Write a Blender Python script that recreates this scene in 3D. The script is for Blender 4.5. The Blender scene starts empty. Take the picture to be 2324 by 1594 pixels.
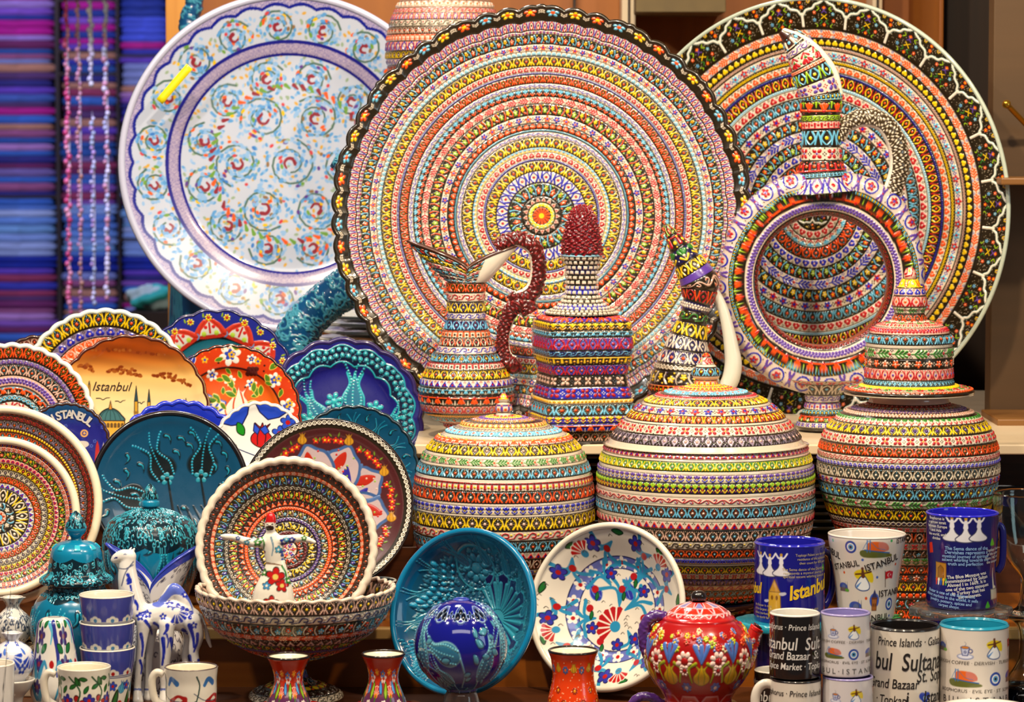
import bpy, math, random
import numpy as np
from mathutils import Matrix, Vector, Quaternion

Q = 1.0            # mesh density
PI = math.pi
random.seed(7); RNG = np.random.default_rng(7)
SC = bpy.context.scene
COL = SC.collection

# ------------------------------------------------------------------ camera, world, lights, exposure
CAMZ = 1.66
CAMY = -1.65
FPX = 6960.0
PITCH = math.radians(4.15)
cam_d = bpy.data.cameras.new('camera'); cam = bpy.data.objects.new('camera', cam_d); COL.objects.link(cam)
cam.location = (0, CAMY, CAMZ); cam.rotation_euler = (PI/2 - PITCH, 0, 0)
cam_d.sensor_width = 36.0; cam_d.lens = 36.0*FPX/2324; cam_d.clip_start = 0.05; cam_d.clip_end = 60
cam_d.dof.use_dof = True; cam_d.dof.focus_distance = 4.02; cam_d.dof.aperture_fstop = 10.0
SC.camera = cam
SC.view_settings.view_transform = 'Standard'; SC.view_settings.look = 'None'
SC.view_settings.gamma = 1.0; SC.view_settings.use_curve_mapping = False
SC.view_settings.exposure = 0.0
SC.render.film_transparent = False

wd = bpy.data.worlds.new('world'); SC.world = wd; wd.use_nodes = True
wd.node_tree.nodes['Background'].inputs[0].default_value = (0.80, 0.72, 0.70, 1)
wd.node_tree.nodes['Background'].inputs[1].default_value = 0.09

def area(name, loc, target, size, energy, col, sy=None):
    d = bpy.data.lights.new(name, 'AREA'); d.energy = energy; d.color = col; d.size = size
    if sy: d.shape = 'RECTANGLE'; d.size_y = sy
    o = bpy.data.objects.new(name, d); COL.objects.link(o); o.location = loc
    o.rotation_euler = (Vector(target)-Vector(loc)).to_track_quat('-Z', 'Y').to_euler()
    return o
WARM = (1.0, 0.80, 0.56); NEUT = (1.0, 0.93, 0.84); COOL = (0.70, 0.92, 1.0); VIO = (0.62, 0.60, 1.0)
area('ceiling_spot', (-0.55, 1.35, 3.0), (0.1, 2.6, 1.3), 0.09, 34, WARM)
area('ceiling_spot', (0.25, 1.25, 3.05), (0.2, 2.6, 1.3), 0.09, 36, WARM)
area('ceiling_spot', (0.95, 1.45, 2.95), (0.6, 2.7, 1.3), 0.09, 22, WARM)
area('ceiling_spot', (-1.15, 1.45, 2.9), (-0.6, 2.6, 1.2), 0.09, 18, NEUT)
area('front_fill_light', (0.0, -0.4, 3.3), (0, 2.6, 1.2), 2.6, 17, NEUT, 0.5)  # added soft fill from above the camera side, no real fixture
area('side_daylight', (2.6, 0.4, 1.9), (0.4, 2.8, 1.3), 0.7, 10, COOL, 1.4)
area('back_shop_light', (-1.6, 4.6, 3.6), (-1.9, 7.2, 1.7), 1.2, 150, VIO, 0.8)
area('back_shop_light', (-0.25, 3.25, 2.9), (-0.28, 3.1, 1.3), 0.25, 12, NEUT)

FW = Vector((0, math.cos(PITCH), -math.sin(PITCH))); UP = Vector((0, math.sin(PITCH), math.cos(PITCH)))
CAM = Vector((0, CAMY, CAMZ))
def P(px, py, Y):
    d = FW + Vector((1, 0, 0))*((px-1162)/FPX) - UP*((py-797)/FPX)
    return CAM + d*((Y-CAMY)/d.y)
def ppm(p):                       # pixels per metre at a point
    return FPX/((Vector(p)-CAM).dot(FW))

# ------------------------------------------------------------------ colours
def rgb(h):
    if isinstance(h, str): return np.array([int(h[i:i+2], 16) for i in (0, 2, 4)])/255.0
    return np.asarray(h, float)
PAL = {k: rgb(v) for k, v in dict(k='231a0a', w='d6c8b4', y='f0c80c', o='f2500c', r='b01018', b='1f22a8', c='63b4d8',
       g='2c7a22', l='9ac41c', p='5a3a9c', m='6e1018', t='0c8aa8', s='8ab8d0', i='dcb09c', n='161246', h='e8e0d0',
       q='1a1a1a', e='d9c9b0', v='80708c', d='3c1c10', a='e8a010', f='c83048', j='2aa8b8', u='0b5a80').items()}

# ------------------------------------------------------------------ materials
def mat(name, rough=0.2, coat=0.5, color=None, metal=0.0, noise=0.0, scale=20, spec=0.5, trans=0.0, ior=1.45, emis=None):
    m = bpy.data.materials.new(name); m.use_nodes = True
    nt = m.node_tree; b = nt.nodes['Principled BSDF']
    b.inputs['Roughness'].default_value = rough; b.inputs['Metallic'].default_value = metal
    b.inputs['Coat Weight'].default_value = coat; b.inputs['Coat Roughness'].default_value = 0.06
    b.inputs['Specular IOR Level'].default_value = spec; b.inputs['IOR'].default_value = ior
    if trans: b.inputs['Transmission Weight'].default_value = trans
    if color is None:
        a = nt.nodes.new('ShaderNodeAttribute'); a.attribute_name = 'Col'; src = a.outputs['Color']
    else:
        r = nt.nodes.new('ShaderNodeRGB'); c = rgb(color)
        lin = [((x+0.055)/1.055)**2.4 if x > 0.04045 else x/12.92 for x in c]
        r.outputs[0].default_value = (*lin, 1); src = r.outputs[0]
    if noise:
        tc = nt.nodes.new('ShaderNodeTexCoord'); n = nt.nodes.new('ShaderNodeTexNoise'); n.inputs['Scale'].default_value = scale
        n.inputs['Detail'].default_value = 4
        nt.links.new(tc.outputs['Object'], n.inputs['Vector'])
        mr = nt.nodes.new('ShaderNodeMapRange'); mr.inputs[3].default_value = 1-noise; mr.inputs[4].default_value = 1+noise
        nt.links.new(n.outputs['Fac'], mr.inputs[0])
        mx = nt.nodes.new('ShaderNodeVectorMath'); mx.operation = 'SCALE'
        nt.links.new(src, mx.inputs[0]); nt.links.new(mr.outputs[0], mx.inputs['Scale']); src = mx.outputs[0]
        rr = nt.nodes.new('ShaderNodeMapRange'); rr.inputs[3].default_value = max(0.02, rough*0.7); rr.inputs[4].default_value = min(1, rough*1.3)
        nt.links.new(n.outputs['Fac'], rr.inputs[0]); nt.links.new(rr.outputs[0], b.inputs['Roughness'])
    nt.links.new(src, b.inputs['Base Color'])
    if emis:
        b.inputs['Emission Color'].default_value = (*rgb(emis[0]), 1); b.inputs['Emission Strength'].default_value = emis[1]
    return m
M_GLAZE = mat('glazed_ceramic', 0.28, 0.9, noise=0.05, scale=60)
M_SMOOTH = mat('smooth_glazed_ceramic', 0.22, 0.8, noise=0.03, scale=25)
M_CLOTH = mat('woven_cloth', 0.9, 0.0, noise=0.12, scale=40)
M_PAINTED = mat('painted_surface', 0.5, 0.1, noise=0.08, scale=12)

def wood_mat(name, c1, c2, scale=3.0, rough=0.45, axis='X'):
    m = bpy.data.materials.new(name); m.use_nodes = True; nt = m.node_tree; b = nt.nodes['Principled BSDF']
    tc = nt.nodes.new('ShaderNodeTexCoord'); mp = nt.nodes.new('ShaderNodeMapping')
    mp.inputs['Scale'].default_value = (0.6, 6, 14) if axis == 'X' else (14, 6, 0.6)
    n = nt.nodes.new('ShaderNodeTexNoise'); n.inputs['Scale'].default_value = scale; n.inputs['Detail'].default_value = 8; n.inputs['Distortion'].default_value = 0.6
    cr = nt.nodes.new('ShaderNodeValToRGB')
    for e, c in zip(cr.color_ramp.elements, (c1, c2)):
        c = rgb(c); e.color = (*[((x+0.055)/1.055)**2.4 for x in c], 1)
    cr.color_ramp.elements[0].position = 0.3; cr.color_ramp.elements[1].position = 0.72
    nt.links.new(tc.outputs['Object'], mp.inputs[0]); nt.links.new(mp.outputs[0], n.inputs['Vector'])
    nt.links.new(n.outputs['Fac'], cr.inputs[0]); nt.links.new(cr.outputs[0], b.inputs['Base Color'])
    b.inputs['Roughness'].default_value = rough
    bp = nt.nodes.new('ShaderNodeBump'); bp.inputs['Strength'].default_value = 0.12; bp.inputs['Distance'].default_value = 0.002
    nt.links.new(n.outputs['Fac'], bp.inputs['Height']); nt.links.new(bp.outputs[0], b.inputs['Normal'])
    return m

# ------------------------------------------------------------------ 2D paint
class Canvas:
    def __init__(s, x0, y0, x1, y1, ppu, bg='w', wrap=False):
        s.x0, s.y0, s.x1, s.y1, s.wrap = x0, y0, x1, y1, wrap
        s.W = max(2, int(round((x1-x0)*ppu))); s.H = max(2, int(round((y1-y0)*ppu)))
        s.px = s.W/(x1-x0); s.py = s.H/(y1-y0); s.ppu = (s.px+s.py)/2
        s.rgb = np.empty((s.H, s.W, 3), np.float32); s.rgb[:] = c_(bg); s.h = np.zeros((s.H, s.W), np.float32)
    def _each(s, bx0, by0, bx1, by1):
        offs = [0.0]
        if s.wrap:
            T = s.x1-s.x0; offs = [k*T for k in (-2, -1, 0, 1, 2) if bx0+k*T < s.x1 and bx1+k*T > s.x0]
        for o in offs:
            i0 = max(0, int((bx0+o-s.x0)*s.px)-1); i1 = min(s.W, int((bx1+o-s.x0)*s.px)+2)
            j0 = max(0, int((by0-s.y0)*s.py)-1); j1 = min(s.H, int((by1-s.y0)*s.py)+2)
            if i0 >= i1 or j0 >= j1: continue
            X = (s.x0-o+(np.arange(i0, i1)+0.5)/s.px)[None, :]; Y = (s.y0+(np.arange(j0, j1)+0.5)/s.py)[:, None]
            yield j0, j1, i0, i1, X, Y
    def _put(s, w, d, col, h, rad, a=1.0):
        j0, j1, i0, i1 = w
        cov = np.clip(0.5-d*s.ppu, 0, 1)*a; k = cov[..., None]
        s.rgb[j0:j1, i0:i1] = s.rgb[j0:j1, i0:i1]*(1-k)+c_(col)*k
        if h is not None:
            t = np.clip(-d/max(rad, 1e-6), 0, 1); dome = h*np.sqrt(t*(2-t))
            s.h[j0:j1, i0:i1] = s.h[j0:j1, i0:i1]*(1-cov)+dome*cov
    def disc(s, x, y, r, col, h=0.8, ry=None, rot=0.0, a=1.0):
        ry = ry or r; m = max(r, ry); ca, sa = math.cos(rot), math.sin(rot)
        for j0, j1, i0, i1, X, Y in s._each(x-m, y-m, x+m, y+m):
            dx, dy = X-x, Y-y; u = (dx*ca+dy*sa)/r; v = (-dx*sa+dy*ca)/ry
            s._put((j0, j1, i0, i1), (np.sqrt(u*u+v*v)-1)*min(r, ry), col, h, min(r, ry), a)
    def ring(s, x, y, r, w, col, h=0.5):
        for j0, j1, i0, i1, X, Y in s._each(x-r-w, y-r-w, x+r+w, y+r+w):
            s._put((j0, j1, i0, i1), np.abs(np.hypot(X-x, Y-y)-r)-w, col, h, w)
    def stroke(s, pts, w0, w1, col, h=0.7, smooth=True, a=1.0, taper='lin'):
        p = np.array(pts, float)
        if smooth and len(p) > 2: p = catmull(p, 5)
        n = len(p); t = np.linspace(0, 1, n); w = w0+(w1-w0)*t
        if taper == 'leaf': w = w1+(w0-w1)*np.sin(PI*t)
        m = w.max()
        for j0, j1, i0, i1, X, Y in s._each(p[:, 0].min()-m, p[:, 1].min()-m, p[:, 0].max()+m, p[:, 1].max()+m):
            D = None
            for k in range(n-1):
                ax, ay = p[k]; bx, by = p[k+1]-p[k]; L = bx*bx+by*by+1e-12
                q = np.clip(((X-ax)*bx+(Y-ay)*by)/L, 0, 1)
                d = np.hypot(X-ax-q*bx, Y-ay-q*by)-(w[k]+(w[k+1]-w[k])*q)
                D = d if D is None else np.minimum(D, d)
            s._put((j0, j1, i0, i1), D, col, h, m, a)
    def poly(s, pts, col, h=0.0, smooth=False, line=None, lw=0.01, a=1.0):
        p = np.array(pts, float)
        if smooth: p = catmull(np.vstack([p, p[:1]]), 5, closed=True)[:-1]
        for j0, j1, i0, i1, X, Y in s._each(p[:, 0].min(), p[:, 1].min(), p[:, 0].max(), p[:, 1].max()):
            X2 = X+0*Y; Y2 = Y+0*X; ins = np.zeros(X2.shape, bool); D = np.full(X2.shape, 1e9)
            for k in range(len(p)):
                ax, ay = p[k]; cx, cy = p[(k+1) % len(p)]; bx, by = cx-ax, cy-ay; L = bx*bx+by*by+1e-12
                q = np.clip(((X2-ax)*bx+(Y2-ay)*by)/L, 0, 1); D = np.minimum(D, np.hypot(X2-ax-q*bx, Y2-ay-q*by))
                c = (ay > Y2) != (cy > Y2)
                if abs(by) > 1e-12: ins ^= c & (X2 < ax+(Y2-ay)*bx/by)
            d = np.where(ins, -D, D); s._put((j0, j1, i0, i1), d, col, h, 0.05, a)
            if line is not None: s._put((j0, j1, i0, i1), D-lw, line, None, lw)
    def field(s, f):               # f(X,Y)->(mask cov, col)
        Y, X = np.mgrid[0:s.H, 0:s.W]; X = s.x0+(X+0.5)/s.px; Y = s.y0+(Y+0.5)/s.py
        cov, col = f(X, Y); s.rgb[:] = s.rgb*(1-cov[..., None])+np.asarray(col)*cov[..., None]
    def sample(s, X, Y):
        fx = (X-s.x0)*s.px-0.5; fy = np.clip((Y-s.y0)*s.py-0.5, 0, s.H-1.001)
        if s.wrap: fx = np.mod(fx, s.W)
        else: fx = np.clip(fx, 0, s.W-1.001)
        i = np.floor(fx).astype(int); j = np.floor(fy).astype(int); a = (fx-i)[..., None]; b = (fy-j)[..., None]
        i %= s.W; i1 = (i+1) % s.W; j1 = np.minimum(j+1, s.H-1)
        c = (s.rgb[j, i]*(1-a)+s.rgb[j, i1]*a)*(1-b)+(s.rgb[j1, i]*(1-a)+s.rgb[j1, i1]*a)*b
        a = a[..., 0]; b = b[..., 0]
        h = (s.h[j, i]*(1-a)+s.h[j, i1]*a)*(1-b)+(s.h[j1, i]*(1-a)+s.h[j1, i1]*a)*b
        return c, h
def c_(c):
    if isinstance(c, str): return PAL[c] if len(c) == 1 else rgb(c)
    return np.asarray(c, float)
def catmull(p, n=6, closed=False):
    p = np.asarray(p, float); out = []
    a = np.vstack([p[-2] if closed else 2*p[0]-p[1], p, p[1] if closed else 2*p[-1]-p[-2]])
    for k in range(1, len(a)-2):
        p0, p1, p2, p3 = a[k-1], a[k], a[k+1], a[k+2]
        for t in np.arange(n)/n:
            out.append(0.5*((2*p1)+(-p0+p2)*t+(2*p0-5*p1+4*p2-p3)*t*t+(-p0+3*p1-3*p2+p3)*t**3))
    out.append(p[-1]); return np.array(out)

# ---- motifs for painted and relief bands; each fills a tile of height 1 and width A; y=1 is outward / up
def fl(c, x, y, r, col, ctr, n=5, h=0.8, rot=0.3, pw=0.42):
    for k in range(n):
        a = rot+2*PI*k/n; c.disc(x+r*0.62*math.cos(a), y+r*0.62*math.sin(a), r*pw, col, h, ry=r*pw*0.8, rot=a)
    c.disc(x, y, r*0.34, ctr, h)
def dots3(c, x, y, r, col):
    for k in range(4): c.disc(x+2.2*r*math.cos(k*PI/2), y+2.2*r*math.sin(k*PI/2), r, col, 0.4)
def m_pl(c, A, q): pass
def m_eye(c, A, q):
    x = A/2
    for s in (-1, 1):
        c.stroke([(x+s*0.05, 0.93), (x+s*0.31, 0.62), (x+s*0.33, 0.40), (x+s*0.16, 0.12)], 0.03, 0.08, q[1], 1)
        c.stroke([(0 if s < 0 else A, 0.0+0.08), ((0.09*A if s < 0 else A-0.09*A), 0.5), ((0.2*A if s < 0 else A-0.2*A), 0.9)], 0.06, 0.022, q[1], 0.9)
    c.disc(x, 0.48, 0.115, q[2], 1); c.disc(x, 0.78, 0.05, q[3]); c.disc(0, 0.93, 0.06, q[3]); c.disc(x, 0.04, 0.05, q[3])
    for k in range(8): c.disc(x+0.21*math.cos(k*PI/4), 0.48+0.21*math.sin(k*PI/4), 0.03, q[3], 0.3)
def m_line(c, A, q):
    x = A/2
    for s in (-1, 1):
        c.stroke([(x, 0.95), (x+s*0.3, 0.55), (x+s*0.13, 0.1)], 0.045, 0.075, q[1], 0.8)
        c.stroke([(x+s*A/2, 0.1), (x+s*(A/2-0.1), 0.5), (x+s*(A/2-0.18), 0.9)], 0.05, 0.05, q[2], 0.8)
    c.disc(x, 0.5, 0.11, q[3], 0.7)
def m_hrt(c, A, q):
    c.disc(A*0.33, 0.40, 0.24, q[1], 1); c.disc(A*0.67, 0.40, 0.24, q[1], 1); c.disc(A/2, 0.62, 0.24, q[1], 1)
    c.disc(A/2, 0.47, 0.12, q[2], 1.3)
    dots3(c, 0, 0.78, 0.045, q[3])
def m_flo(c, A, q):
    fl(c, A*0.25, 0.5, 0.40, q[1], q[2], 5, 1); fl(c, A*0.75, 0.5, 0.40, q[2], q[1], 5, 1, rot=1)
    dots3(c, 0, 0.5, 0.07, q[3]); dots3(c, A/2, 0.5, 0.07, q[3])
def m_wav(c, A, q):
    xs = np.linspace(-0.1*A, 1.1*A, 21); c.stroke(np.c_[xs, 0.5+0.2*np.sin(xs/A*2*PI)], 0.06, 0.06, q[1], 0.8, smooth=False)
    c.stroke([(A*0.20, 0.66), (A*0.36, 0.36), (A*0.26, 0.24), (A*0.16, 0.36)], 0.05, 0.05, q[1]); c.stroke([(A*0.70, 0.34), (A*0.86, 0.66), (A*0.76, 0.78), (A*0.66, 0.64)], 0.05, 0.05, q[1])
    c.disc(A*0.22, 0.3, 0.07, q[2]); c.disc(A*0.72, 0.72, 0.07, q[2])
def m_rop(c, A, q):
    xs = np.linspace(0, A, 17)
    c.stroke(np.c_[xs, 0.5+0.27*np.sin(xs/A*2*PI)], 0.085, 0.085, q[1], 1, smooth=False)
    c.stroke(np.c_[xs, 0.5-0.27*np.sin(xs/A*2*PI)], 0.085, 0.085, q[1], 0.8, smooth=False)
    c.disc(A*0.25, 0.5, 0.11, q[2]); c.disc(A*0.75, 0.5, 0.11, q[2])
def m_leaf(c, A, q):
    c.stroke([(0.05*A, 0.5), (0.85*A, 0.5)], 0.05, 0.03, q[1], 0.6)
    for k in range(3):
        x = A*(0.2+0.2*k)
        for s in (-1, 1): c.stroke([(x, 0.5), (x+0.22*A, 0.5+s*(0.34-0.05*k))], 0.03, 0.11, q[1], 1, smooth=False)
    c.disc(A*0.93, 0.5, 0.13, q[2], 1); dots3(c, A*0.02, 0.82, 0.05, q[3]); dots3(c, A*0.02, 0.18, 0.05, q[3])
def m_dot(c, A, q): c.disc(A/2, 0.5, 0.3, q[1], 1); c.disc(0, 0.3, 0.12, q[2]); c.disc(0, 0.75, 0.1, q[2])
def m_tri(c, A, q):
    c.poly([(0.04*A, 0.15), (0.96*A, 0.15), (A/2, 0.9)], q[1], 0.9); c.disc(A/2, 0.38, 0.13, q[2], 1)
    for k in range(3): c.disc(-0.12*A*(k-1), 0.85-0.12*abs(k-1), 0.06, q[3], 0.3)
def m_gar(c, A, q):
    r = random.Random(5)
    for k in range(26): c.disc(r.random()*A, r.random(), 0.028, q[4] if len(q) > 4 else 'w', 0.5)
    fl(c, A*0.2, 0.42, 0.27, q[1], 'w', 5, 1); fl(c, A*0.7, 0.6, 0.24, q[2], q[1], 5, 1, rot=1)
    c.stroke([(A*0.45, 0.05), (A*0.40, 0.5), (A*0.52, 0.9)], 0.03, 0.09, q[3], 0.9)
    c.stroke([(A*0.95, 0.95), (A*0.9, 0.5), (A*1.02, 0.1)], 0.03, 0.09, q[3], 0.9)
    c.stroke([(A*0.5, 0.2), (A*0.62, 0.3)], 0.03, 0.08, q[3], 0.7); c.disc(A*0.32, 0.88, 0.08, q[2]); c.disc(A*0.85, 0.15, 0.08, q[1])
def m_lil(c, A, q):
    c.stroke([(A/2, 0.05), (A/2, 0.5)], 0.035, 0.035, q[2], 0.5)
    for s in (-1, 0, 1): c.stroke([(A/2, 0.42), (A/2+s*0.26, 0.86-0.1*abs(s))], 0.05, 0.13, q[1], 1, smooth=False)
    for s in (-1, 1): c.stroke([(A/2, 0.08), (A/2+s*0.28, 0.38)], 0.03, 0.08, q[2], 0.7, smooth=False)
    c.disc(A/2, 0.44, 0.10, q[3], 1); c.disc(0, 0.7, 0.07, q[3]); c.disc(0, 0.25, 0.05, q[3])
def m_drip(c, A, q):
    c.stroke([(-A, 0.9), (2*A, 0.9)], 0.09, 0.09, q[1], 1, smooth=False)
    c.stroke([(A/2, 0.9), (A/2, 0.3)], 0.10, 0.15, q[1], 1, smooth=False); c.disc(0, 0.45, 0.15, q[2], 0.9); c.disc(A/2, 0.84, 0.09, q[3], 1.2); c.disc(0, 0.12, 0.06, q[3])
def m_star(c, A, q):
    c.stroke([(-A, 0.72), (2*A, 0.72)], 0.06, 0.06, q[1], 0.9, smooth=False)
    for a in (-0.5, 0, 0.5): c.stroke([(A/2, 0.72), (A/2+0.42*math.sin(a), 0.72-0.45*math.cos(a))], 0.10, 0.13, q[1], 1, smooth=False)
    c.disc(A/2, 0.74, 0.12, q[2], 1.3); c.stroke([(0, 0.5), (0, 0.12)], 0.04, 0.1, q[3], 0.8, smooth=False); c.disc(0.22, 0.2, 0.07, q[3]); c.disc(A-0.22, 0.2, 0.07, q[3]); c.disc(0, 0.92, 0.06, q[2])
def m_clo(c, A, q):
    for k in range(4):
        a = PI/4+k*PI/2; x, y = A/2+0.26*math.cos(a), 0.5+0.26*math.sin(a)
        c.disc(x, y, 0.17, q[1], 1, ry=0.13, rot=a); 
    c.disc(A/2, 0.5, 0.08, q[2]); dots3(c, 0, 0.5, 0.05, q[3]); c.disc(0, 0.12, 0.05, q[3]); c.disc(0, 0.88, 0.05, q[3])
def m_hk(c, A, q):
    c.stroke([(0.05*A, 0.3), (0.3*A, 0.75), (0.62*A, 0.72), (0.66*A, 0.42), (0.42*A, 0.38)], 0.06, 0.07, q[1], 0.8)
    c.stroke([(0.55*A, 0.2), (0.95*A, 0.3)], 0.05, 0.05, q[1]); c.disc(0.86*A, 0.62, 0.10, q[2]); c.disc(0.1*A, 0.75, 0.05, q[2])
def m_tri3(c, A, q):
    for dx, dy in ((-0.17, 0), (0.17, 0), (0, 0.26)): c.disc(A/2+dx, 0.38+dy, 0.15, q[1], 1)
    c.disc(A/2, 0.48, 0.06, q[2])
    for dx, dy in ((-0.17, 0), (0.17, 0), (0, -0.26)): c.disc(dx, 0.62+dy, 0.15, q[1], 1); c.disc(A+dx, 0.62+dy, 0.15, q[1], 1)
def m_pav(c, A, q):
    r = random.Random(3)
    for j in range(2):
        for k in range(2):
            x = A*(k+0.5+0.5*j)/2; y = 0.25+0.5*j; w = A*0.185; h_ = 0.19
            c.poly([(x-w, y-h_*0.8), (x-w*0.8, y+h_), (x+w*0.9, y+h_*0.85), (x+w, y-h_)], q[1], 1.2)
def m_lat(c, A, q):
    r = random.Random(11)
    for k in range(150): c.disc(r.random()*A, r.random(), 0.012, 'w', 0.4)
    for (x, y, a, b) in ((0.28, 0.30, 'o', 'w'), (0.72, 0.30, 'c', 'p'), (0.30, 0.52, 'c', 'w'), (0.72, 0.54, 'o', 'w'), (0.5, 0.15, 'o', 'y'), (0.02, 0.88, 'o', 'y'), (0.18, 0.90, 'y', 'p'), (0.84, 0.90, 'y', 'p'), (0.0, 0.72, 'o', 'y'), (1.0, 0.72, 'o', 'y'), (0.5, 0.70, 'o', 'y')):
        fl(c, x*A, y, 0.062, a, b, 5, 0.7)
    for s in (-1, 1):
        for (x, y, cc) in ((0.06, 0.42, 'y'), (0.10, 0.25, 'g'), (0.05, 0.62, 'p'), (0.2, 0.12, 'l'), (0.16, 0.68, 'l')):
            c.stroke([(A/2+s*x*A, y-0.07), (A/2+s*(x-0.05)*A, y), (A/2+s*x*A, y+0.07)], 0.018, 0.012, cc, 0.6)
    for s in (-1, 1):
        pts = [(A/2, 0.985), (A/2+s*0.10*A, 0.86), (A/2+s*0.20*A, 0.80), (A/2+s*0.26*A, 0.68), (A/2+s*0.40*A, 0.62), (A/2+s*0.46*A, 0.50), (A/2+s*0.5*A, 0.44)]
        c.stroke(pts, 0.044, 0.05, (0.25, 0.50, 0.5), 0.2, smooth=True); c.stroke(pts, 0.034, 0.038, 'h', 0.9, smooth=True)
        c.stroke([(A/2+s*A/2, 0.5), (A/2+s*A/2, 0.0)], 0.042, 0.046, 'h', 0.9, smooth=False)
MOT = dict(pl=(1, m_pl), eye=(0.92, m_eye), line=(0.95, m_line), hrt=(1.0, m_hrt), flo=(2.4, m_flo), wav=(1.9, m_wav), rop=(1.5, m_rop),
           leaf=(1.7, m_leaf), dot=(0.8, m_dot), tri=(1.0, m_tri), gar=(1.9, m_gar), lil=(0.95, m_lil), drip=(0.8, m_drip), star=(1.15, m_star),
           clo=(1.1, m_clo), hk=(1.3, m_hk), tri3=(1.0, m_tri3), pav=(1.6, m_pav), lat=(1.55, m_lat))
TILES = {}
def tile(name, cols, res):
    res = int(min(160, max(14, res))); key = (name, cols, res)
    if key not in TILES:
        A, f = MOT[name]; q = [c_(k) for k in cols]
        while len(q) < 5: q.append(q[-1])
        c = Canvas(0, 0, A, 1, res, q[0], wrap=True); f(c, A, q)
        if name != 'pl':
            c.h += 0.0; e = max(1, int(round(res*0.07))); dk = c_('k')*0.9
            c.rgb[:e] = dk; c.rgb[-e:] = dk; c.h[:e] = -0.3; c.h[-e:] = -0.3
        TILES[key] = c
    return TILES[key]
def parse(spec):
    out = []
    for it in spec.split(';'):
        f = it.split()
        if not f: continue
        num = lambda x: x.replace('.', '', 1).isdigit()
        out.append((float(f[0]), f[1], ''.join(x for x in f[2:] if not num(x)), ([float(x) for x in f[2:] if num(x)] or [1.0])[0]))
    return out
def bands(spec, s, th, circ, pxu):
    """spec widths in any unit; s 0..1 over the total; circ(s)=circumference / total length; pxu = pixels over the total"""
    B = parse(spec) if isinstance(spec, str) else spec; tot = sum(b[0] for b in B)
    s, th = np.broadcast_arrays(s, th); C = np.zeros(s.shape+(3,), np.float32); H = np.zeros(s.shape, np.float32); a = 0.0
    for k, (w, mo, cols, asp) in enumerate(B):
        b = a+w/tot; mk = (s >= a) & (s < b) if k < len(B)-1 else (s >= a)
        if k == 0: mk |= s < 0
        if mk.any():
            t = tile(mo, cols, w/tot*pxu*1.25); A = MOT[mo][0]
            n = max(3, round(circ((a+b)/2)/(A*asp*w/tot)))
            v = (s[mk]-a)/(b-a); u = np.mod(th[mk]/(2*PI)*n+0.37*k, 1)*A
            C[mk], H[mk] = t.sample(u, 1-v)
        a = b
    return C, H

# ------------------------------------------------------------------ meshes
class MB:
    def __init__(s): s.V = []; s.F = []; s.C = []; s.n = 0; s.T = []
    def grid(s, Pt, C, wrap=False, flip=False, wrap2=False):
        n, m = Pt.shape[:2]; idx = np.arange(n*m).reshape(n, m)+s.n
        C = np.broadcast_to(np.asarray(C, np.float32), (n, m, 3))
        if wrap: idx = np.hstack([idx, idx[:, :1]])
        if wrap2: idx = np.vstack([idx, idx[:1]])
        q = np.stack([idx[:-1, :-1], idx[:-1, 1:], idx[1:, 1:], idx[1:, :-1]], -1).reshape(-1, 4)
        if flip: q = q[:, ::-1]
        s.V.append(Pt.reshape(-1, 3)); s.C.append(C.reshape(-1, 3)); s.F.append(q); s.n += n*m
    def poly(s, V, F, C):
        V = np.asarray(V, float).reshape(-1, 3); C = np.broadcast_to(np.asarray(c_(C), np.float32), (len(V), 3))
        s.V.append(V); s.C.append(C); 
        for f in F: s.T.append([i+s.n for i in f])
        s.n += len(V)
    def build(s, name, material, parent=None, smooth=True):
        V = np.vstack(s.V).astype(np.float32); C = np.clip(np.vstack(s.C), 0, 1)
        F = np.vstack(s.F) if s.F else np.zeros((0, 4), int)
        ls = np.concatenate([F.reshape(-1)]+[np.array(t) for t in s.T]).astype(np.int32)
        cnt = np.concatenate([np.full(len(F), 4), np.array([len(t) for t in s.T], int)]).astype(np.int32)
        st = np.concatenate([[0], np.cumsum(cnt)[:-1]]).astype(np.int32)
        me = bpy.data.meshes.new(name); me.vertices.add(len(V)); me.vertices.foreach_set('co', V.reshape(-1))
        me.loops.add(len(ls)); me.loops.foreach_set('vertex_index', ls)
        me.polygons.add(len(st)); me.polygons.foreach_set('loop_start', st); me.polygons.foreach_set('loop_total', cnt)
        me.update(calc_edges=True)
        sm = np.zeros(len(st), bool); sm[:len(F)] = smooth; me.polygons.foreach_set('use_smooth', sm)
        at = me.color_attributes.new('Col', 'BYTE_COLOR', 'POINT')
        at.data.foreach_set('color_srgb', np.hstack([C, np.ones((len(C), 1))]).astype(np.float32).reshape(-1))
        me.materials.append(material); me.validate(clean_customdata=False)
        o = bpy.data.objects.new(name, me); COL.objects.link(o)
        if parent: o.parent = parent
        return o
def tag(o, label=None, cat=None, group=None, kind=None):
    if label: o['label'] = label
    if cat: o['category'] = cat
    if group: o['group'] = group
    if kind: o['kind'] = kind
    return o
def empty(name, loc, label, cat, group=None, rz=0.0):
    o = bpy.data.objects.new(name, None); COL.objects.link(o); o.location = loc; o.rotation_euler = (0, 0, rz); o.empty_display_size = 0.02
    return tag(o, label, cat, group)
def copy_tree(o, parent=None):
    c = o.copy(); COL.objects.link(c)
    if parent: c.parent = parent
    for ch in [x for x in COL.objects if x.parent == o]: copy_tree(ch, c)
    return c
def normals(Pt, wrap=False):
    du = np.empty_like(Pt); dv = np.gradient(Pt, axis=0)
    if wrap: du = np.roll(Pt, -1, 1)-np.roll(Pt, 1, 1)
    else: du = np.gradient(Pt, axis=1)
    n = np.cross(du, dv); return n/(np.linalg.norm(n, axis=-1, keepdims=True)+1e-12)
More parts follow.
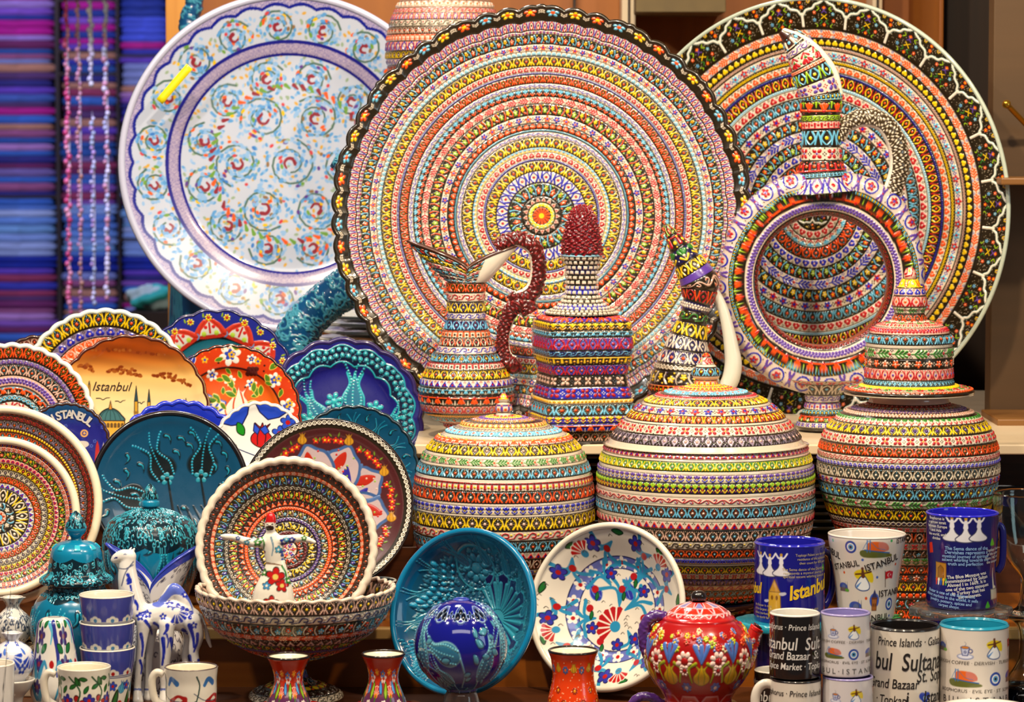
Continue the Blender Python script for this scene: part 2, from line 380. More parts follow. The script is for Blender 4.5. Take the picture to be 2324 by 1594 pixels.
def box(name, x0, x1, y0, y1, z0, z1, material, kind=None, bev=0.002, col=(1, 1, 1), parent=None):
    import bmesh
    bm = bmesh.new(); bmesh.ops.create_cube(bm, size=1)
    bmesh.ops.scale(bm, vec=(x1-x0, y1-y0, z1-z0), verts=bm.verts)
    if bev: bmesh.ops.bevel(bm, geom=list(bm.edges), offset=bev, segments=2, affect='EDGES', profile=0.5)
    me = bpy.data.meshes.new(name); bm.to_mesh(me); bm.free()
    at = me.color_attributes.new('Col', 'BYTE_COLOR', 'POINT')
    at.data.foreach_set('color_srgb', np.tile(np.array([*c_(col), 1.0], np.float32), len(me.vertices)))
    me.materials.append(material); o = bpy.data.objects.new(name, me); COL.objects.link(o)
    o.location = ((x0+x1)/2, (y0+y1)/2, (z0+z1)/2)
    if parent: o.parent = parent
    if kind: o['kind'] = kind
    return o

# ---- lathe
def profile(pts, n):
    """pts [(r, z)], a repeated point is a sharp corner; resampled to n points by arc length"""
    runs = [[pts[0]]]
    for a, b in zip(pts, pts[1:]):
        if abs(a[0]-b[0]) < 1e-9 and abs(a[1]-b[1]) < 1e-9: runs.append([b])
        else: runs[-1].append(b)
    c = np.vstack([catmull(np.array(r), 12) if len(r) > 2 else np.array(r) for r in runs if len(r) > 1])
    d = np.r_[0, np.cumsum(np.hypot(*np.diff(c, axis=0).T))]; s = np.linspace(0, d[-1], n)
    return np.interp(s, d, c[:, 0]), np.interp(s, d, c[:, 1]), d[-1]
def thetas(m, front=1.1, back=28):
    """angles; dense where the thing faces the camera (-Y)"""
    f = np.linspace(-PI/2-front*PI/2, -PI/2+front*PI/2, m); b = np.linspace(f[-1], f[0]+2*PI, back+2)[1:-1]
    return np.r_[f, b]
def lathe(mb, pts, paint, dens, relief=0.0008, xs=None, m=None, n=None, sign=1, full=False, mtmax=900):
    """pts [(r,z)] from the top down, metres; paint(s, th, r, L)->(C,H); dens = vertices per metre"""
    L = np.hypot(*np.diff(np.array(pts), axis=0).T).sum(); rm = max(p[0] for p in pts)
    n = n or int(max(6, L*dens*Q)); m = m or int(min(mtmax, max(24, 1.1*PI*rm*dens*Q)))
    r, z, L = profile(pts, n); r = np.maximum(r, 1e-5); th = np.linspace(0, 2*PI, m, endpoint=False)-PI if full else thetas(m)
    s = np.linspace(0, 1, n)
    R = r[:, None]*np.ones_like(th)[None]
    if xs is not None: R = R*xs(th[None, :], s[:, None])
    Pt = np.stack([R*np.cos(th), R*np.sin(th), z[:, None]+0*R], -1)
    C, H = paint(s[:, None]+0*R, np.mod(th+PI/2, 2*PI)[None]+0*R, r, L)
    if relief and np.any(H):
        N = -normals(Pt, True)*sign; Pt = Pt+N*(H*relief)[..., None]
    mb.grid(Pt, C, wrap=True, flip=(sign > 0))
    return mb
def solid(col):
    c = c_(col)
    return lambda s, th, r, L: (np.broadcast_to(c, s.shape+(3,)), np.zeros(s.shape))
def bandp(spec, dens):
    def f(s, th, r, L):
        def circ(x): return 2*PI*float(np.interp(x, np.linspace(0, 1, len(r)), r))/L
        return bands(spec, s, th, circ, L*dens)
    return f
def canvp(c):
    """canvas with x = angle/2pi*period across (x0..x1 spans the full turn; centre faces the camera), y from y1 top to y0 bottom"""
    def f(s, th, r, L):
        t = np.mod(th/(2*PI)+0.5, 1.0)
        return c.sample(c.x0+t*(c.x1-c.x0), c.y1-s*(c.y1-c.y0))
    return f
def ring_tube(mb, R, z, t, col, m=96, k=8, xs=None):
    th = np.linspace(0, 2*PI, m, endpoint=False); a = np.linspace(0, 2*PI, k, endpoint=False)
    RR = R*(xs(th) if xs else np.ones(m)); rad = RR[None]+t*np.cos(a)[:, None]
    Pt = np.stack([rad*np.cos(th), rad*np.sin(th), z+t*np.sin(a)[:, None]+0*rad], -1)
    mb.grid(Pt, c_(col), wrap=True, wrap2=True)
def sweep(mb, path, rad, paint, m=20, n=None, sub=8, relief=0.0008, flat=1.0, caps=True, upv=(0, 1, 0)):
    """tube along a path of (x,y,z); rad list; flat scales the second axis"""
    p = catmull(np.array(path, float), sub); rr = catmull(np.c_[np.array(rad, float), np.zeros(len(rad))], sub)[:, 0]
    d = np.r_[0, np.cumsum(np.linalg.norm(np.diff(p, axis=0), axis=1))]; L = d[-1]; n = n or len(p)
    s = np.linspace(0, L, n); p = np.stack([np.interp(s, d, p[:, k]) for k in range(3)], -1); rr = np.interp(s, d, rr)
    T = np.gradient(p, axis=0); T /= np.linalg.norm(T, axis=1, keepdims=True)+1e-12
    up = np.array(upv, float); A = np.cross(T, up); A /= np.linalg.norm(A, axis=1, keepdims=True)+1e-9; B = np.cross(A, T)
    a = np.linspace(0, 2*PI, m, endpoint=False)
    if caps:
        rr = rr.copy(); rr[0] *= 0.02; rr[-1] *= 0.02
    off = A[:, None]*np.cos(a)[None, :, None]+B[:, None]*(np.sin(a)*flat)[None, :, None]
    Pt = p[:, None]+off*rr[:, None, None]
    C, H = paint(np.linspace(0, 1, n)[:, None]+0*a, a[None]+0*s[:, None], rr, L)
    if relief and np.any(H): Pt = Pt+off*(H*relief)[..., None]
    mb.grid(Pt, C, wrap=True, flip=False); return mb

# ---- plates and bowls
def pose(px, py, rx, ry, Y, yaw=1, pitch=1, roll=0.0, tilt=None):
    C = P(px, py, Y); R = max(rx, ry)/ppm(C); n0 = (CAM-C).normalized(); r0 = Vector((1, 0, 0)); r0 = (r0-n0*r0.dot(n0)).normalized(); u0 = n0.cross(r0)
    m = max(rx, ry); sy = math.sqrt(max(0, 1-(rx/m)**2))*yaw; sp = math.sqrt(max(0, 1-(ry/m)**2))*pitch
    if tilt: sy, sp = math.sin(math.radians(tilt[0])), math.sin(math.radians(tilt[1]))
    n = (n0*math.sqrt(max(0.05, 1-sy*sy-sp*sp))+r0*sy+u0*sp).normalized()
    u = (u0-n*u0.dot(n)).normalized(); r = u.cross(n)
    M = Matrix((r, u, n)).transposed() @ Matrix.Rotation(roll, 3, 'Z')
    return C, R, M.to_4x4()
def disc_xy(N):
    g = np.linspace(-1, 1, N); a, b = np.meshgrid(g, g); a = a+1e-9; b = b+2e-9
    big = np.abs(a) > np.abs(b); r = np.where(big, np.abs(a), np.abs(b))
    ph = np.where(big, PI/4*b/np.where(big, a, 1), PI/2-PI/4*a/np.where(big, 1, b)); sg = np.where(np.where(big, a, b) < 0, PI, 0)
    return r, np.mod(ph+sg, 2*PI)
def smooth_prof(pr):
    c = catmull(np.array(pr, float), 10)
    return lambda r: np.interp(r, c[:, 0], c[:, 1])
WELL = [(0, -0.13), (0.3, -0.13), (0.58, -0.125), (0.70, -0.07), (0.85, -0.03), (1, 0)]
SHAL = [(0, -0.16), (0.4, -0.14), (0.75, -0.08), (0.9, -0.03), (1, 0)]
BOWL = [(0, -0.52), (0.3, -0.50), (0.6, -0.40), (0.85, -0.20), (1, 0)]
def plate(name, label, cat, px, py, rx, ry, Y, paint, yaw=1, pitch=1, roll=0.0, prof=WELL, scal=None, rim='w', rimt=0.004, back='e', N=None,
          relief=0.0008, group=None, material=None, thick=0.006, backpaint=None, foot=0.5, fr=0.03, tilt=None):
    """paint(X, Y, r, th) -> C, H with X,Y in -1..1"""
    C0, R, M = pose(px, py, rx, ry, Y, yaw, pitch, roll, tilt); pxs = max(rx, ry)
    N = N or int(min(640, 2*pxs/1.38*Q)); r, th = disc_xy(N); zf = smooth_prof(prof)
    sc = scal or (lambda t: np.ones_like(t))
    k = 1+(sc(th)-1)*np.clip((r-0.75)/0.25, 0, 1)**1.5
    X, Yy = r*np.cos(th)*k, r*np.sin(th)*k
    C, H = paint(r*np.cos(th), r*np.sin(th), r, th)
    Pt = np.stack([X*R, Yy*R, zf(r)*R], -1)
    if np.any(H): Pt = Pt+normals(Pt)*(H*relief*np.clip((1-r)*40, 0, 1))[..., None]
    mb = MB(); mb.grid(Pt, C)
    m = 160; t = np.linspace(0, 2*PI, m, endpoint=False); rr = np.array([1, 0.97, 0.9, 0.8, 0.7, 0.6, foot+0.03, foot+0.01, foot-0.01, foot-0.03, 0.3, 0.001])
    dz = np.array([0]*6+[0, -fr, -fr, 0, 0, 0])*R
    kk = 1+(sc(t)[None]-1)*np.clip((rr[:, None]-0.75)/0.25, 0, 1)**1.5
    B = np.stack([rr[:, None]*np.cos(t)*kk*R, rr[:, None]*np.sin(t)*kk*R, (zf(rr)*R+dz-thick)[:, None]+0*kk], -1)
    bc = c_(back)
    if backpaint is not None:
        rr2 = np.linspace(1, foot+0.04, int(60*Q)+20); tt = np.linspace(0, 2*PI, int(700*Q), endpoint=False); k2 = 1+(sc(tt)[None]-1)*np.clip((rr2[:, None]-0.75)/0.25, 0, 1)**1.5
        B2 = np.stack([rr2[:, None]*np.cos(tt)*k2*R, rr2[:, None]*np.sin(tt)*k2*R, (zf(rr2)*R-thick-0.001)[:, None]+0*k2], -1)
        c2, h2 = backpaint(rr2[:, None]+0*tt, tt[None]+0*rr2[:, None]); B2 = B2-normals(B2, True)*(h2*relief)[..., None]*-1
        mb.grid(B2, c2, wrap=True, flip=True)
    mb.grid(B, bc, wrap=True, flip=True)
    tm = int(min(900, max(200, pxs*2.2*Q))); tt = np.linspace(0, 2*PI, tm, endpoint=False); a = np.linspace(0, 2*PI, 9, endpoint=False); ko = sc(tt)*R
    rt = rimt*np.cos(a)[:, None]; Rr = ko[None]+rt-rimt*0.5
    mb.grid(np.stack([Rr*np.cos(tt), Rr*np.sin(tt), -thick/2+(rimt*1.05)*np.sin(a)[:, None]+0*Rr], -1), c_(rim), wrap=True, wrap2=True)
    o = mb.build(name, material or M_GLAZE); o.matrix_world = Matrix.Translation(C0) @ M
    return tag(o, label, cat, group)
def pbands(spec, pxs):
    def f(X, Y, r, th): return bands(spec, 1-r, th, lambda s: 2*PI*max(0.02, 1-s), pxs)
    return f
def pcanv(c): return lambda X, Y, r, th: c.sample(X, Y)
def dcanvas(pxs, bg): return Canvas(-1.02, -1.02, 1.02, 1.02, max(120, pxs*0.95*max(Q, 0.6)), bg)
def scal_lobes(k, amp, ph=0.0, p=1.0): return lambda t: 1-amp+amp*np.abs(np.sin(k*t/2+ph))**p
# ------------------------------------------------------------------ the stall: steps, walls, shelves
ZA, Z1, Z2, ZC, ZL = 0.935, 1.013, 1.078, 1.224, 1.14
def X_(px, Y): return (px-1162)/FPX*(Y-CAMY)
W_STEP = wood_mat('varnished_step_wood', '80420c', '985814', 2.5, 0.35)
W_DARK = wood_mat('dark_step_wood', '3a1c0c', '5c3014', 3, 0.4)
W_BACK = wood_mat('orange_brown_panel_wood', '86480a', '9c5a10', 1.2, 0.5, 'Z')
W_GREY = wood_mat('weathered_shelf_wood', '4c361c', '583e20', 1.0, 0.6)
W_DEEP = wood_mat('dark_recess_wood', '1c0e06', '2c1808', 2, 0.6, 'Z')
M_CREAM = mat('cream_lacquer', 0.4, 0.2, 'd8c4a4', noise=0.05)
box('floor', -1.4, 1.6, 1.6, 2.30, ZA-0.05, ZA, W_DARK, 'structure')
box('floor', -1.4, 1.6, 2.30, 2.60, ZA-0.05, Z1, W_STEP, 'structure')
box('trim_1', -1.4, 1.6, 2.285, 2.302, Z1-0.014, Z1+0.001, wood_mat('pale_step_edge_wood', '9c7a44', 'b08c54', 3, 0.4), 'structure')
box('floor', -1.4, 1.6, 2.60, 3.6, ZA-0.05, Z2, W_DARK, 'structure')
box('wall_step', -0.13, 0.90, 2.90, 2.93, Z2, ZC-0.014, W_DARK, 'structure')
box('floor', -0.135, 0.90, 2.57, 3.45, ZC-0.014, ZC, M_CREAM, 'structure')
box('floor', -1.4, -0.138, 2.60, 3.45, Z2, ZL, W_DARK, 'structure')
XL = X_(384, 3.9)
box('wall_back', XL, 1.30, 3.90, 3.96, 0.3, 2.6, W_BACK, 'structure')
box('trim_2', XL, XL+0.042, 3.87, 3.90, 0.3, 2.6, wood_mat('pale_post_wood', 'c88430', 'dc9c44', 3, 0.4, 'Z'), 'structure')
box('trim_3', X_(1410, 3.8), X_(1441, 3.8), 3.80, 3.9, 0.9, 2.6, M_CREAM, 'structure')
box('trim_4', X_(1976, 3.8), X_(1998, 3.8), 3.80, 3.9, 0.9, 2.6, M_CREAM, 'structure')
for a in (1424, 1986):
    for k in range(9): 
        z0 = 1.60+k*0.12; box('trim_5', X_(a, 3.79), X_(a+5, 3.79), 3.797, 3.803, z0, z0+0.055, W_DEEP, 'structure', 0)
box('trim_6', X_(1442, 3.7), X_(1645, 3.7), 3.70, 3.9, P(1442, 28, 3.7).z, 2.4, mat('rough_grey_plaster', 0.95, 0, '6a5a3c', noise=0.3, scale=30), 'structure')
box('trim_7', X_(1300, 3.88), X_(1306, 3.88), 3.88, 3.9, 0.9, 2.6, W_DEEP, 'structure', 0.001)
box('wall_recess', X_(2118, 3.6), X_(2270, 3.5), 3.60, 3.64, 0.7, 2.6, W_DEEP, 'structure')
box('trim_8', X_(2112, 3.58), X_(2122, 3.58), 3.50, 3.9, 0.7, 2.6, W_BACK, 'structure')
box('wall_right', X_(2250, 3.0), 1.5, 3.00, 3.05, P(0, 1098, 3.0).z, 2.6, W_GREY, 'structure')
box('wall_right', X_(2262, 3.1), 1.5, 3.06, 3.12, 0.8, P(0, 1098, 3.0).z, wood_mat('golden_board_wood', '8a6428', 'a07a38', 2, 0.5), 'structure')
for (y0, y1, x0) in ((390, 420, 2266), (938, 990, 2264)):
    box('shelf_board', X_(x0, 2.86), 1.35, 2.84, 3.0, P(0, y1, 2.84).z, P(0, y0+14, 2.84).z, wood_mat('shelf_edge_wood', '70481c', '8c602e', 2, 0.45), None)
sb = [o for o in COL.objects if o.name.startswith('shelf_board')]
tag(sb[0], 'upper wooden wall shelf beside the big right-hand plate', 'shelf'); tag(sb[1], 'lower thick wooden shelf end above the glass stand', 'shelf')
# ---- brass rod on the right wall
e = empty('brass_rod', P(2300, 250, 2.93), 'slim brass rod with a knob end poking in at the right edge', 'rod')
mb = MB(); a, b = P(2284, 236, 2.93)-e.location, P(2345, 300, 2.98)-e.location
sweep(mb, [a, (a+b)/2, b], [0.0042]*3, solid('c8962c'), m=12); mb.build('rod', mat('brass', 0.25, 0.3, 'c8962c', metal=0.9), e)
mb = MB(); d = (b-a).normalized(); sweep(mb, [a-d*0.006, a, a+d*0.006], [0.003, 0.0068, 0.0045], solid('e0b048'), m=12); mb.build('knob', bpy.data.materials['brass'], e)
# ---- far shop: shelves of folded cloth
YB = 9.0
box('wall_far', -3.4, X_(460, YB), YB+0.5, YB+0.55, 0.2, 3.4, mat('dark_blue_shop_wall', 0.9, 0, '181838'), 'structure')
cls = ['3a3fb0', '6a48c0', 'c02090', '2c5aa8', '8a5ab8', 'b888c8', '303080', '9a3a60', '7a6aa8', '4868b8', '5a3a70', 'c08a70', '8898d0', '702860', '3a70c8', 'a05a88']
cls2 = ['8cb0e8', '6a9ae0', 'a8c0e8', '7ab0e0', '5a88d8']
cols_px = [(-40, 128), (141, 266), (276, 384), (390, 470)]
for ci, (xa, xb) in enumerate(cols_px):
    y = 792.0; k = 0
    while y > -30:
        hh = RNG.uniform(9, 20); x0, x1 = X_(xa, YB), X_(xb, YB); z0 = P(0, y, YB).z; h = hh/FPX*(YB-CAMY)
        band = cls2 if 470 < y < 585 else cls
        c = rgb(band[RNG.integers(len(band))])
        if 585 <= y < 620: c = rgb('1830a0')
        if y < 110: c = rgb(['c01898', '8a5ad0', '4a60e0', 'a888d8', '2840a0'][RNG.integers(5)])
        w = (x1-x0)*RNG.uniform(0.90, 0.99); m = MB()
        t = np.linspace(0, 2*PI, 28, endpoint=False); cx, sx = np.cos(t), np.sin(t); sq = lambda v, p: np.sign(v)*np.abs(v)**p
        yy = np.array([0, 0.0, 0.5, 1.0, 1.0]); ss = np.array([0.02, 1, 1, 1, 0.02])
        G = np.stack([ss[:, None]*sq(cx, 0.25)*w/2, (yy*0.22)[:, None]+0*t, ss[:, None]*sq(sx, 0.6)*h*0.49+h/2], -1)
        stripe = 1+0.10*np.sin(np.arange(28)*2.1+k)[None, :, None]
        m.grid(G, c[None, None]*stripe*np.ones((5, 28, 1)), wrap=True); o = m.build('folded_cloth', M_CLOTH)
        o.location = ((x0+x1)/2+RNG.uniform(-0.006, 0.006), YB, z0)
        cn = 'dark' if c.max() < 0.45 else ('magenta' if c[0] > c[2]+0.05 else ('pale blue' if c.min() > 0.4 and c[2] > 0.8 else ('violet' if c[0] > c[1]+0.08 and c[0] > 0.4 else 'blue')))
        zone = 'top' if y < 200 else ('upper' if y < 400 else ('middle' if y < 600 else 'bottom')); side = ('leftmost', 'second', 'third', 'hidden fourth')[ci]
        tag(o, '%s folded cloth in the %s blurred column at far left, %s section' % (cn, side, zone), 'cloth', '%s cloths, %s column, %s section' % (cn, side, zone))
        y -= hh+0.3; k += 1
        if RNG.random() < 0.08: 
            zb = P(0, y, YB).z; box('trim_9', x0-0.01, x1+0.01, YB-0.005, YB+0.25, zb+0.0, zb+0.008, W_DEEP, 'structure', 0); y -= 5
    if ci: box('trim_10', X_(cols_px[ci-1][1]+2, YB), X_(xa-2, YB), YB-0.01, YB+0.3, 0.9, 3.2, W_DEEP, 'structure', 0)
box('floor', -3.4, 0.0, YB-0.3, YB+0.5, P(0, 792, YB).z-0.02, P(0, 792, YB).z, W_DEEP, 'structure')
for (px, y0, y1, pc, r) in ((150, -20, 720, ('e86a90', 'f0a0b0', 'd04070'), 7), (176, -20, 730, ('b87a90', 'c08a70', 'e0a0b0'), 6), (204, -20, 200, ('f0f0f4', 'd8d8e8', 'e8e0f0'), 7), (238, -20, 690, ('e8e4f0', 'e0a0b0', 'c8d0e8'), 7), (209, 270, 700, ('c0a0d0', 'e0e0f0', 'b0c0d0'), 6)):
    m = MB(); Yb = 5.6; zt = P(px, y0, Yb).z; n = int((y1-y0)/11)
    for k in range(n):
        rr = r*RNG.uniform(0.55, 1.0)/FPX*(Yb-CAMY); cx = RNG.uniform(-4, 4)/FPX*(Yb-CAMY); cz = -k*11/FPX*(Yb-CAMY)
        th = np.linspace(0, PI, 7); ph = np.linspace(0, 2*PI, 10, endpoint=False)
        m.grid(np.stack([cx+rr*np.sin(th)[:, None]*np.cos(ph), rr*np.sin(th)[:, None]*np.sin(ph), cz+1.2*rr*np.cos(th)[:, None]+0*ph], -1), rgb(pc[RNG.integers(3)]), wrap=True, flip=True)
    sweep(m, [(0, 0, 0.02), (0.004, 0, -n*5.5/FPX*(Yb-CAMY)), (0, 0, -n*11/FPX*(Yb-CAMY))], [0.002]*3, solid('d8d8e0'), m=6, relief=0)
    o = m.build('bead_string', M_SMOOTH); o.location = P(px, y0, Yb)
    tag(o, {150: 'bright pink bead string, leftmost of the hanging strings', 176: 'dusty pink and brown bead string, second hanging string from the left', 204: 'short white bead string at the top of the frame', 238: 'long pale bead string, rightmost of the hanging strings', 209: 'pale lilac bead string hanging below the short white one'}[px], 'bead string')
box('ceiling', -1.6, -0.6, 5.5, 5.7, P(0, -20, 5.6).z, P(0, -20, 5.6).z+0.04, W_DEEP, 'structure')

# ------------------------------------------------------------------ big plates at the back
def place_lathe(cx, ybase, Y):
    b = P(cx, ybase, Y); return b, (lambda pts: [(hw/ppm(b), P(cx, y, Y).z-b.z) for y, hw in pts])
DENS = 1/1.25   # vertices per target pixel

big_spec = ("64 pl k; 26 rop ko i 1; 58 line wrbq 0.8; 24 flo wrbq .8; 62 gar koycw 0.75; 44 flo wobq; 30 hrt wcwq 1.1; 66 eye kyow; 40 hrt wrhq; 12 rop wbs; 58 eye kooy 0.9; 34 wav wbq; 54 lil kcoi 0.9; 46 leaf wrrq;"
            " 74 gar klyow 0.7; 52 flo wobq; 44 hrt koik; 14 rop kcc; 34 wav wbr; 70 eye kyow; 30 lil wcyr; 44 hrt wrwk; 12 rop wbb; 70 eye kyoi; 78 line wbbr 1.1; 92 gar kolcw .55; 40 tri kirk 1; 32 rop ycy; 56 pl o")
def big_paint(X, Y, r, th):
    C, H = bands(big_spec, 1-r, th, lambda s: 2*PI*max(0.02, 1-s), 470)
    rim = r > 0.935; n = 42; t = Canvas(0, 0, 3, 1, 40, 'k', wrap=True)
    for k, (a, b) in enumerate((('y', 'o'), ('c', 'o'), ('o', 'y'))):
        fl(t, k+0.5, 0.55, 0.30, a, b, 5, 1, pw=0.36)
        for q in range(6): t.disc(k+0.1*(q % 3)-0.1, 0.42+0.13*(q//3)*1.0+0.1, 0.05, 'w', 0.8)
    c2, h2 = t.sample(np.mod(th[rim]/(2*PI)*n*1.0, 1)*3 if False else np.mod(th[rim]/(2*PI)*56, 3), np.clip((r[rim]-0.935)/0.065, 0, 1))
    C[rim] = c2; H[rim] = h2
    m = r < 0.055; sp = (np.mod(th*14/(2*PI), 1) < 0.28) & (r > 0.02) & m
    C[sp] = c_('k'); C[r < 0.014] = c_('y'); e = (r > 0.048) & m; C[e] = c_('y')
    return C, H
def scal_big(t):
    u = np.mod(t*14/(2*PI), 1); return 0.985+0.020*np.abs(np.sin(4*PI*u))**0.8+0.020*np.exp(-((u-0.5)/0.035)**2)+0.004*np.exp(-((u-0.5)/0.12)**2)
plate('mosaic_plate', 'largest round mosaic plate with a dark scalloped rim, behind the ewer and the square bottle', 'plate',
      1229, 483, 474, 470, 2.83, big_paint, pitch=1, prof=[(0, -0.115), (0.3, -0.112), (0.6, -0.10), (0.85, -0.055), (0.95, -0.02), (1, 0)], scal=scal_big, rim='k', rimt=0.004, back='3a2a18', relief=0.0016)
rspec = ("3 pl h; 90 lat kw 1; 27 leaf woob 0.85; 22 hrt kyyk; 12 rop kii; 28 flo wrcb; 12 rop kyy; 24 hrt woik; 8 rop kbb; 32 line kyro; 10 rop wcc; 28 hrt wriq; 34 eye kcow 0.9; 30 flo wbrk; 34 gar kyocw .8; 32 leaf wbrb; 34 gar klocw .7;"
         " 28 hrt wbik; 34 eye kooc; 26 lil wcrk; 26 hrt wrik; 60 lat kw 0.9")
plate('mosaic_plate', 'round mosaic plate with a cream lattice border, behind the ring-shaped ewer', 'plate',
      1827, 478, 446, 482, 3.02, pbands(rspec, 480), yaw=-1, prof=[(0, -0.10), (0.3, -0.098), (0.6, -0.09), (0.80, -0.055), (1, 0)], rim='b4c0b0', rimt=0.0034, back='4a3a28', relief=0.0015, N=600 if Q >= 1 else None)

def spiral_paint():
    c = dcanvas(330, 'bcc6dc'); R = random.Random(2)
    def spir(x, y, r, a0, sg):
        t = np.linspace(0.35, 1, 20); a = a0+sg*t*4.4*PI; c.stroke(np.c_[x+r*t*np.cos(a), y+r*t*np.sin(a)], 0.005, 0.006, '4a6a60', 0, smooth=False)
        c.stroke([(x+r*0.22*math.cos(a0+q), y+r*0.22*math.sin(a0+q)) for q in (0, 1, 2, 3, 4)], 0.012, 0.006, '8a2a38', 0)
        for k in range(int(r*520)):
            q = R.uniform(0.3, 1.05); b = R.random()*2*PI; col = R.choice(['4a8ad0', '6aa8e0', '7ab0e8', '3a78c8', '8ab8e8', 'e85a20', 'e8b810', 'c84048', '8a6a48', '6a9a40', '5a3a90'] if k % 3 == 0 else ['5a9ad8', '8ab4e4'])
            c.disc(x+r*q*math.cos(b), y+r*q*math.sin(b), R.uniform(0.010, 0.017), col, 0, ry=0.009, rot=b+1.5)
    for k in range(1500):
        a = R.random()*2*PI; q = math.sqrt(R.random())*0.9; c.disc(q*math.cos(a), q*math.sin(a), 0.013, R.choice(['8ab4e4', '5a9ad8', '9abce8', 'd0a040', '90a890']), 0, ry=0.008, rot=R.random()*3)
    for k in range(19): a = 2*PI*k/19; spir(0.81*math.cos(a), 0.81*math.sin(a), 0.105, a, 1 if k % 2 else -1)
    spir(0, 0, 0.15, 0, 1)
    for k in range(6): a = 2*PI*k/6; spir(0.31*math.cos(a), 0.31*math.sin(a), 0.14, a, 1)
    for k in range(12): a = 2*PI*(k+.5)/12; spir(0.52*math.cos(a), 0.52*math.sin(a), 0.11, a, -1)
    for k in range(60):
        a = 2*PI*k/60; c.stroke([(0.45*math.cos(a), 0.45*math.sin(a)), (0.47*math.cos(a+.05), 0.47*math.sin(a+.05))], 0.006, 0.012, R.choice(['8a2a38', '6a9a40', 'e85a20']), 0)
    def f(X, Y):
        r = np.hypot(X, Y); th = np.arctan2(Y, X); cov = np.zeros(X.shape); col = np.zeros(X.shape+(3,))
        def put(m, cc): cov[m] = 1; col[m] = rgb(cc)
        nz = np.sin(X*190+5*np.sin(Y*110))*np.sin(Y*170+4*np.sin(X*130)) > 0.1
        put((r > 0.645) & (r < 0.735), '1c1c88'); m = (r > 0.66) & (r < 0.715); put(m, 'b0a4c0'); put(m & nz, '8a80b0')
        b = 0.925+0.022*np.abs(np.sin(th*18)); put(r > b-0.012, '141c8c'); m = r > b+0.006; put(m, 'b4aac8'); put(m & nz, '7a74b0'); put(r > 0.99, 'c8c8e0')
        return cov, col
    c.field(f); c.h[:] = 0; return c
plate('swirl_plate', 'huge white plate with blue and red swirls and a lavender rim, at upper left', 'plate',
      658, 368, 384, 382, 3.30, pcanv(spiral_paint()), prof=[(0, -0.10), (0.4, -0.10), (0.62, -0.095), (0.70, -0.07), (1, 0)], rim='c4c8e4', rimt=0.006, back='c8c8d8', relief=0, N=int(420*Q), material=M_SMOOTH)
p0 = P(396, 191, 3.245)
m = MB(); g = np.linspace(-1, 1, 9); h = g*0.037
m.grid(np.stack([np.stack([h, 0*h-0.001+0.0008*g**2, 0*h+s*0.0065], -1) for s in (-1, 1)]), rgb('f4e40c'))
o = m.build('price_sticker', M_PAINTED); o.location = p0; o.rotation_euler = (math.radians(-4), math.radians(-49), math.radians(6)); sol = o.modifiers.new('solid', 'SOLIDIFY'); sol.thickness = 0.0008
tag(o, 'narrow yellow price sticker on the rim of the swirl plate', 'sticker')

# ------------------------------------------------------------------ lidded mosaic jars
def jar(name, label, cx, ybase, Y, lidp, bodyp, knobp, lspec, bspec, kspec, dens=None):
    b, f = place_lathe(cx, ybase, Y); D = ppm(b)*DENS; e = empty(name, b, label, 'jar')
    mb = MB(); lathe(mb, f(bodyp), bandp(bspec, D), D, 0.0017); y0, h0 = bodyp[0]; y1, h1 = bodyp[-1]
    lathe(mb, f([(y0, h0), (y0, h0), (y0+6, h0-8), (y0+40, h0-8)]), solid('e'), D/8, 0, sign=-1)
    lathe(mb, f([(y1, h1), (y1, h1-10), (y1-3, 1)]), solid('e'), D/8, 0)
    mb.build('body', M_GLAZE, e)
    mb = MB(); lathe(mb, f(lidp), bandp(lspec, D), D, 0.0017); y1, h1 = lidp[-1]
    lathe(mb, f([(y1, h1), (y1+3, h1-6), (y1-2, 4)]), solid('e'), D/8, 0)
    lid = mb.build('lid', M_GLAZE, e)
    mb = MB(); lathe(mb, f(knobp), bandp(kspec, D), D, 0.0008); mb.build('knob', M_GLAZE, lid)
    return e
jar('mosaic_jar', 'smallest squat mosaic jar, cream and yellow bands, in front of the ewer', 1143, 1392, 2.44,
    [(944, 16), (946, 40), (950, 62), (954, 78), (956, 90), (960, 96), (964, 96)],
    [(962, 92), (966, 104), (975, 126), (990, 150), (1010, 170), (1040, 187), (1080, 199), (1130, 205), (1175, 206), (1220, 200), (1265, 185), (1310, 158), (1350, 124), (1392, 96)],
    [(892, 1), (896, 6), (902, 10), (908, 12), (914, 8), (914, 8), (918, 16), (926, 19), (932, 18), (936, 13), (936, 13), (939, 17), (944, 18), (948, 14)],
    "10 dot wry; 16 hrt iyrk; 14 tri3 ipo; 12 line ypow; 14 pl q; 12 line iyrw",
    "10 hk ilq; 12 hk wkr; 24 eye scow; 10 pl w; 20 star woyr; 30 eye kyiw; 6 pl w;18 leaf wgor; 5 pl w; 26 eye kcow; 6 pl w; 20 drip wryq; 28 eye kowc; 5 pl w; 20 lil wbby; 4 pl w; 32 eye kyiw; 24 hk wry; 26 eye kcow; 18 tri wrbw; 26 line diew; 18 hk wby; 28 eye kow c; 20 clo wrbk; 30 gar kocyw; 30 eye kyow; 30 pl b",
    "12 drip yrw; 10 pl w; 14 drip wpo; 10 pl w")
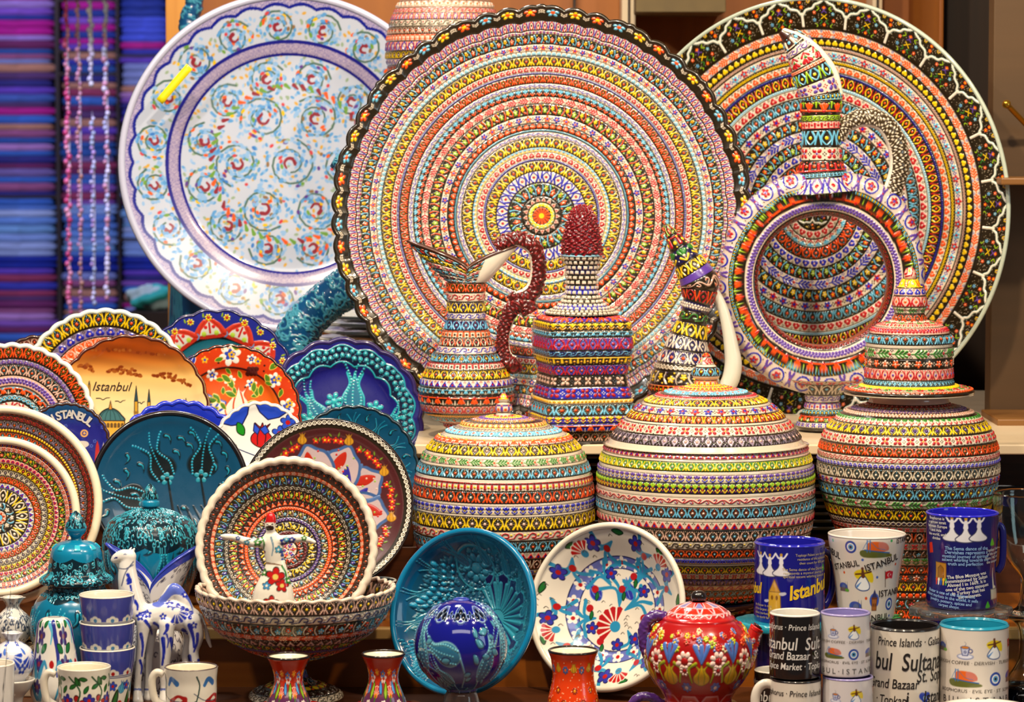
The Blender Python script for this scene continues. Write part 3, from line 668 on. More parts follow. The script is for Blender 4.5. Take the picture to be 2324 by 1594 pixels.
jar('mosaic_jar', 'largest domed mosaic jar, in the middle of the three, on a blue dish', 1600, 1352, 2.42,
    [(874, 26), (878, 48), (886, 84), (898, 118), (915, 146), (940, 175), (965, 196), (985, 210), (1004, 222)],
    [(1006, 224), (1020, 232), (1050, 241), (1090, 246), (1140, 246), (1190, 240), (1240, 226), (1290, 199), (1330, 166), (1352, 136)],
    [(800, 1), (806, 7), (814, 12), (822, 16), (828, 20), (832, 24), (832, 22), (838, 29), (848, 32), (856, 30), (861, 24), (861, 24), (866, 25), (872, 26), (877, 24)],
    "12 drip oyw; 14 hrt iybk; 12 dot yry; 14 hk iro; 22 eye scow 1; 8 pl k; 16 tri3 irb; 28 eye kyoi; 6 pl w; 24 flo wbrk; 24 line okyw; 6 pl w; 28 clo wrak; 28 eye vkiw; 12 pl w",
    "22 tri wrbk; 5 pl w; 30 eye gyiw; 8 pl w; 24 lil wpby; 32 lil nlyo 0.7; 8 pl w; 24 wav wrb; 5 pl w; 34 eye kcio; 8 pl w; 26 tri wrbk; 34 eye kicw; 24 hk wky; 26 eye koco; 22 tri3 wby; 6 pl w; 26 eye kyow; 22 clo wrak; 24 line pkvw; 22 hk wry; 24 eye kcow; 22 dot kow; 30 gar krocw",
    "10 tri ory; 14 leaf wrlq; 8 pl w; 18 eye kcyo; 8 pl w; 12 drip woy")
jar('mosaic_jar', 'tall mosaic jar with a bell-shaped lid, at the right behind the mugs', 2058, 1392, 2.42,
    [(728, 34), (733, 62), (742, 80), (754, 90), (765, 94), (765, 97), (800, 97), (840, 98), (862, 99), (872, 104), (876, 118), (881, 140), (886, 147), (891, 146)],
    [(912, 90), (918, 96), (922, 116), (935, 148), (955, 172), (985, 192), (1020, 202), (1060, 204), (1100, 199), (1150, 184), (1200, 162), (1250, 138), (1300, 116), (1350, 100), (1392, 92)],
    [(606, 1), (610, 8), (618, 12), (626, 14), (634, 13), (634, 17), (642, 22), (650, 25), (652, 30), (668, 36), (690, 39), (702, 36), (702, 34), (716, 34), (722, 38), (732, 34)],
    "14 hrt iwrk; 16 flo irgk; 12 drip wro; 22 tri3 irb; 28 eye kcow 0.8; 6 pl w; 24 leaf wgrq; 20 flo kiow; 26 eye ir pw 0.8; 12 eye ckcw; 14 dot yyy; 20 flo irgk; 10 tri koi; 8 pl k",
    "14 hrt dreo; 20 line kwow; 22 line ipvw; 30 tri3 kiow; 28 lil wgre 0.7; 34 eye kypw; 32 clo wrak; 30 eye kooy; 18 hk wrr; 16 hrt wbik; 32 eye kewc; 22 flo wrbk; 34 eye kcyw; 28 leaf wgrk; 34 eye kyow; 20 rop kwp; 18 clo wrok; 34 line kiow; 26 clo wrrk; 24 gar kcdiw; 26 lil wgge; 28 eye kowi; 26 flo dioc; 30 eye kyow; 24 dot kow; 30 gar krocw; 30 eye koiy",
    "26 hk iry; 22 line yyow; 14 hrt ibwk; 20 eye irow; 14 leaf wgrk; 18 eye koow")
j = [o for o in COL.objects if o.get('label', '').startswith('tall mosaic jar')][0]
mb = MB(); b, f = place_lathe(2058, 1392, 2.42); lathe(mb, f([(890, 100), (890, 100), (893, 94), (900, 88), (912, 91)]), solid('i'), 200, 0); mb.build('neck', M_SMOOTH, j)
# upper jar behind the big plate, on a wooden pedestal
jar('mosaic_jar', 'pinkish round mosaic jar partly hidden behind the top left of the largest plate', 1010, 230, 3.12,
    [(-60, 30), (-50, 50), (-35, 72), (-15, 92), (4, 104)],
    [(4, 104), (20, 112), (50, 124), (90, 132), (130, 134), (170, 124), (205, 100), (230, 80)],
    [(-110, 1), (-100, 14), (-85, 20), (-70, 16), (-60, 30)],
    "20 eye iyow; 16 hk irp; 20 eye okiw; 14 hrt iryk", "18 hrt iwok; 14 hk irp; 16 line ipow; 16 hk wkr; 18 eye kiow; 16 drip iow; 22 line ibrw; 18 eye kyiw; 14 hk ibw; 18 eye koiw; 20 eye kiow; 30 gar koicw; 30 eye kyow", "14 dot iry; 14 hrt iwok")
pz = P(1010, 230, 3.12).z
box('display_pedestal', X_(1030, 3.12)-0.05, X_(1030, 3.12)+0.05, 3.07, 3.17, ZC, pz, W_DARK, None)
tag([o for o in COL.objects if o.name == 'display_pedestal'][0], 'dark wooden pedestal hidden behind the largest mosaic plate', 'pedestal')
# ------------------------------------------------------------------ things on the upper step
def local(b): return lambda px, py, dy=0.0: tuple(P(px, py, b.y+dy)-b)
# ---- ewer with forked lip
b, f = place_lathe(1058, 998, 2.68); D = ppm(b)*DENS; L_ = local(b); S = 1/ppm(b)
ew = empty('mosaic_ewer', b, 'tall mosaic ewer with wide forked lips and a dark red handle', 'ewer')
mb = MB(); sh = lambda th, s: 1+0*s*th
lathe(mb, f([(640, 44), (690, 42), (725, 44), (755, 52), (785, 62), (815, 78), (845, 95), (875, 105), (905, 106), (930, 98), (945, 80), (956, 60), (960, 52), (975, 46), (990, 48), (998, 56)]),
      bandp("30 eye kooy; 26 hk wrr; 32 eye nyyw; 20 hk wbb; 32 eye nccr; 22 drip wok; 26 line kwor; 24 hk wbr; 28 eye kcyo; 22 drip wrq; 32 eye kyow; 24 tri wbrr; 20 star kcww; 32 star korw; 26 eye irpk; 18 tri3 kay; 26 eye kcow; 22 wav imm; 18 dot mri; 30 dot mdr; 10 pl d", D), D, 0.0016)
ewo = mb.build('body', M_GLAZE, ew)
# lip: a trough that rises and flares to both sides
n, m = int(70*Q)+20, int(300*Q)+60; th = np.linspace(0, 2*PI, m, endpoint=False); t = np.linspace(0, 1, n)[:, None]
c, s_ = np.cos(th)[None], np.sin(th)[None]
z0 = f([(640, 44)])[0][1]; side = np.where(c < 0, 1.0, 0.85); k = np.abs(c)
X = 44*c*(1+0.12*t)+np.sign(c)*k**1.15*(np.where(c < 0, 88, 66))*t**1.2; Yy = 44*s_*(1+0.2*t-0.6*t*t*k); Z = (30+k**0.75*side*62)*t**1.3
def lip(off):
    return np.stack([(X*(1-off)+4)*S, Yy*(1-off)*S, z0+Z*S], -1)
Cc, H = bands("26 eye wcor; 24 hrt wkrk; 22 eye kcow; 26 clo wrpk; 26 eye kycl; 26 gar korcw; 10 pl k", 1-(1-t)+0*th, th[None]+0*t, lambda q: 3.0, 140)
Cc, H = bands("26 eye wcor; 24 hrt wkrk; 22 eye kcow; 26 clo wrpk; 26 eye kycl; 26 gar korcw; 10 pl k", t+0*th, th[None]+0*t, lambda q: 3.0, 140)
mk = (np.mod(th+0*t, 2*PI) < 1.2) | (np.mod(th+0*t, 2*PI) > 5.1); Cc[mk] = c_('h'); H[mk] = 0
mb = MB(); A = lip(0.0); N = normals(A, True); A = A+N*(H*0.0014)[..., None]*1; mb.grid(A, Cc, wrap=True, flip=False); mb.grid(lip(0.0)-np.stack([c, s_, 0*c], -1)*0.002, c_('h'), wrap=True, flip=True)
edge = lip(0.0)[-1]-np.stack([c[0], s_[0], 0*c[0]], -1)*0.001; a = np.linspace(0, 2*PI, 8, endpoint=False)
rad = np.stack([c[0], s_[0], 0*c[0]], -1)
mb.grid(edge[None]+0.0021*(np.cos(a)[:, None, None]*rad[None]+np.sin(a)[:, None, None]*np.array([0, 0, 1.0])), rgb('4a2410'), wrap=True, wrap2=True)
mb.build('lip', M_GLAZE, ew)
def bumpy(col, col2, inner=None, fr=70, seed=0, inang=None, w=0.9):
    def g(s, a, rr, L):
        ka = max(4, round(fr*float(np.mean(rr))/L)); n = 1.3*np.sin(s*fr+1.1*np.sin(a*2+s*9))*np.sin(a*ka+1.6*np.sin(s*fr*0.45))+0.4*np.sin(s*fr*2.1+a*(ka+3)); H = np.clip(n, 0, 1.2)
        C = c_(col)*(1-np.clip(n, 0, 1)[..., None])+c_(col2)*np.clip(n, 0, 1)[..., None]
        if inner is not None:
            m = np.cos(a-inang) > math.cos(w); C[m] = c_(inner); H[m] = 0
        return C, H
    return g
mb = MB(); M2 = int(40*Q)+12
sweep(mb, [L_(1126, 566), L_(1150, 549), L_(1182, 545), L_(1212, 566), L_(1221, 608), L_(1214, 650), L_(1196, 672), L_(1170, 675), L_(1160, 664)], np.array([17, 17, 17, 17, 17, 18, 20, 15, 10])*S, bumpy('4a1410', '8a1c1c', 'h', 90, inang=PI, w=0.8), m=M2, n=int(260*Q)+40, relief=0.002)
sweep(mb, [L_(1203, 712), L_(1190, 690), L_(1165, 700), L_(1148, 735), L_(1142, 780), L_(1148, 812), L_(1166, 828), L_(1178, 820)], np.array([20, 22, 19, 15, 14, 17, 21, 13])*S, bumpy('4a1410', '8a1c1c', 'h', 80, inang=0, w=0.55), m=M2, n=int(240*Q)+40, relief=0.002)
mb.build('handle', M_SMOOTH, ew)
# ---- square bottle
b, f = place_lathe(1320, 1003, 2.63); D = ppm(b)*DENS
bo = empty('square_bottle', b, 'square-shouldered blue and purple mosaic bottle with a knobbly red stopper', 'bottle')
rot = math.radians(14)
def sqx(th, s):
    w = np.clip((s-0.0)/0.16, 0, 1)**1.2; a = th-rot; p = 7.0
    q = (np.abs(np.cos(a))**p+np.abs(np.sin(a))**p)**(-1/p); return 1+(q-1)*w
mb = MB()
lathe(mb, f([(712, 44), (716, 70), (722, 90), (740, 97), (770, 99), (795, 99), (825, 92), (850, 88), (880, 94), (910, 101), (940, 106), (962, 107), (975, 98), (988, 92), (1003, 94)]),
      bandp("30 pav bwb; 42 eye boro 0.9; 24 lil kyay; 20 star kcwc; 40 eye prrc .8; 20 hk nccw; 24 drip kya; 34 eye brow .9; 34 clo kiwk 0.8; 38 clo brpw .9; 14 dot way; 36 eye kcow; 22 lil byyo; 30 star boiw; 34 eye kioy .9; 12 pl k", D), D, 0.002, xs=sqx)
lathe(mb, f([(577, 42), (582, 46), (590, 40), (610, 36), (635, 34), (660, 35), (680, 42), (697, 58), (712, 84)]), bandp("6 pl s; 26 pav kw 0.7; 26 pav nw .7; 26 pav kw .7; 26 pav bw .7; 26 pav kw .7; 26 pav bw .7; 24 pav kw .7", D), D, 0.002)
mb.build('body', M_GLAZE, bo)
mb = MB(); lathe(mb, f([(468, 2), (474, 16), (490, 27), (515, 35), (545, 41), (565, 44), (574, 44), (578, 36)]), lambda s, th, r, L: bumpy('5c080e', '98121c', None, 60)(s, th, r, L), D, 0.003); mb.build('stopper', M_SMOOTH, bo)
# ---- ring flask
bC = P(1866, 636, 2.76); bb = P(1866, 974, 2.76); S = 1/ppm(bC); D = DENS/S; fl_ = empty('ring_flask', bb, 'mosaic ewer with a big open ring body, tall beak and looped handle', 'ewer')
loc = bC-bb
mb = MB(); nphi, npsi = int(760*Q), int(170*Q); phi = np.linspace(0, 2*PI, nphi, endpoint=False); psi = np.linspace(0, 2*PI, npsi, endpoint=False)
deg = np.array([-30, 0, 20, 45, 65, 90, 115, 140, 160, 180, 205, 230, 250, 270, 290, 310, 330, 360, 380]); ro = np.array([238, 230, 236, 256, 256, 244, 252, 246, 236, 232, 238, 250, 258, 262, 258, 250, 238, 230, 236])
Ro = np.interp(np.degrees(phi), deg, ro); Ri = 146.0; mid = (Ro+Ri)/2; hw = (Ro-Ri)/2; T = 40.0
cp, sp = np.cos(psi)[:, None], np.sin(psi)[:, None]
sx = np.sign(cp)*np.abs(cp)**0.55; sy = np.sign(sp)*np.abs(sp)**0.8
rho = mid[None]+hw[None]*sx
G = np.stack([rho*np.cos(phi), -T*sy+0*rho, rho*np.sin(phi)], -1)*S
Cc = np.zeros(rho.shape+(3,)); H = np.zeros(rho.shape)
front = (sy > -0.2)+0*rho > 0
spec = "12 hk kro; 30 tri3 wpp; 34 star korl; 12 drip kcy"   # from the hole outward
tot = 68.0; ins = np.clip((rho-148)/tot, 0, 1); thf = phi[None]+0*rho
Cb, Hb = bands(spec, ins*0.999, thf, lambda s: 2*PI*(150+s*tot)/tot, tot)
wh = Canvas(0, 0, 1.6, 1, 60, 'cfc0b4', wrap=True); fl(wh, 0.4, 0.55, 0.24, 'r', 'p', 5, 1); wh.ring(0.4, 0.55, 0.40, 0.05, 'b', 0.4)
for q in (-1, 1): wh.stroke([(1.2+q*0.12, 0.9), (1.2+q*0.03, 0.5), (1.2+q*0.14, 0.1)], 0.05, 0.08, 'p', 0.6)
wh.disc(0.8, 0.2, 0.04, 'q'); wh.disc(0.86, 0.8, 0.04, 'q'); wh.disc(1.2, 0.5, 0.05, 'r')
Cw, Hw = wh.sample(np.mod(thf/(2*PI)*24, 1)*1.6, np.clip((rho-216)/40, 0, 0.99))
inn = rho < 149; out = rho > 216
Cc[:] = Cb; H[:] = Hb; Cc[out] = Cw[out]; H[out] = Hw[out]; Cc[inn] = c_('8a3a10'); H[inn] = 0
N = normals(G, True); G2 = G-N*(H*0.0018)[..., None]*-1
mb.grid(G2+np.array(loc), Cc, wrap=True, wrap2=True, flip=True); mb.build('ring_body', M_GLAZE, fl_)
b = bb; L_ = local(b)
def tp(spec, px):
    return lambda s, a, rr, L: bands(spec, s, np.mod(a, 2*PI), lambda q: 2*PI*float(rr[min(len(rr)-1, int(q*len(rr)))])/L, px)
mb = MB(); sweep(mb, [L_(1868, 440), L_(1866, 408), L_(1864, 370), L_(1864, 310), L_(1863, 260), L_(1862, 215), L_(1845, 165), L_(1820, 118), L_(1796, 88), L_(1772, 70)],
      np.array([86, 62, 47, 43, 44, 47, 46, 36, 24, 8])*S, tp("40 line wpbr; 12 drip kcc; 26 drip kro; 34 clo wrpk; 40 line kccy; 20 drip irr; 14 hk lkk; 34 star korl; 14 drip kcy; 34 clo wprr; 34 line kcly; 10 drip wor; 34 lil wrrg; 20 hk wpp; 30 drip dwc; 20 pl d", 430), m=int(230*Q)+20, n=int(430*Q)+40, relief=0.0018, flat=0.82); mb.build('spout', M_GLAZE, fl_)
mb = MB(); sweep(mb, [L_(1776, 66, -0.004), L_(1822, 86, -0.008), L_(1860, 116, -0.010), L_(1893, 162, -0.010), L_(1910, 218, -0.006)], np.array([4, 7, 8, 8, 5])*S, solid('f0ecd8'), m=14, n=60, relief=0, caps=True); mb.build('spout_edge', M_SMOOTH, fl_)
mb = MB(); sweep(mb, [L_(1904, 318), L_(1920, 285), L_(1960, 268), L_(2005, 280), L_(2034, 325), L_(2040, 380), L_(2026, 430), L_(2012, 466), L_(2022, 500)],
      np.array([15, 18, 20, 21, 22, 22, 21, 24, 26])*S, bumpy('3a2c18', 'e4d8c0', 'e8e0d0', 170, inang=PI, w=0.8), m=M2+10, n=int(420*Q)+40, relief=0.0015); mb.build('handle', M_GLAZE, fl_)
mb = MB(); b2, f2 = place_lathe(1866, 974, 2.76)
lathe(mb, f2([(860, 84), (870, 60), (885, 44), (900, 39), (915, 38), (935, 44), (955, 54), (966, 58), (974, 56)]), bandp("30 clo wrpk; 40 line kwwc; 20 hk wpp; 20 drip wpr; 14 drip kcy; 22 star korl; 16 clo wbrq; 8 pl k", ppm(b2)*DENS), ppm(b2)*DENS, 0.0016); mb.build('foot', M_GLAZE, fl_)
# ---- small dark ewer with white handle
b, f = place_lathe(1556, 985, 2.70); L_ = local(b); S = 1/ppm(b); de = empty('dark_ewer', b, 'slender dark mosaic ewer with a curved beak and a plain white handle', 'ewer')
mb = MB(); sweep(mb, [L_(1510, 508), L_(1522, 530), L_(1543, 566), L_(1566, 604), L_(1586, 640), L_(1586, 668), L_(1578, 700), L_(1570, 740), L_(1560, 780), L_(1556, 815), L_(1554, 850), L_(1554, 900), L_(1556, 950), L_(1556, 985)],
      np.array([3, 12, 24, 34, 44, 38, 30, 34, 46, 60, 74, 82, 66, 56])*S, tp("26 gar korlw; 26 drip kry; 30 lil ngyw; 24 line kyyw; 14 pl p; 22 wav kio; 26 line kror; 18 tri3 nwp; 22 hk kgy; 28 line kyyw; 26 line nwww; 26 eye nwop; 12 rop kw; 26 gar kyywp; 14 drip koy; 30 gar nworw; 30 gar nbrow; 24 drip krw", 520), m=int(200*Q)+20, n=int(380*Q)+40, relief=0.0018); mb.build('body', M_GLAZE, de)
mb = MB(); sweep(mb, [L_(1600, 658), L_(1622, 664), L_(1640, 700), L_(1652, 745), L_(1660, 790), L_(1664, 830), L_(1655, 868), L_(1630, 895), L_(1605, 905)], np.array([8, 10, 12, 14, 17, 20, 20, 16, 12])*S, solid('d8d8cc'), m=26, n=90, relief=0); mb.build('handle', M_SMOOTH, de)
# ---- teal relief ewer behind the largest plate
b = P(700, 975, 3.0); b.z = ZL; L_ = local(b); S = 1/ppm(b); te = empty('teal_ewer', b, 'dark teal relief ewer whose curved arm shows left of the largest plate', 'ewer')
def scrolls(bg1, bg2, line):
    c = Canvas(0, 0, 2, 1, 110, bg1, wrap=True); r = random.Random(4)
    for k in range(70):
        x, y, q, s = r.random()*2, r.uniform(0.05, 0.95), r.uniform(0.09, 0.16), r.choice((-1, 1)); a0 = r.random()*6
        t = np.linspace(0, 4.6, 10); c.stroke(np.c_[x+s*q*(1-t/7)*np.cos(a0+t), y+q*(1-t/7)*np.sin(a0+t)], 0.02, 0.03, line, 1, smooth=False)
    for k in range(60): c.disc(r.random()*2, r.random(), 0.014, line, 1)
    return c
TC = scrolls('0e4a7c', '0', '4596b0')
mb = MB(); sweep(mb, [L_(688, 960), L_(664, 850), L_(668, 785), L_(690, 735), L_(735, 690), L_(790, 650), L_(850, 600), L_(880, 540), L_(870, 470), L_(835, 420), L_(790, 385), L_(757, 362)],
     np.array([70, 56, 50, 46, 44, 46, 46, 42, 38, 32, 24, 14])*S, lambda s, a, rr, L: TC.sample(np.mod(s*5, 1)*2, np.mod(a/(2*PI)*2.0, 1)), m=int(130*Q)+24, n=int(420*Q)+40, relief=0.002)
mb.build('neck', M_SMOOTH, te)
b2, f2 = place_lathe(800, 1045, 3.0); mb = MB()
zz = [(ry, (ZC+0.0)+0) for ry in (0,)]
pts = [(0.02, 0.12), (0.05, 0.11), (0.07, 0.085), (0.075, 0.06), (0.06, 0.03), (0.05, 0.012), (0.055, 0.0)]
lathe(mb, pts, lambda s, th, r, L: TC.sample(np.mod(th/(2*PI)*3, 1)*2, s), 900, 0.002); mb.build('body', M_SMOOTH, te)
# ---- teal jug top behind the swirl plate
b = P(455, 60, 3.6); b.z = 1.25; e = empty('teal_ewer', b, 'second dark teal ewer, only its tip showing behind the top of the swirl plate', 'ewer'); L_ = local(b); S = 1/ppm(P(455, 60, 3.6))
mb = MB(); sweep(mb, [L_(438, -60), L_(444, -20), L_(440, 15), L_(430, 60), L_(470, 150), L_(520, 300)], np.array([10, 18, 20, 24, 50, 90])*S, lambda s, a, rr, L: TC.sample(np.mod(s*4, 1)*2, np.mod(a/(2*PI), 1)), m=40, n=120, relief=0.002)
mb.build('neck', M_SMOOTH, e); mb = MB(); zt = P(0, 300, 3.6).z-b.z; lathe(mb, [(0.03, zt+0.02), (0.085, zt), (0.10, zt-0.06), (0.07, zt-0.12), (0.05, zt-0.16), (0.06, 0.0)], lambda s, th, r, L: TC.sample(np.mod(th/(2*PI)*3, 1)*2, s), 400, 0.002); mb.build('body', M_SMOOTH, e)
box('display_pedestal', b.x-0.1, b.x+0.1, 3.5, 3.7, ZA-0.05, b.z, W_DARK); tag([o for o in COL.objects if o.name.startswith('display_pedestal')][-1], 'dark wooden pedestal behind the swirl plate', 'pedestal')
# support behind the left group for the swirl plate
zs = P(658, 752, 3.3).z
box('display_riser', X_(330, 3.3), X_(700, 3.3), 3.24, 3.42, ZL, zs-0.004, W_DARK); tag([o for o in COL.objects if o.name.startswith('display_riser')][-1], 'dark wooden riser under the swirl plate', 'riser')
# ---- stacks of plain plates under and behind
def stack_proto(name, R, col, h=0.012):
    mb = MB(); lathe(mb, [(0.001, h*0.45), (R*0.6, h*0.45), (R*0.75, h*0.7), (R, h*1.0)], solid(col), 250, 0, sign=-1, full=True, m=64)
    lathe(mb, [(R, h*1.0), (R*1.01, h*0.8), (R*1.0, h*0.62), (R*0.75, h*0.3), (R*0.6, 0), (0.001, 0)], solid(col), 250, 0, full=True, m=64); return mb.build(name, M_SMOOTH)
def stack(R, col, x, y, z, n, dz, label, group, jit=0.004):
    o = stack_proto('stacked_plate', R, col); tag(o, label, 'plate', group)
    for k in range(n):
        c = o if k == 0 else o.copy()
        if k: COL.objects.link(c)
        c.location = (x+RNG.uniform(-jit, jit), y+RNG.uniform(-jit, jit), z+k*dz)
for (px, Y, R, n, lab) in ((1350, 2.80, 0.085, 12, 'brown plate in the stack between the smallest and largest jars'), (1848, 2.80, 0.080, 12, 'brown plate in the stack between the largest and the tall jar'),
                        (1000, 2.80, 0.08, 12, 'brown plate in the shadowed stack left of the smallest jar')):
    stack(R, '5a4428', X_(px, Y), Y, Z2, n-1, 0.0103, lab, lab.split(' in the ')[1])
zt = P(850, 702, 3.15).z
stack(0.098, 'f4ecd8', X_(868, 3.15), 3.15, ZL, int((zt-ZL)/0.0122), 0.0122, 'cream plate in the tall stack behind the navy and teal tulip plate', 'tall cream plate stack')
# ------------------------------------------------------------------ lettering
TXT = {}
def text_geo(body, bold=0.0, shear=0.0, res=3):
    key = (body, bold, shear)
    if key not in TXT:
        cu = bpy.data.curves.new('t', 'FONT'); cu.body = body; cu.size = 1.0; cu.shear = shear; cu.offset = bold; cu.resolution_u = res; cu.align_x = 'CENTER'
        o = bpy.data.objects.new('t', cu); me = bpy.data.meshes.new_from_object(o); V = np.array([v.co[:2] for v in me.vertices]); F = [list(p.vertices) for p in me.polygons]
        bpy.data.meshes.remove(me); bpy.data.objects.remove(o); bpy.data.curves.remove(cu)
        V = V-np.array([0, 0.35]); TXT[key] = (V, F)
    return TXT[key]
def put_text(mb, body, col, mapf, x, y, size, rot=0.0, bold=0.0, shear=0.0, sx=1.0):
    """mapf(X, Y)->(n,3) places flat lettering on a surface"""
    V, F = text_geo(body, bold, shear); ca, sa = math.cos(rot), math.sin(rot); q = V*size*np.array([sx, 1])
    X = x+q[:, 0]*ca-q[:, 1]*sa; Y = y+q[:, 0]*sa+q[:, 1]*ca
    mb.poly(mapf(X, Y), F, col)

# ------------------------------------------------------------------ the fan of plates at the left
def dots_line(c, pts, r, col, n=12, h=1.0):
    p = catmull(np.array(pts, float), 6); d = np.r_[0, np.cumsum(np.hypot(*np.diff(p, axis=0).T))]
    for s in np.linspace(0, d[-1], n): c.disc(float(np.interp(s, d, p[:, 0])), float(np.interp(s, d, p[:, 1])), r, col, h)
def tulip(c, x, y, ang, L, body, line, dot=None, w=0.32, base=None):
    ca, sa = math.cos(ang), math.sin(ang); T = lambda u, v: (x+L*(u*ca-v*sa), y+L*(u*sa+v*ca))
    c.poly([T(0, 0), T(0.18, w*0.9), T(0.45, w), T(0.75, w*0.45), T(1.0, w*0.75), T(0.85, w*0.2), T(1.02, 0), T(0.85, -w*0.2), T(1.0, -w*0.75), T(0.75, -w*0.45), T(0.45, -w), T(0.18, -w*0.9)], body, 0.4, smooth=True, line=line, lw=L*0.018)
    if dot is not None:
        for s in (-1, 1): dots_line(c, [T(0.1, s*w*0.6), T(0.45, s*w*0.72), T(0.8, s*w*0.3), T(1.1, s*w*0.8), T(1.2, s*w*1.1)], L*0.028, dot, 18)
        dots_line(c, [T(0.2, 0), T(0.6, 0.02), T(1.05, -0.02), T(1.3, -0.12)], L*0.024, dot, 16)
    else:
        for s in (-1, 1): c.stroke([T(0.12, s*w*0.35), T(0.5, s*w*0.4), T(0.85, s*w*0.15)], L*0.02, L*0.02, line, 0.5)
    if base is not None:
        fl(c, *T(0.06, 0), L*0.17, base, body, 5, 1)
def leafp(c, x, y, ang, L, col, line='k', w=0.22, h=0.4):
    ca, sa = math.cos(ang), math.sin(ang); T = lambda u, v: (x+L*(u*ca-v*sa), y+L*(u*sa+v*ca))
    c.poly([T(0, 0), T(0.35, w), T(0.75, w*0.7), T(1, 0), T(0.7, -w*0.8), T(0.3, -w*0.8)], col, h, smooth=True, line=line, lw=L*0.035)
def paisley(c, x, y, ang, L, col, line, h=0.9):
    ca, sa = math.cos(ang), math.sin(ang); T = lambda u, v: (x+L*(u*ca-v*sa), y+L*(u*sa+v*ca))
    c.stroke([T(0, 0), T(0.3, 0.22), T(0.7, 0.1), T(1, -0.15)], L*0.24, L*0.02, line, h); c.stroke([T(0.02, 0.02), T(0.3, 0.2), T(0.65, 0.1)], L*0.11, L*0.03, col, h*1.4)
def carnation(c, x, y, ang, r, col, mid, line='w', n=7, h=0.5):
    for k in range(n):
        a = ang+(k-(n-1)/2)*0.42; c.poly([(x, y), (x+r*math.cos(a-0.2), y+r*math.sin(a-0.2)), (x+1.08*r*math.cos(a), y+1.08*r*math.sin(a)), (x+r*math.cos(a+0.2), y+r*math.sin(a+0.2))], col, h, line=line, lw=r*0.04)
    c.disc(x, y, r*0.28, mid, 0.6)
def flower6(c, x, y, r, col, mid, line=None, n=5, rot=0.2):
    if line is not None: fl(c, x, y, r*1.1, line, line, n, 0.3, rot, 0.46)
    fl(c, x, y, r, col, mid, n, 0.6, rot)
LEFT = []
def lplate(label, cx, cy, rx, ry, Y, paint, base, **k):
    k.pop('pitch', 0); k.pop('yaw', 0); k['tilt'] = (math.degrees((cx-500)/6960), 8); rx = ry = max(rx, ry)
    o = plate(k.pop('name', 'display_plate'), label, 'plate', cx, cy, rx, ry, Y, paint, **k); LEFT.append((o, base)); return o
def rig(spec, pxs): return pbands(spec, pxs)
# N and M: mosaic plates with plain cream rims
msp = "8 pl w; 14 hrt koik; 20 line kroy; 24 eye kcoi; 14 dot kyr; 18 hk wro; 16 flo wrbk; 22 eye koiy; 14 rop kcy; 20 gar korcw; 20 eye kyow; 16 hrt wrbk; 30 eye koow; 20 flo wbrk; 30 eye kwoy; 60 gar kwdew"
lplate('mosaic plate with a plain cream rim, nearest at the left edge', -4, 1172, 178, 180, 2.34, rig("9 pl h; 12 line dobe; 12 clo irlk; 16 gar koylw; 12 hrt irbk; 16 eye kyor; 16 eye kevw; 18 eye dooy; 14 tri ebrk; 34 line keye 0.8; 22 gar kewcw; 10 tri iok; 8 pl c", 180), Z1, rim='ece0c4', rimt=0.0055, back='c8b898', prof=SHAL, N=int(300*Q), pitch=-1)
lplate('larger mosaic plate with a plain cream rim, second from the front at left edge', 0, 1146, 222, 226, 2.395, rig("9 pl h; 14 line kroi; 14 hk dro; 20 eye kvow; 10 dot kyr; 20 eye koci; 14 hk iby; 18 gar korcw; 16 line kpoi; 20 eye kooy; 18 flo irbk; 100 gar kocw", 225), Z1, rim='ece0c4', rimt=0.006, back='c8b898', prof=SHAL, N=int(340*Q), pitch=-1)
# L: teal plate with black tulips
c = dcanvas(178, '084466'); r_ = random.Random(3)
for (px, py, a, L) in ((381, 1088, 2.05, 0.50), (455, 1083, 1.45, 0.52), (332, 1134, 2.95, 0.5), (560, 1165, 1.9, 0.4)):
    x, y = (px-385)/178, (1110-py)/178; tulip(c, x, y, a, L, '081418', '062c40', '1c9cc0', 0.36, '2a90a8'); c.stroke([(x, y), (x+0.05, y-0.3), (x+0.12, y-0.7)], 0.012, 0.02, '06141c', 0.2)
for (px, py, a) in ((374, 985, 2), (405, 990, 2.2), (425, 1005, 2), (430, 978, 2), (288, 1030, 1.2), (315, 1050, 1.9), (285, 1065, 1.5), (262, 1090, 2), (395, 1020, 2), (485, 1050, 1.4), (490, 1000, 2), (505, 1025, 1.8), (515, 1060, 1.2), (500, 1100, 1.6), (245, 1160, 0.5), (415, 1150, 2), (440, 1180, 1.3), (480, 1170, 1.7), (300, 1120, 2.5), (350, 1160, 1)):
    paisley(c, (px-385)/178, (1110-py)/178, a+3.4, 0.13, '1a98b8', '07202c')
for k in range(5): a = -0.9-0.35*k; c.stroke([(0.1+0.1*k, -0.2), (0.2+0.12*k, -0.5), (0.1+0.15*k, -0.85)], 0.012, 0.03, '06202e', 0.3)
c.field(lambda X, Y: (((np.hypot(X, Y) > 0.955)).astype(float), np.zeros(X.shape+(3,))+rgb('120c10')))
lplate('large teal plate with black tulips and a black rim, behind the round turquoise jar', 385, 1110, 178, 178, 2.46, pcanv(c), Z1, rim='100a10', rimt=0.004, back='083a50', prof=SHAL)
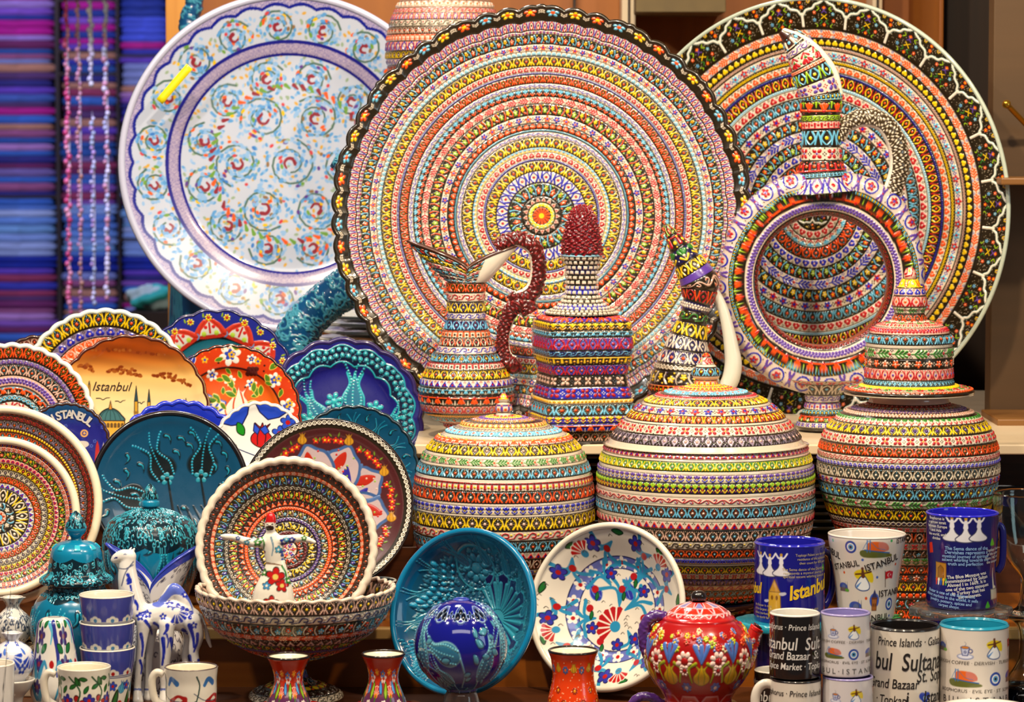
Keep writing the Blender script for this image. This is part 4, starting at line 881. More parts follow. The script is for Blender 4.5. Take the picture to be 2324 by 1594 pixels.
# K: brown plate with paisley arches and a white rope rim
c = dcanvas(200, '4a1c20'); r_ = random.Random(8)
for k in range(9):
    a = 2*PI*k/9+0.5; x, y = 0.52*math.cos(a), 0.52*math.sin(a); ca, sa = math.cos(a), math.sin(a); T = lambda u, v: (x+u*ca-v*sa, y+u*sa+v*ca)
    c.poly([T(0.22, 0), T(0.14, 0.10), T(0.05, 0.20), T(-0.18, 0.22), T(-0.42, 0.06), T(-0.42, -0.06), T(-0.18, -0.22), T(0.05, -0.20), T(0.14, -0.10)], 'b8a4a8', 0.3, smooth=True, line='3a5a90', lw=0.018)
    c.poly([T(0.14, 0.02), T(0.02, 0.10), T(-0.2, 0.12), T(-0.05, 0.0), T(0.05, -0.02)], 'b02410', 0.7, smooth=True); c.poly([T(0.0, -0.06), T(-0.2, -0.18), T(-0.32, -0.06), T(-0.15, -0.04)], '2c2490', 0.7, smooth=True)
    for q in range(16): c.disc(*T(r_.uniform(-0.25, 0.15), r_.uniform(-0.15, 0.15)), 0.012, r_.choice(['d0b0a0', '8ab040', 'c02020']), 0.9)
    for q in range(5): b = a+0.33+0.09*(q-2); fl(c, 0.76*math.cos(b)+0.04*math.sin(q*3), 0.76*math.sin(b), 0.04, 'c02818', 'e8c020', 5, 0.6); leafp(c, 0.80*math.cos(b+.05), 0.80*math.sin(b+.05), b+q, 0.06, '6a8a20', '3a1c20')
    b = a; tulip(c, 0.80*math.cos(b)-0.03, 0.80*math.sin(b)-0.05, PI/2, 0.13, 'c89020', '7a5010', None, 0.4)
    c.stroke([(0.62*math.cos(a+.35), 0.62*math.sin(a+.35)), (0.5*math.cos(a+.3), 0.5*math.sin(a+.3)), (0.35*math.cos(a+.35), 0.35*math.sin(a+.35))], 0.02, 0.03, '4a6aa0', 0.5)
kp = pcanv(c)
def k_paint(X, Y, r, th):
    C, H = kp(X, Y, r, th); m = r > 0.92; C2, H2 = bands("10 rop kh h", np.clip((1-r[m])/0.08, 0, 0.999), th[m], lambda s: 2*PI/0.08, 18); C[m] = C2; H[m] = H2*1.5; m2 = (r > 0.895) & (r <= 0.92); C[m2] = c_('k'); return C, H
lplate('wine-brown plate with red and violet arches and a white rope rim', 742, 1143, 192, 195, 2.37, k_paint, Z1, rim='1c100c', rimt=0.003, back='3a1818', prof=SHAL, yaw=-1)
# I: small white plate with a red tulip
c = dcanvas(120, 'e8e8e4')
for k in range(7): a = 2*PI*k/7+0.4; c.poly([(1.1*math.cos(a-.42), 1.1*math.sin(a-.42)), (0.78*math.cos(a-.28), 0.78*math.sin(a-.28)), (0.64*math.cos(a), 0.64*math.sin(a)), (0.78*math.cos(a+.28), 0.78*math.sin(a+.28)), (1.1*math.cos(a+.42), 1.1*math.sin(a+.42))], '2448c8', 0, smooth=False, line='1c1c50', lw=0.012)
tulip(c, 0.02, 0.02, 1.5, 0.52, 'c01818', '301010', None, 0.42); c.poly([(0.0, 0.42), (0.12, 0.5), (0.2, 0.36), (0.1, 0.3)], '2c50d0', 0.3, line='1c1c50'); c.poly([(0.0, 0.42), (-0.12, 0.54), (-0.14, 0.38), (-0.05, 0.3)], '2c50d0', 0.3, line='1c1c50')
for (x, y) in ((0.42, 0.32), (0.55, 0.05), (0.60, 0.55)): flower6(c, x, y, 0.15, '2c50d0', 'c01818', '1c1c50')
for (x, y, a, L) in ((-0.35, 0.28, 2.0, 0.3), (-0.5, 0.05, 3.3, 0.34), (-0.42, -0.15, 3.5, 0.3), (0.25, -0.1, 0.3, 0.25), (0.1, -0.3, 5.5, 0.3)): leafp(c, x, y, a, L, '1c8a1c', '103010', 0.3)
c.stroke([(0.02, 0.0), (0.0, -0.5), (-0.05, -0.9)], 0.012, 0.015, '203060', 0.2); c.stroke([(0.02, -0.2), (-0.25, -0.1), (-0.5, 0.0)], 0.012, 0.01, '203060', 0.2); c.stroke([(-0.05, -0.5), (0.3, -0.2), (0.5, 0.05)], 0.012, 0.01, '203060', 0.2)
lplate('small white plate with cobalt edge patches, green leaves and one red tulip', 590, 1016, 106, 104, 2.515, pcanv(c), Z2, scal=scal_lobes(24, 0.03), rim='f0ece4', rimt=0.003, back='d8d8d8', prof=SHAL, N=int(180*Q)+20, relief=0.0004, material=M_SMOOTH)
# J: plain teal scalloped plate
c = dcanvas(150, '084466')
for k in range(12):
    a = 2*PI*k/12; tulip(c, 0.5*math.cos(a), 0.5*math.sin(a), a, 0.3, '083850', '062c40', '1c9cc0', 0.3); paisley(c, 0.8*math.cos(a+.26), 0.8*math.sin(a+.26), a, 0.12, '1a98b8', '07202c')
lplate('teal plate with a wavy dark edge, mostly hidden behind the rope-rimmed brown plate', 803, 1066, 146, 148, 2.55, pcanv(c), Z2, scal=scal_lobes(28, 0.022), rim='06202c', rimt=0.003, back='083a50', prof=SHAL, N=int(200*Q)+20)
# H: cobalt scalloped plate
c = dcanvas(150, '1c30b8'); c.field(lambda X, Y: (((np.hypot(X, Y) < 0.8)*1.0), np.zeros(X.shape+(3,))+rgb('16289c')))
lplate('cobalt blue plate with a scalloped edge, peeking out behind the large teal plate', 408, 1066, 160, 160, 2.55, pcanv(c), Z2, scal=scal_lobes(26, 0.035), rim='2438c8', rimt=0.004, back='141c80', N=int(200*Q)+20, material=M_SMOOTH, relief=0)
# G: navy souvenir plate
c = dcanvas(110, '141c80')
c.field(lambda X, Y: (np.clip((Y-0.45)*2.4, 0, 0.9), np.zeros(X.shape+(3,))+rgb('12507c')))
for k in range(26): x, y = r_.uniform(-0.9, 0.9), r_.uniform(-0.4, 0.85); [c.disc(x+0.03*math.cos(q*1.26), y+0.03*math.sin(q*1.26), 0.011, '6a8ad8', 0.3) for q in range(5)]
c.ring(0.40, 0.30, 0.07, 0.02, 'd8a060'); c.disc(0.40, 0.30, 0.03, 'd8a060'); c.poly([(0.1, 0.02), (0.2, 0.12), (0.45, 0.12), (0.5, 0.02), (0.3, -0.06)], 'c8c0b8', 0.3, smooth=True)
c.poly([(0.66, 0.0), (0.7, 0.14), (0.74, 0.0), (0.76, -0.35), (0.64, -0.35)], 'b02020', 0.3); c.poly([(0.80, -0.1), (0.84, 0.1), (0.88, -0.1), (0.88, -0.35), (0.8, -0.35)], 'c8c0b8', 0.3)
o = lplate('small navy plate lettered ISTANBUL, at the left behind the cream-rimmed mosaic plates', 150, 1012, 98, 100, 2.565, pcanv(c), Z2, scal=scal_lobes(30, 0.025), rim='3a1c10', rimt=0.003, back='141c60', prof=SHAL, N=int(170*Q)+20, relief=0.0004)
Rg = 99/ppm(o.location); zf = smooth_prof(SHAL); mb = MB()
for k, ch in enumerate('ISTANBUL'):
    a = PI/2+0.50-k*0.175; put_text(mb, ch, 'c8c4c0', lambda X, Y: np.stack([X*Rg, Y*Rg, zf(np.hypot(X, Y))*Rg+0.0012], -1), 0.74*math.cos(a)+0.05, 0.74*math.sin(a), 0.26, a-PI/2, 0.03)
mb.build('lettering', M_PAINTED, o)
# C: mosaic plate at the left edge
lplate('mosaic plate with orange eye border and white scalloped rim, cut by the left edge', 25, 966, 190, 188, 2.605, rig("4 pl h; 34 eye kooy 0.8; 14 hrt vpiw; 26 eye kioc; 26 tri3 ipv; 22 star kocw; 16 rop kcw; 36 line wrrb; 30 gar kocw", 190), ZL, scal=scal_lobes(34, 0.022), rim='e8ecE4', rimt=0.004, back='c8b898', prof=SHAL, N=int(270*Q), relief=0.0014)
# D: sunset plate
c = dcanvas(180, 'e8cf98')
def sky(X, Y):
    t = np.clip((Y-0.1)/0.85, 0, 1)[..., None]; w = 0.5+0.5*np.sin(Y*34+2.5*np.sin(X*3))[..., None]
    a = rgb('ecd29c')*(1-t)+rgb('e09a30')*t; b = rgb('a04408'); k = np.clip((t-0.42)*2.6, 0, 1); col = a*(1-k)+b*k; col = col*(1-0.12*w*k); col = col*(1-0.03*w)
    return np.ones(X.shape), col
c.field(sky); SX = lambda px: (px-298)/177; SY = lambda py: (932-py)/177
def cloud(x0, y0, x1, y1, n, hgt):
    for k in range(n):
        t = k/(n-1); c.disc(x0+(x1-x0)*t+r_.uniform(-.02, .02), y0+(y1-y0)*t+r_.uniform(0, hgt)*math.sin(PI*t), r_.uniform(0.012, 0.035), r_.choice(['8a3c10', '7a3008', '9a5018']), 0, ry=0.018)
cloud(SX(245), SY(838), SX(320), SY(848), 34, 0.10); cloud(SX(348), SY(846), SX(432), SY(872), 38, 0.09); cloud(SX(178), SY(828), SX(212), SY(838), 16, 0.07); cloud(SX(212), SY(790), SX(360), SY(800), 26, 0.05)
for (px, top, bot, w) in ((308, 870, 940, 0.022), (337, 878, 935, 0.018), (421, 900, 960, 0.014), (439, 906, 960, 0.014), (202, 860, 880, 0.012)):
    m = top+(bot-top)*0.5; c.poly([(SX(px)-w, SY(m)), (SX(px), SY(top)), (SX(px)+w, SY(m))], '2a4450', 0, line='1a2020', lw=0.004); c.poly([(SX(px)-w, SY(m)), (SX(px)+w, SY(m)), (SX(px)+w, SY(bot+60)), (SX(px)-w, SY(bot+60))], 'c8962c' if px < 400 else '3a5468', 0, line='1a2020', lw=0.004)
    c.poly([(SX(px)-w*1.5, SY(bot-12)), (SX(px)+w*1.5, SY(bot-12)), (SX(px)+w*1.3, SY(bot-6)), (SX(px)-w*1.3, SY(bot-6))], '8a6420', 0)
c.poly([(SX(222), SY(950)), (SX(226), SY(936)), (SX(236), SY(926)), (SX(250), SY(921)), (SX(264), SY(926)), (SX(274), SY(936)), (SX(280), SY(950))], '3a6a70', 0, smooth=True, line='101c1c', lw=0.008)
for q in (-2, -1, 0, 1, 2): c.stroke([(SX(250), SY(922)), (SX(250+8*q), SY(932)), (SX(250+12*q), SY(949))], 0.004, 0.004, '1c3c40', 0)
c.poly([(SX(246), SY(924)), (SX(250), SY(904)), (SX(254), SY(924))], 'c8882c', 0, line='302010', lw=0.004)
c.poly([(SX(222), SY(950)), (SX(282), SY(950)), (SX(290), SY(1100)), (SX(215), SY(1100))], 'd8a02c', 0, line='302010', lw=0.006)
for k in range(7): c.poly([(SX(226+8*k), SY(966)), (SX(226+8*k), SY(957)), (SX(229+8*k), SY(954)), (SX(232+8*k), SY(957)), (SX(232+8*k), SY(966))], '5a4010', 0)
for (px, py, w) in ((233, 902, 15), (272, 908, 11), (320, 911, 7)): c.stroke([(SX(px-w), SY(py-3)), (SX(px-w*.4), SY(py-3)), (SX(px), SY(py)), (SX(px+w*.5), SY(py-4)), (SX(px+w), SY(py-5))], 0.006, 0.004, '141c18', 0)
o = lplate('plate painted with an orange sunset, mosque and minarets, lettered Istanbul', 298, 934, 177, 177, 2.65, pcanv(c), ZL, scal=scal_lobes(24, 0.022), rim='4a1c0c', rimt=0.003, back='6a3010', prof=SHAL, relief=0.0003, material=M_SMOOTH)
Rg = 177/ppm(o.location); mb = MB(); put_text(mb, 'Istanbul', '2a1a0c', lambda X, Y: np.stack([X*Rg, Y*Rg, zf(np.hypot(X, Y))*Rg+0.001], -1), SX(251), SY(871), 0.165, 0.0, 0.0, 0.35, 0.95)
mb.build('lettering', M_PAINTED, o)
# E: orange floral plate
c = dcanvas(160, 'c83808')
c.field(lambda X, Y: ((np.hypot(X, Y+0.05) < 0.73)*1.0, rgb('e89410')*np.clip(0.62-Y*0.9, 0, 1)[..., None]+rgb('c83808')*np.clip(0.38+Y*0.9, 0, 1)[..., None]))
c.ring(0, -0.05, 0.735, 0.012, '2a0c04', 0.4)
for (x, y, s) in ((0.0, 0.86, 0.13), (0.62, 0.5, 0.09), (-0.55, 0.62, 0.08), (0.8, 0.12, 0.1), (0.3, 0.8, 0.06), (-0.25, 0.58, 0.07), (0.0, 0.5, 0.07), (0.3, 0.45, 0.07), (-0.9, 0.2, 0.08)): fl(c, x, y, s*1.25, 'e8e4dc', 'c02810', 6, 0.8, pw=0.36); fl(c, x, y, s*0.6, '2444b8', 'e8b010', 5, 0.8)
for (x, y, a) in ((-0.6, 0.7, 1.2), (0.72, 0.66, 0.3), (-0.8, 0.42, 1.3)): tulip(c, x, y, a, 0.26, '2438a8', 'e8e0e0', None, 0.3)
carnation(c, -0.30, -0.02, 1.6, 0.30, 'e8e4dc', 'c02010', '2444b8', 9, 0.8); carnation(c, -0.30, -0.02, 1.6, 0.16, '2444b8', 'e8b010', 'e8e4dc', 7, 0.8); c.poly([(-0.34, -0.1), (-0.24, -0.1), (-0.26, -0.42), (-0.33, -0.42)], 'b81c10', 0.4)
tulip(c, 0.12, -0.08, 1.57, 0.5, 'e8dccc', 'c04010', None, 0.36); tulip(c, 0.45, -0.1, 1.3, 0.3, '2444b8', 'e8dccc', None, 0.3)
for k in range(14): a = 2*PI*k/14+0.2; fl(c, 0.86*math.cos(a), 0.86*math.sin(a), 0.05, 'e8b020', '2444b8', 5, 0.6)
for k in range(50): a = r_.random()*6.28; q = r_.uniform(0.2, 0.95); leafp(c, q*math.cos(a), q*math.sin(a), r_.random()*6, r_.uniform(0.10, 0.17), '4a7a18', 'e8c050', 0.26)
for k in range(26): a = r_.random()*6.28; q = r_.uniform(0.05, 0.95); c.disc(q*math.cos(a), q*math.sin(a), 0.014, '2a0c04', 0.4)
for k in range(6): c.disc(0.27+0.05*(k % 3)-0.02*(k//3), 0.66-0.06*(k//3), 0.035, '4a1408', 0.9)
for k in range(60): a = 2*PI*k/60; c.disc(0.95*math.cos(a), 0.95*math.sin(a), 0.01, 'e88020', 0.5)
lplate('orange plate with white, blue and green flowers and a dark scalloped rim', 522, 942, 160, 162, 2.695, pcanv(c), ZL, scal=scal_lobes(30, 0.02), rim='241008', rimt=0.003, back='802808', prof=WELL, relief=0.0007)
# A: mosaic plate at the top left
lplate('mosaic plate with a white scalloped rim, behind the sunset plate', 238, 890, 192, 192, 2.74, rig("4 pl h; 32 eye kyoc 0.8; 22 hrt vbik; 24 eye oiow; 16 hrt irbk; 20 eye kcow; 60 eye kooy", 192), ZL, scal=scal_lobes(30, 0.02), rim='dce8e0', rimt=0.004, back='c8b898', prof=SHAL, N=int(250*Q), relief=0.0014)
# B: navy rimmed plate with yellow flowers and teal centre
c = dcanvas(178, '1c2488')
c.field(lambda X, Y: ((np.hypot(X, Y) < 0.64)*1.0, np.zeros(X.shape+(3,))+rgb('0e586c'))); c.ring(0, 0, 0.65, 0.02, '0c1418', 0.4)
for k in range(12):
    a = 2*PI*k/12+0.12; x, y = 0.76*math.cos(a), 0.76*math.sin(a); ca, sa = math.cos(a), math.sin(a); T = lambda u, v: (x+u*ca-v*sa, y+u*sa+v*ca)
    c.poly([T(-0.10, -0.17), T(0.0, -0.13), T(0.13, 0), T(0.0, 0.13), T(-0.10, 0.17)], 'c8c8c0', 0.4, line='c03020', lw=0.022); c.stroke([T(-0.05, 0), T(0.07, 0)], 0.012, 0.012, 'b02020'); c.disc(*T(0.02, 0.05), 0.022, 'c02020'); c.disc(*T(0.02, -0.05), 0.022, 'c02020'); c.disc(*T(-0.06, 0.08), 0.03, 'a8c840'); c.disc(*T(-0.06, -0.08), 0.03, 'a8c840')
    for s in (-1, 1): c.stroke([T(0.10, s*0.06), T(0.04, s*0.12), T(-0.06, s*0.18)], 0.022, 0.03, 'c03420', 1)
    for b in (a, a+PI/12): fl(c, 0.90*math.cos(b), 0.90*math.sin(b), 0.052, 'd8c010', 'b02010', 7, 1, pw=0.3); leafp(c, 0.90*math.cos(b+.07), 0.90*math.sin(b+.07), b, 0.07, '88a818', '1c2488')
    b = a+PI/12; c.ring(0.70*math.cos(b), 0.70*math.sin(b), 0.035, 0.01, '6a8ac0'); 
lplate('navy plate with yellow dot flowers, white arches and a dark teal centre', 492, 878, 178, 179, 2.80, pcanv(c), ZL, scal=scal_lobes(20, 0.03), rim='10144c', rimt=0.003, back='141a50', prof=WELL, relief=0.0010)
# F: navy and turquoise tulip plate
c = dcanvas(185, '1a1a74')
c.field(lambda X, Y: (np.clip((-Y-0.05)*2.0+0.4*(1-np.abs(X)), 0, 1)*(np.hypot(X, Y) < 0.64), np.zeros(X.shape+(3,))+rgb('0a6a90')))
def bandF(X, Y):
    r = np.hypot(X, Y); th = np.arctan2(Y, X); b = np.abs(np.sin(th*7)); m = (r > 0.66+0.05*b) & (r < 0.85+0.05*b); return m*1.0, np.zeros(X.shape+(3,))+rgb('0a1838')
c.field(bandF)
for j, q in enumerate((0.755, 0.83)):
    for k in range(64): a = 2*PI*(k+0.5*j)/64; s = 0.03*abs(math.sin(a*7)); c.disc((q+s)*math.cos(a), (q+s)*math.sin(a), 0.030, '22a0b4', 1.6); c.disc((q+s)*math.cos(a), (q+s)*math.sin(a), 0.012, '60c8d0', 2.4)
for k in range(500): a = r_.random()*2*PI; q = r_.uniform(0.70, 0.89); c.disc(q*math.cos(a), q*math.sin(a), 0.006, '50a8c0', 0.4)
for d0, s0 in ((0.66, 0.05), (0.86, 0.05)):
    a = np.linspace(0, 2*PI, 260); q = d0+s0*np.abs(np.sin(a*7)); c.stroke(np.c_[q*np.cos(a), q*np.sin(a)], 0.010, 0.010, '24a8b8', 0.8, smooth=False)
for (x, y, a, L) in ((-0.20, -0.12, 2.1, 0.5), (0.12, 0.02, 1.5, 0.56), (0.38, -0.20, 0.7, 0.42), (-0.45, -0.3, 2.5, 0.3)): tulip(c, x, y, a, L, '1c6c90', '2cb0bc', '2cb0bc', 0.24)
for (x, y) in ((-0.10, 0.22), (0.40, 0.12), (-0.42, -0.02)): fl(c, x, y, 0.12, '2cb0bc', '2cb0bc', 6, 1.4, pw=0.32); c.stroke([(x, y-0.1), (x+0.03, y-0.3), (x, y-0.5)], 0.012, 0.02, '2cb0bc')
for k in range(10): leafp(c, r_.uniform(-0.4, 0.4), r_.uniform(-0.6, -0.1), r_.uniform(1, 2.2), 0.3, '1c90a4', '0c3060', 0.13, 1)
lplate('navy and turquoise plate with raised tulips and a beaded turquoise border', 778, 948, 176, 184, 2.755, pcanv(c), ZL, scal=scal_lobes(18, 0.035), rim='2c1c60', rimt=0.004, back='1a1858', prof=WELL, relief=0.0016, yaw=-1)
# tiny dark scalloped plate behind the left ones
lplate('small dark scalloped plate just showing behind the mosaic plates at the left', 84, 850, 88, 90, 2.80, rig("6 pl d; 20 eye dior; 70 pl d", 90), ZL, scal=scal_lobes(20, 0.03), rim='3a1c14', rimt=0.003, back='2a1810', N=120)
for i, (o, zb) in enumerate(LEFT):
    me = o.data; co = np.empty(len(me.vertices)*3, np.float32); me.vertices.foreach_get('co', co); co = co.reshape(-1, 3); M = np.array(o.matrix_world); w = co@M[:3, :3].T+M[:3, 3]
    j = w[:, 2].argmin(); zmin = float(w[j, 2]); p = w[j]
    if zmin > zb+0.004:
        s = box('plate_block', p[0]-0.014, p[0]+0.014, p[1]-0.010, p[1]+0.014, zb, zmin-0.0005, W_DARK)
        tag(s, 'dark wooden block hidden under the ' + ' '.join(o['label'].split(',')[0].split()[:9]), 'block')
    print('LEFT', o['label'][:40], 'zmin', round(zmin, 3), 'base', zb)
# ------------------------------------------------------------------ things on the low front shelf
def zbase(cx, Y, z): b = P(cx, 797, Y); b.z = z; return b
def setup(cx, Y, z):
    b = zbase(cx, Y, z); return b, (lambda pts: [(hw/ppm(b), P(cx, y, Y).z-z) for y, hw in pts]), ppm(b)*DENS
def pts_end(f, pts, r):            # px profile that ends at the base plane
    q = f(pts); return q+[(r/ (DENS and 1) , 0.0)] if False else q
def vessel(name, label, cat, cx, Y, z, prof, paint, rimcol='h', rimt=0.0014, incol='h', depth=0.7, foot=None, relief=0.0008, material=None, sealed=False, xs=None, group=None, rimz=None):
    """open vessel: px outer profile from rim down; the last point is pulled to the base plane"""
    b, f, D = setup(cx, Y, z); q = f(prof); S = 1/ppm(b); q[-1] = (q[-1][0], 0.0); e = empty(name, b, label, cat, group); mb = MB()
    lathe(mb, q, paint, D, relief, xs=xs)
    lathe(mb, [(q[-1][0], 0.0), (q[-1][0]*0.8, 0.001), (0.001, 0.002)], solid(incol), D/6, 0, full=True, m=48)
    if not sealed:
        r0, z0 = q[0]; k = int(len(q)*depth); inner = [(r0, z0), (r0, z0), (max(0.002, r0-0.0025), z0-0.0006)]+[(max(0.002, r-0.003), zz) for r, zz in q[1:max(2, k)]]
        zb = inner[-1][1]-0.002; inner += [(inner[-1][0]*0.6, zb-0.003), (0.001, zb-0.004)]
        lathe(mb, inner, solid(incol), D/2.5, 0, sign=-1, full=True, m=120)
        ring_tube(mb, r0-0.0012, z0, rimt, rimcol, m=200)
    mb.build('body', material or M_SMOOTH, e); return e, b, f, S
def ucanvas(ratio, ppu, bg):       # full-turn canvas, x in units of height, centre faces the camera
    return Canvas(-ratio/2, 0, ratio/2, 1, ppu, bg, wrap=True)
def loop_handle(e, b, pts, rad, col, m=22, relief=0, paint=None, name='handle', flat=1.0):
    L = local(b); S = 1/ppm(b); mb = MB(); sweep(mb, [L(*p) for p in pts], np.array(rad)*S, paint or solid(col), m=m, n=int(14*len(pts)), relief=relief, flat=flat); return mb.build(name, M_SMOOTH, e)
# ---- compote and bowl standing in it
b, f, D = setup(668, 2.19, ZA); co = empty('compote_bowl', b, 'wide footed mosaic compote bowl holding a standing bowl and a dancing figurine', 'compote bowl')
wav = lambda th, s: 1+0.012*np.cos(th*40)*np.clip(1-s*6, 0, 1)
mb = MB(); bp = [(1334, 224), (1350, 221), (1375, 214), (1400, 201), (1425, 180), (1450, 148), (1470, 112), (1484, 76), (1494, 44), (1500, 30)]
lathe(mb, f(bp), bandp("34 eye kiyw 0.9; 26 hk enw i; 34 gar kcowy .8; 18 leaf oirk; 24 tri kinw; 26 gar krylw; 14 rop kpp; 30 eye kokw; 26 gar kyoiw; 20 eye kcio; 20 dot kyo; 20 pl k", D), D, 0.0018, xs=wav)
q = f(bp); inner = [(r-0.004, z) for r, z in q[:-2]]+[(0.001, q[-3][1]+0.002)]; inner[0] = (q[0][0], q[0][1])
lathe(mb, inner, bandp("20 eye kiyw; 20 gar koycw; 16 leaf owrk; 20 gar kcyo; 20 rop kpp; 30 gar koycw", D/2), D/2.2, 0.0008, sign=-1, full=True, xs=wav, m=500)
t = np.linspace(0, 2*PI, 260, endpoint=False); a = np.linspace(0, 2*PI, 8, endpoint=False); Rr = q[0][0]*wav(t, 0)
mb.grid(np.stack([(Rr[None]+0.0028*np.cos(a)[:, None]-0.002)*np.cos(t), (Rr[None]+0.0028*np.cos(a)[:, None]-0.002)*np.sin(t), q[0][1]+0.0025*np.sin(a)[:, None]+0.0012*np.cos(40*t)[None]], -1), rgb('dcc8b4'), wrap=True, wrap2=True)
mb.build('bowl', M_GLAZE, co)
mb = MB(); q = f([(1496, 34), (1510, 22), (1530, 24), (1545, 40), (1555, 66), (1565, 92), (1576, 106), (1586, 108)]); q[-1] = (q[-1][0], 0)
lathe(mb, q, bandp("20 eye kcow; 20 hk bcw; 20 gar kocw; 22 dot kyo; 20 eye kdew; 16 hk ekk; 10 pl d", D), D, 0.0014); mb.build('foot', M_GLAZE, co)
b_spec = "9 pl w; 3 pl w; 22 eye kdow 0.9; 10 leaf owrk; 24 gar kbycl 0.7; 12 hk kww; 24 gar klyow 0.6; 16 tri ko w r; 10 rop oow; 18 gar kcyiw 0.8; 12 rop kpw; 24 gar kyeyw 0.9; 12 rop kmm; 16 gar krcow; 24 flo wobk"
bs = pbands(b_spec, 205)
ds = 0.0
plate('mosaic_bowl', 'mosaic bowl with a white wavy rim, standing upright inside the compote bowl', 'bowl', 650, 1238, 204, 204, 2.235, bs, prof=[(0, -0.30), (0.4, -0.285), (0.7, -0.19), (0.9, -0.06), (1, 0)], scal=scal_lobes(40, 0.015), rim='dccfbc', rimt=0.0055, back='5a3c20', tilt=(-4, 10), relief=0.0014)
# ---- dancing figurine: white robe, red fez, arms spread
def blob(name, parts, voxel, paint, parent, material=None, smooth=6):
    """one continuous surface from tapered limbs and ellipsoids, voxel-remeshed"""
    import bmesh
    bm = bmesh.new()
    def ball(p, r, M=None):
        res = bmesh.ops.create_uvsphere(bm, u_segments=16, v_segments=10, radius=1)
        for v in res['verts']: v.co = Vector((v.co.x*r[0], v.co.y*r[1], v.co.z*r[2])); v.co = (M @ v.co if M else v.co)+Vector(p)
    for pt in parts:
        if pt[0] == 'ball': ball(pt[1], pt[2], pt[3] if len(pt) > 3 else None)
        else:
            p = catmull(np.array(pt[1], float), 7); r = catmull(np.c_[pt[2], pt[2]], 7)[:, 0]; fl_ = pt[3] if len(pt) > 3 else 1.0
            d = np.r_[0, np.cumsum(np.linalg.norm(np.diff(p, axis=0), axis=1))]; n = max(4, int(d[-1]/(voxel*2.2)))
            for s in np.linspace(0, d[-1], n):
                q = [np.interp(s, d, p[:, k]) for k in range(3)]; rr = float(np.interp(s, d, r)); ball(q, (rr, rr*fl_, rr))
    me = bpy.data.meshes.new('tmp'); bm.to_mesh(me); bm.free(); o = bpy.data.objects.new('tmp', me); COL.objects.link(o)
    m = o.modifiers.new('r', 'REMESH'); m.mode = 'VOXEL'; m.voxel_size = voxel; m = o.modifiers.new('s', 'SMOOTH'); m.factor = 0.6; m.iterations = smooth
    dg = bpy.context.evaluated_depsgraph_get(); dg.update(); me2 = bpy.data.meshes.new_from_object(o.evaluated_get(dg)); bpy.data.objects.remove(o)
    me2.name = name; co_ = np.empty(len(me2.vertices)*3, np.float32); me2.vertices.foreach_get('co', co_); co_ = co_.reshape(-1, 3)
    for a in list(me2.color_attributes): me2.color_attributes.remove(a)
    C = paint(co_); at = me2.color_attributes.new('Col', 'BYTE_COLOR', 'POINT'); at.data.foreach_set('color_srgb', np.hstack([C, np.ones((len(C), 1))]).astype(np.float32).reshape(-1))
    me2.polygons.foreach_set('use_smooth', np.ones(len(me2.polygons), bool)); me2.materials.clear(); me2.materials.append(material or M_SMOOTH)
    r = bpy.data.objects.new(name, me2); COL.objects.link(r); r.parent = parent; return r
def pxpaint(c, b, extra=None):     # canvas whose units are photo pixels, painted through the thing front to back
    def f(co):
        d = np.array([[v[0]+b.x-CAM.x, v[1]+b.y-CAM.y, v[2]+b.z-CAM.z] for v in co]); z = d@np.array(FW); X = 1162+FPX*d[:, 0]/z; Y = 797-FPX*(d@np.array(UP))/z
        C, _ = c.sample(X, -Y); return extra(C, X, Y, co) if extra else C
    return f
b = zbase(622, 2.115, 0); b.z = P(622, 1425, 2.115).z; L_ = local(b); S = 1/ppm(b)
dv = empty('dervish_figurine', b, 'white ceramic dancing figurine with red fez and outstretched arms inside the compote bowl', 'figurine')
c = Canvas(495, -1460, 720, -1165, 0.9, 'ece6d8')
for (x, y, col, r) in ((585, 1232, '2c7a28', 9), (592, 1255, 'b01818', 9), (645, 1230, '1c2c90', 9), (662, 1226, '1c2c90', 8), (632, 1248, '3a9ac0', 8), (645, 1256, '2848a0', 9), (650, 1225, '3a9ac0', 6), (600, 1300, '2c7a28', 8), (625, 1310, 'b81818', 20), (640, 1330, 'b81818', 14), (605, 1330, '3a8ac0', 9), (655, 1318, '2c7a28', 8), (595, 1280, '1c2c90', 7), (560, 1232, '3a9ac0', 6), (540, 1222, '2848a0', 5), (690, 1222, '2c7a28', 6), (615, 1370, 'b81818', 16), (650, 1390, '2848a0', 12)):
    flower6(c, x, -y, r, col, 'd8c060' if r > 10 else 'ece6d8', '302820', 5)
for (x0, y0, x1, y1, col) in ((592, 1215, 598, 1250, '2c7a28'), (640, 1285, 650, 1320, '2c7a28'), (655, 1300, 668, 1335, '303030'), (615, 1220, 617, 1262, '6a8aa0'), (600, 1278, 640, 1284, '80604a'), (575, 1216, 560, 1228, '303030'), (640, 1270, 655, 1262, '2848a0')): c.stroke([(x0, -y0), ((x0+x1)/2+4, -(y0+y1)/2), (x1, -y1)], 2.2, 1.0, col)
def dpaint(C, X, Y, co):
    m = (Y < 1187) & (X > 595) & (X < 635); C[m] = rgb('c01818')
    m = (Y > 1192) & (Y < 1204) & (np.abs(X-613) < 10) & (Y > 1192+0.08*(X-613)**2*0); k = ((X-612)/10)**2+((Y-1199)/6)**2 < 1; C[k] = rgb('2a1408')
    k = ((X-607)/2.5)**2+((Y-1191)/1.8)**2 < 1; C[k] = rgb('1a1410'); k = ((X-618)/2.5)**2+((Y-1191)/1.8)**2 < 1; C[k] = rgb('1a1410'); return C
sk = lambda x, y, dy=0: L_(x, y, dy)
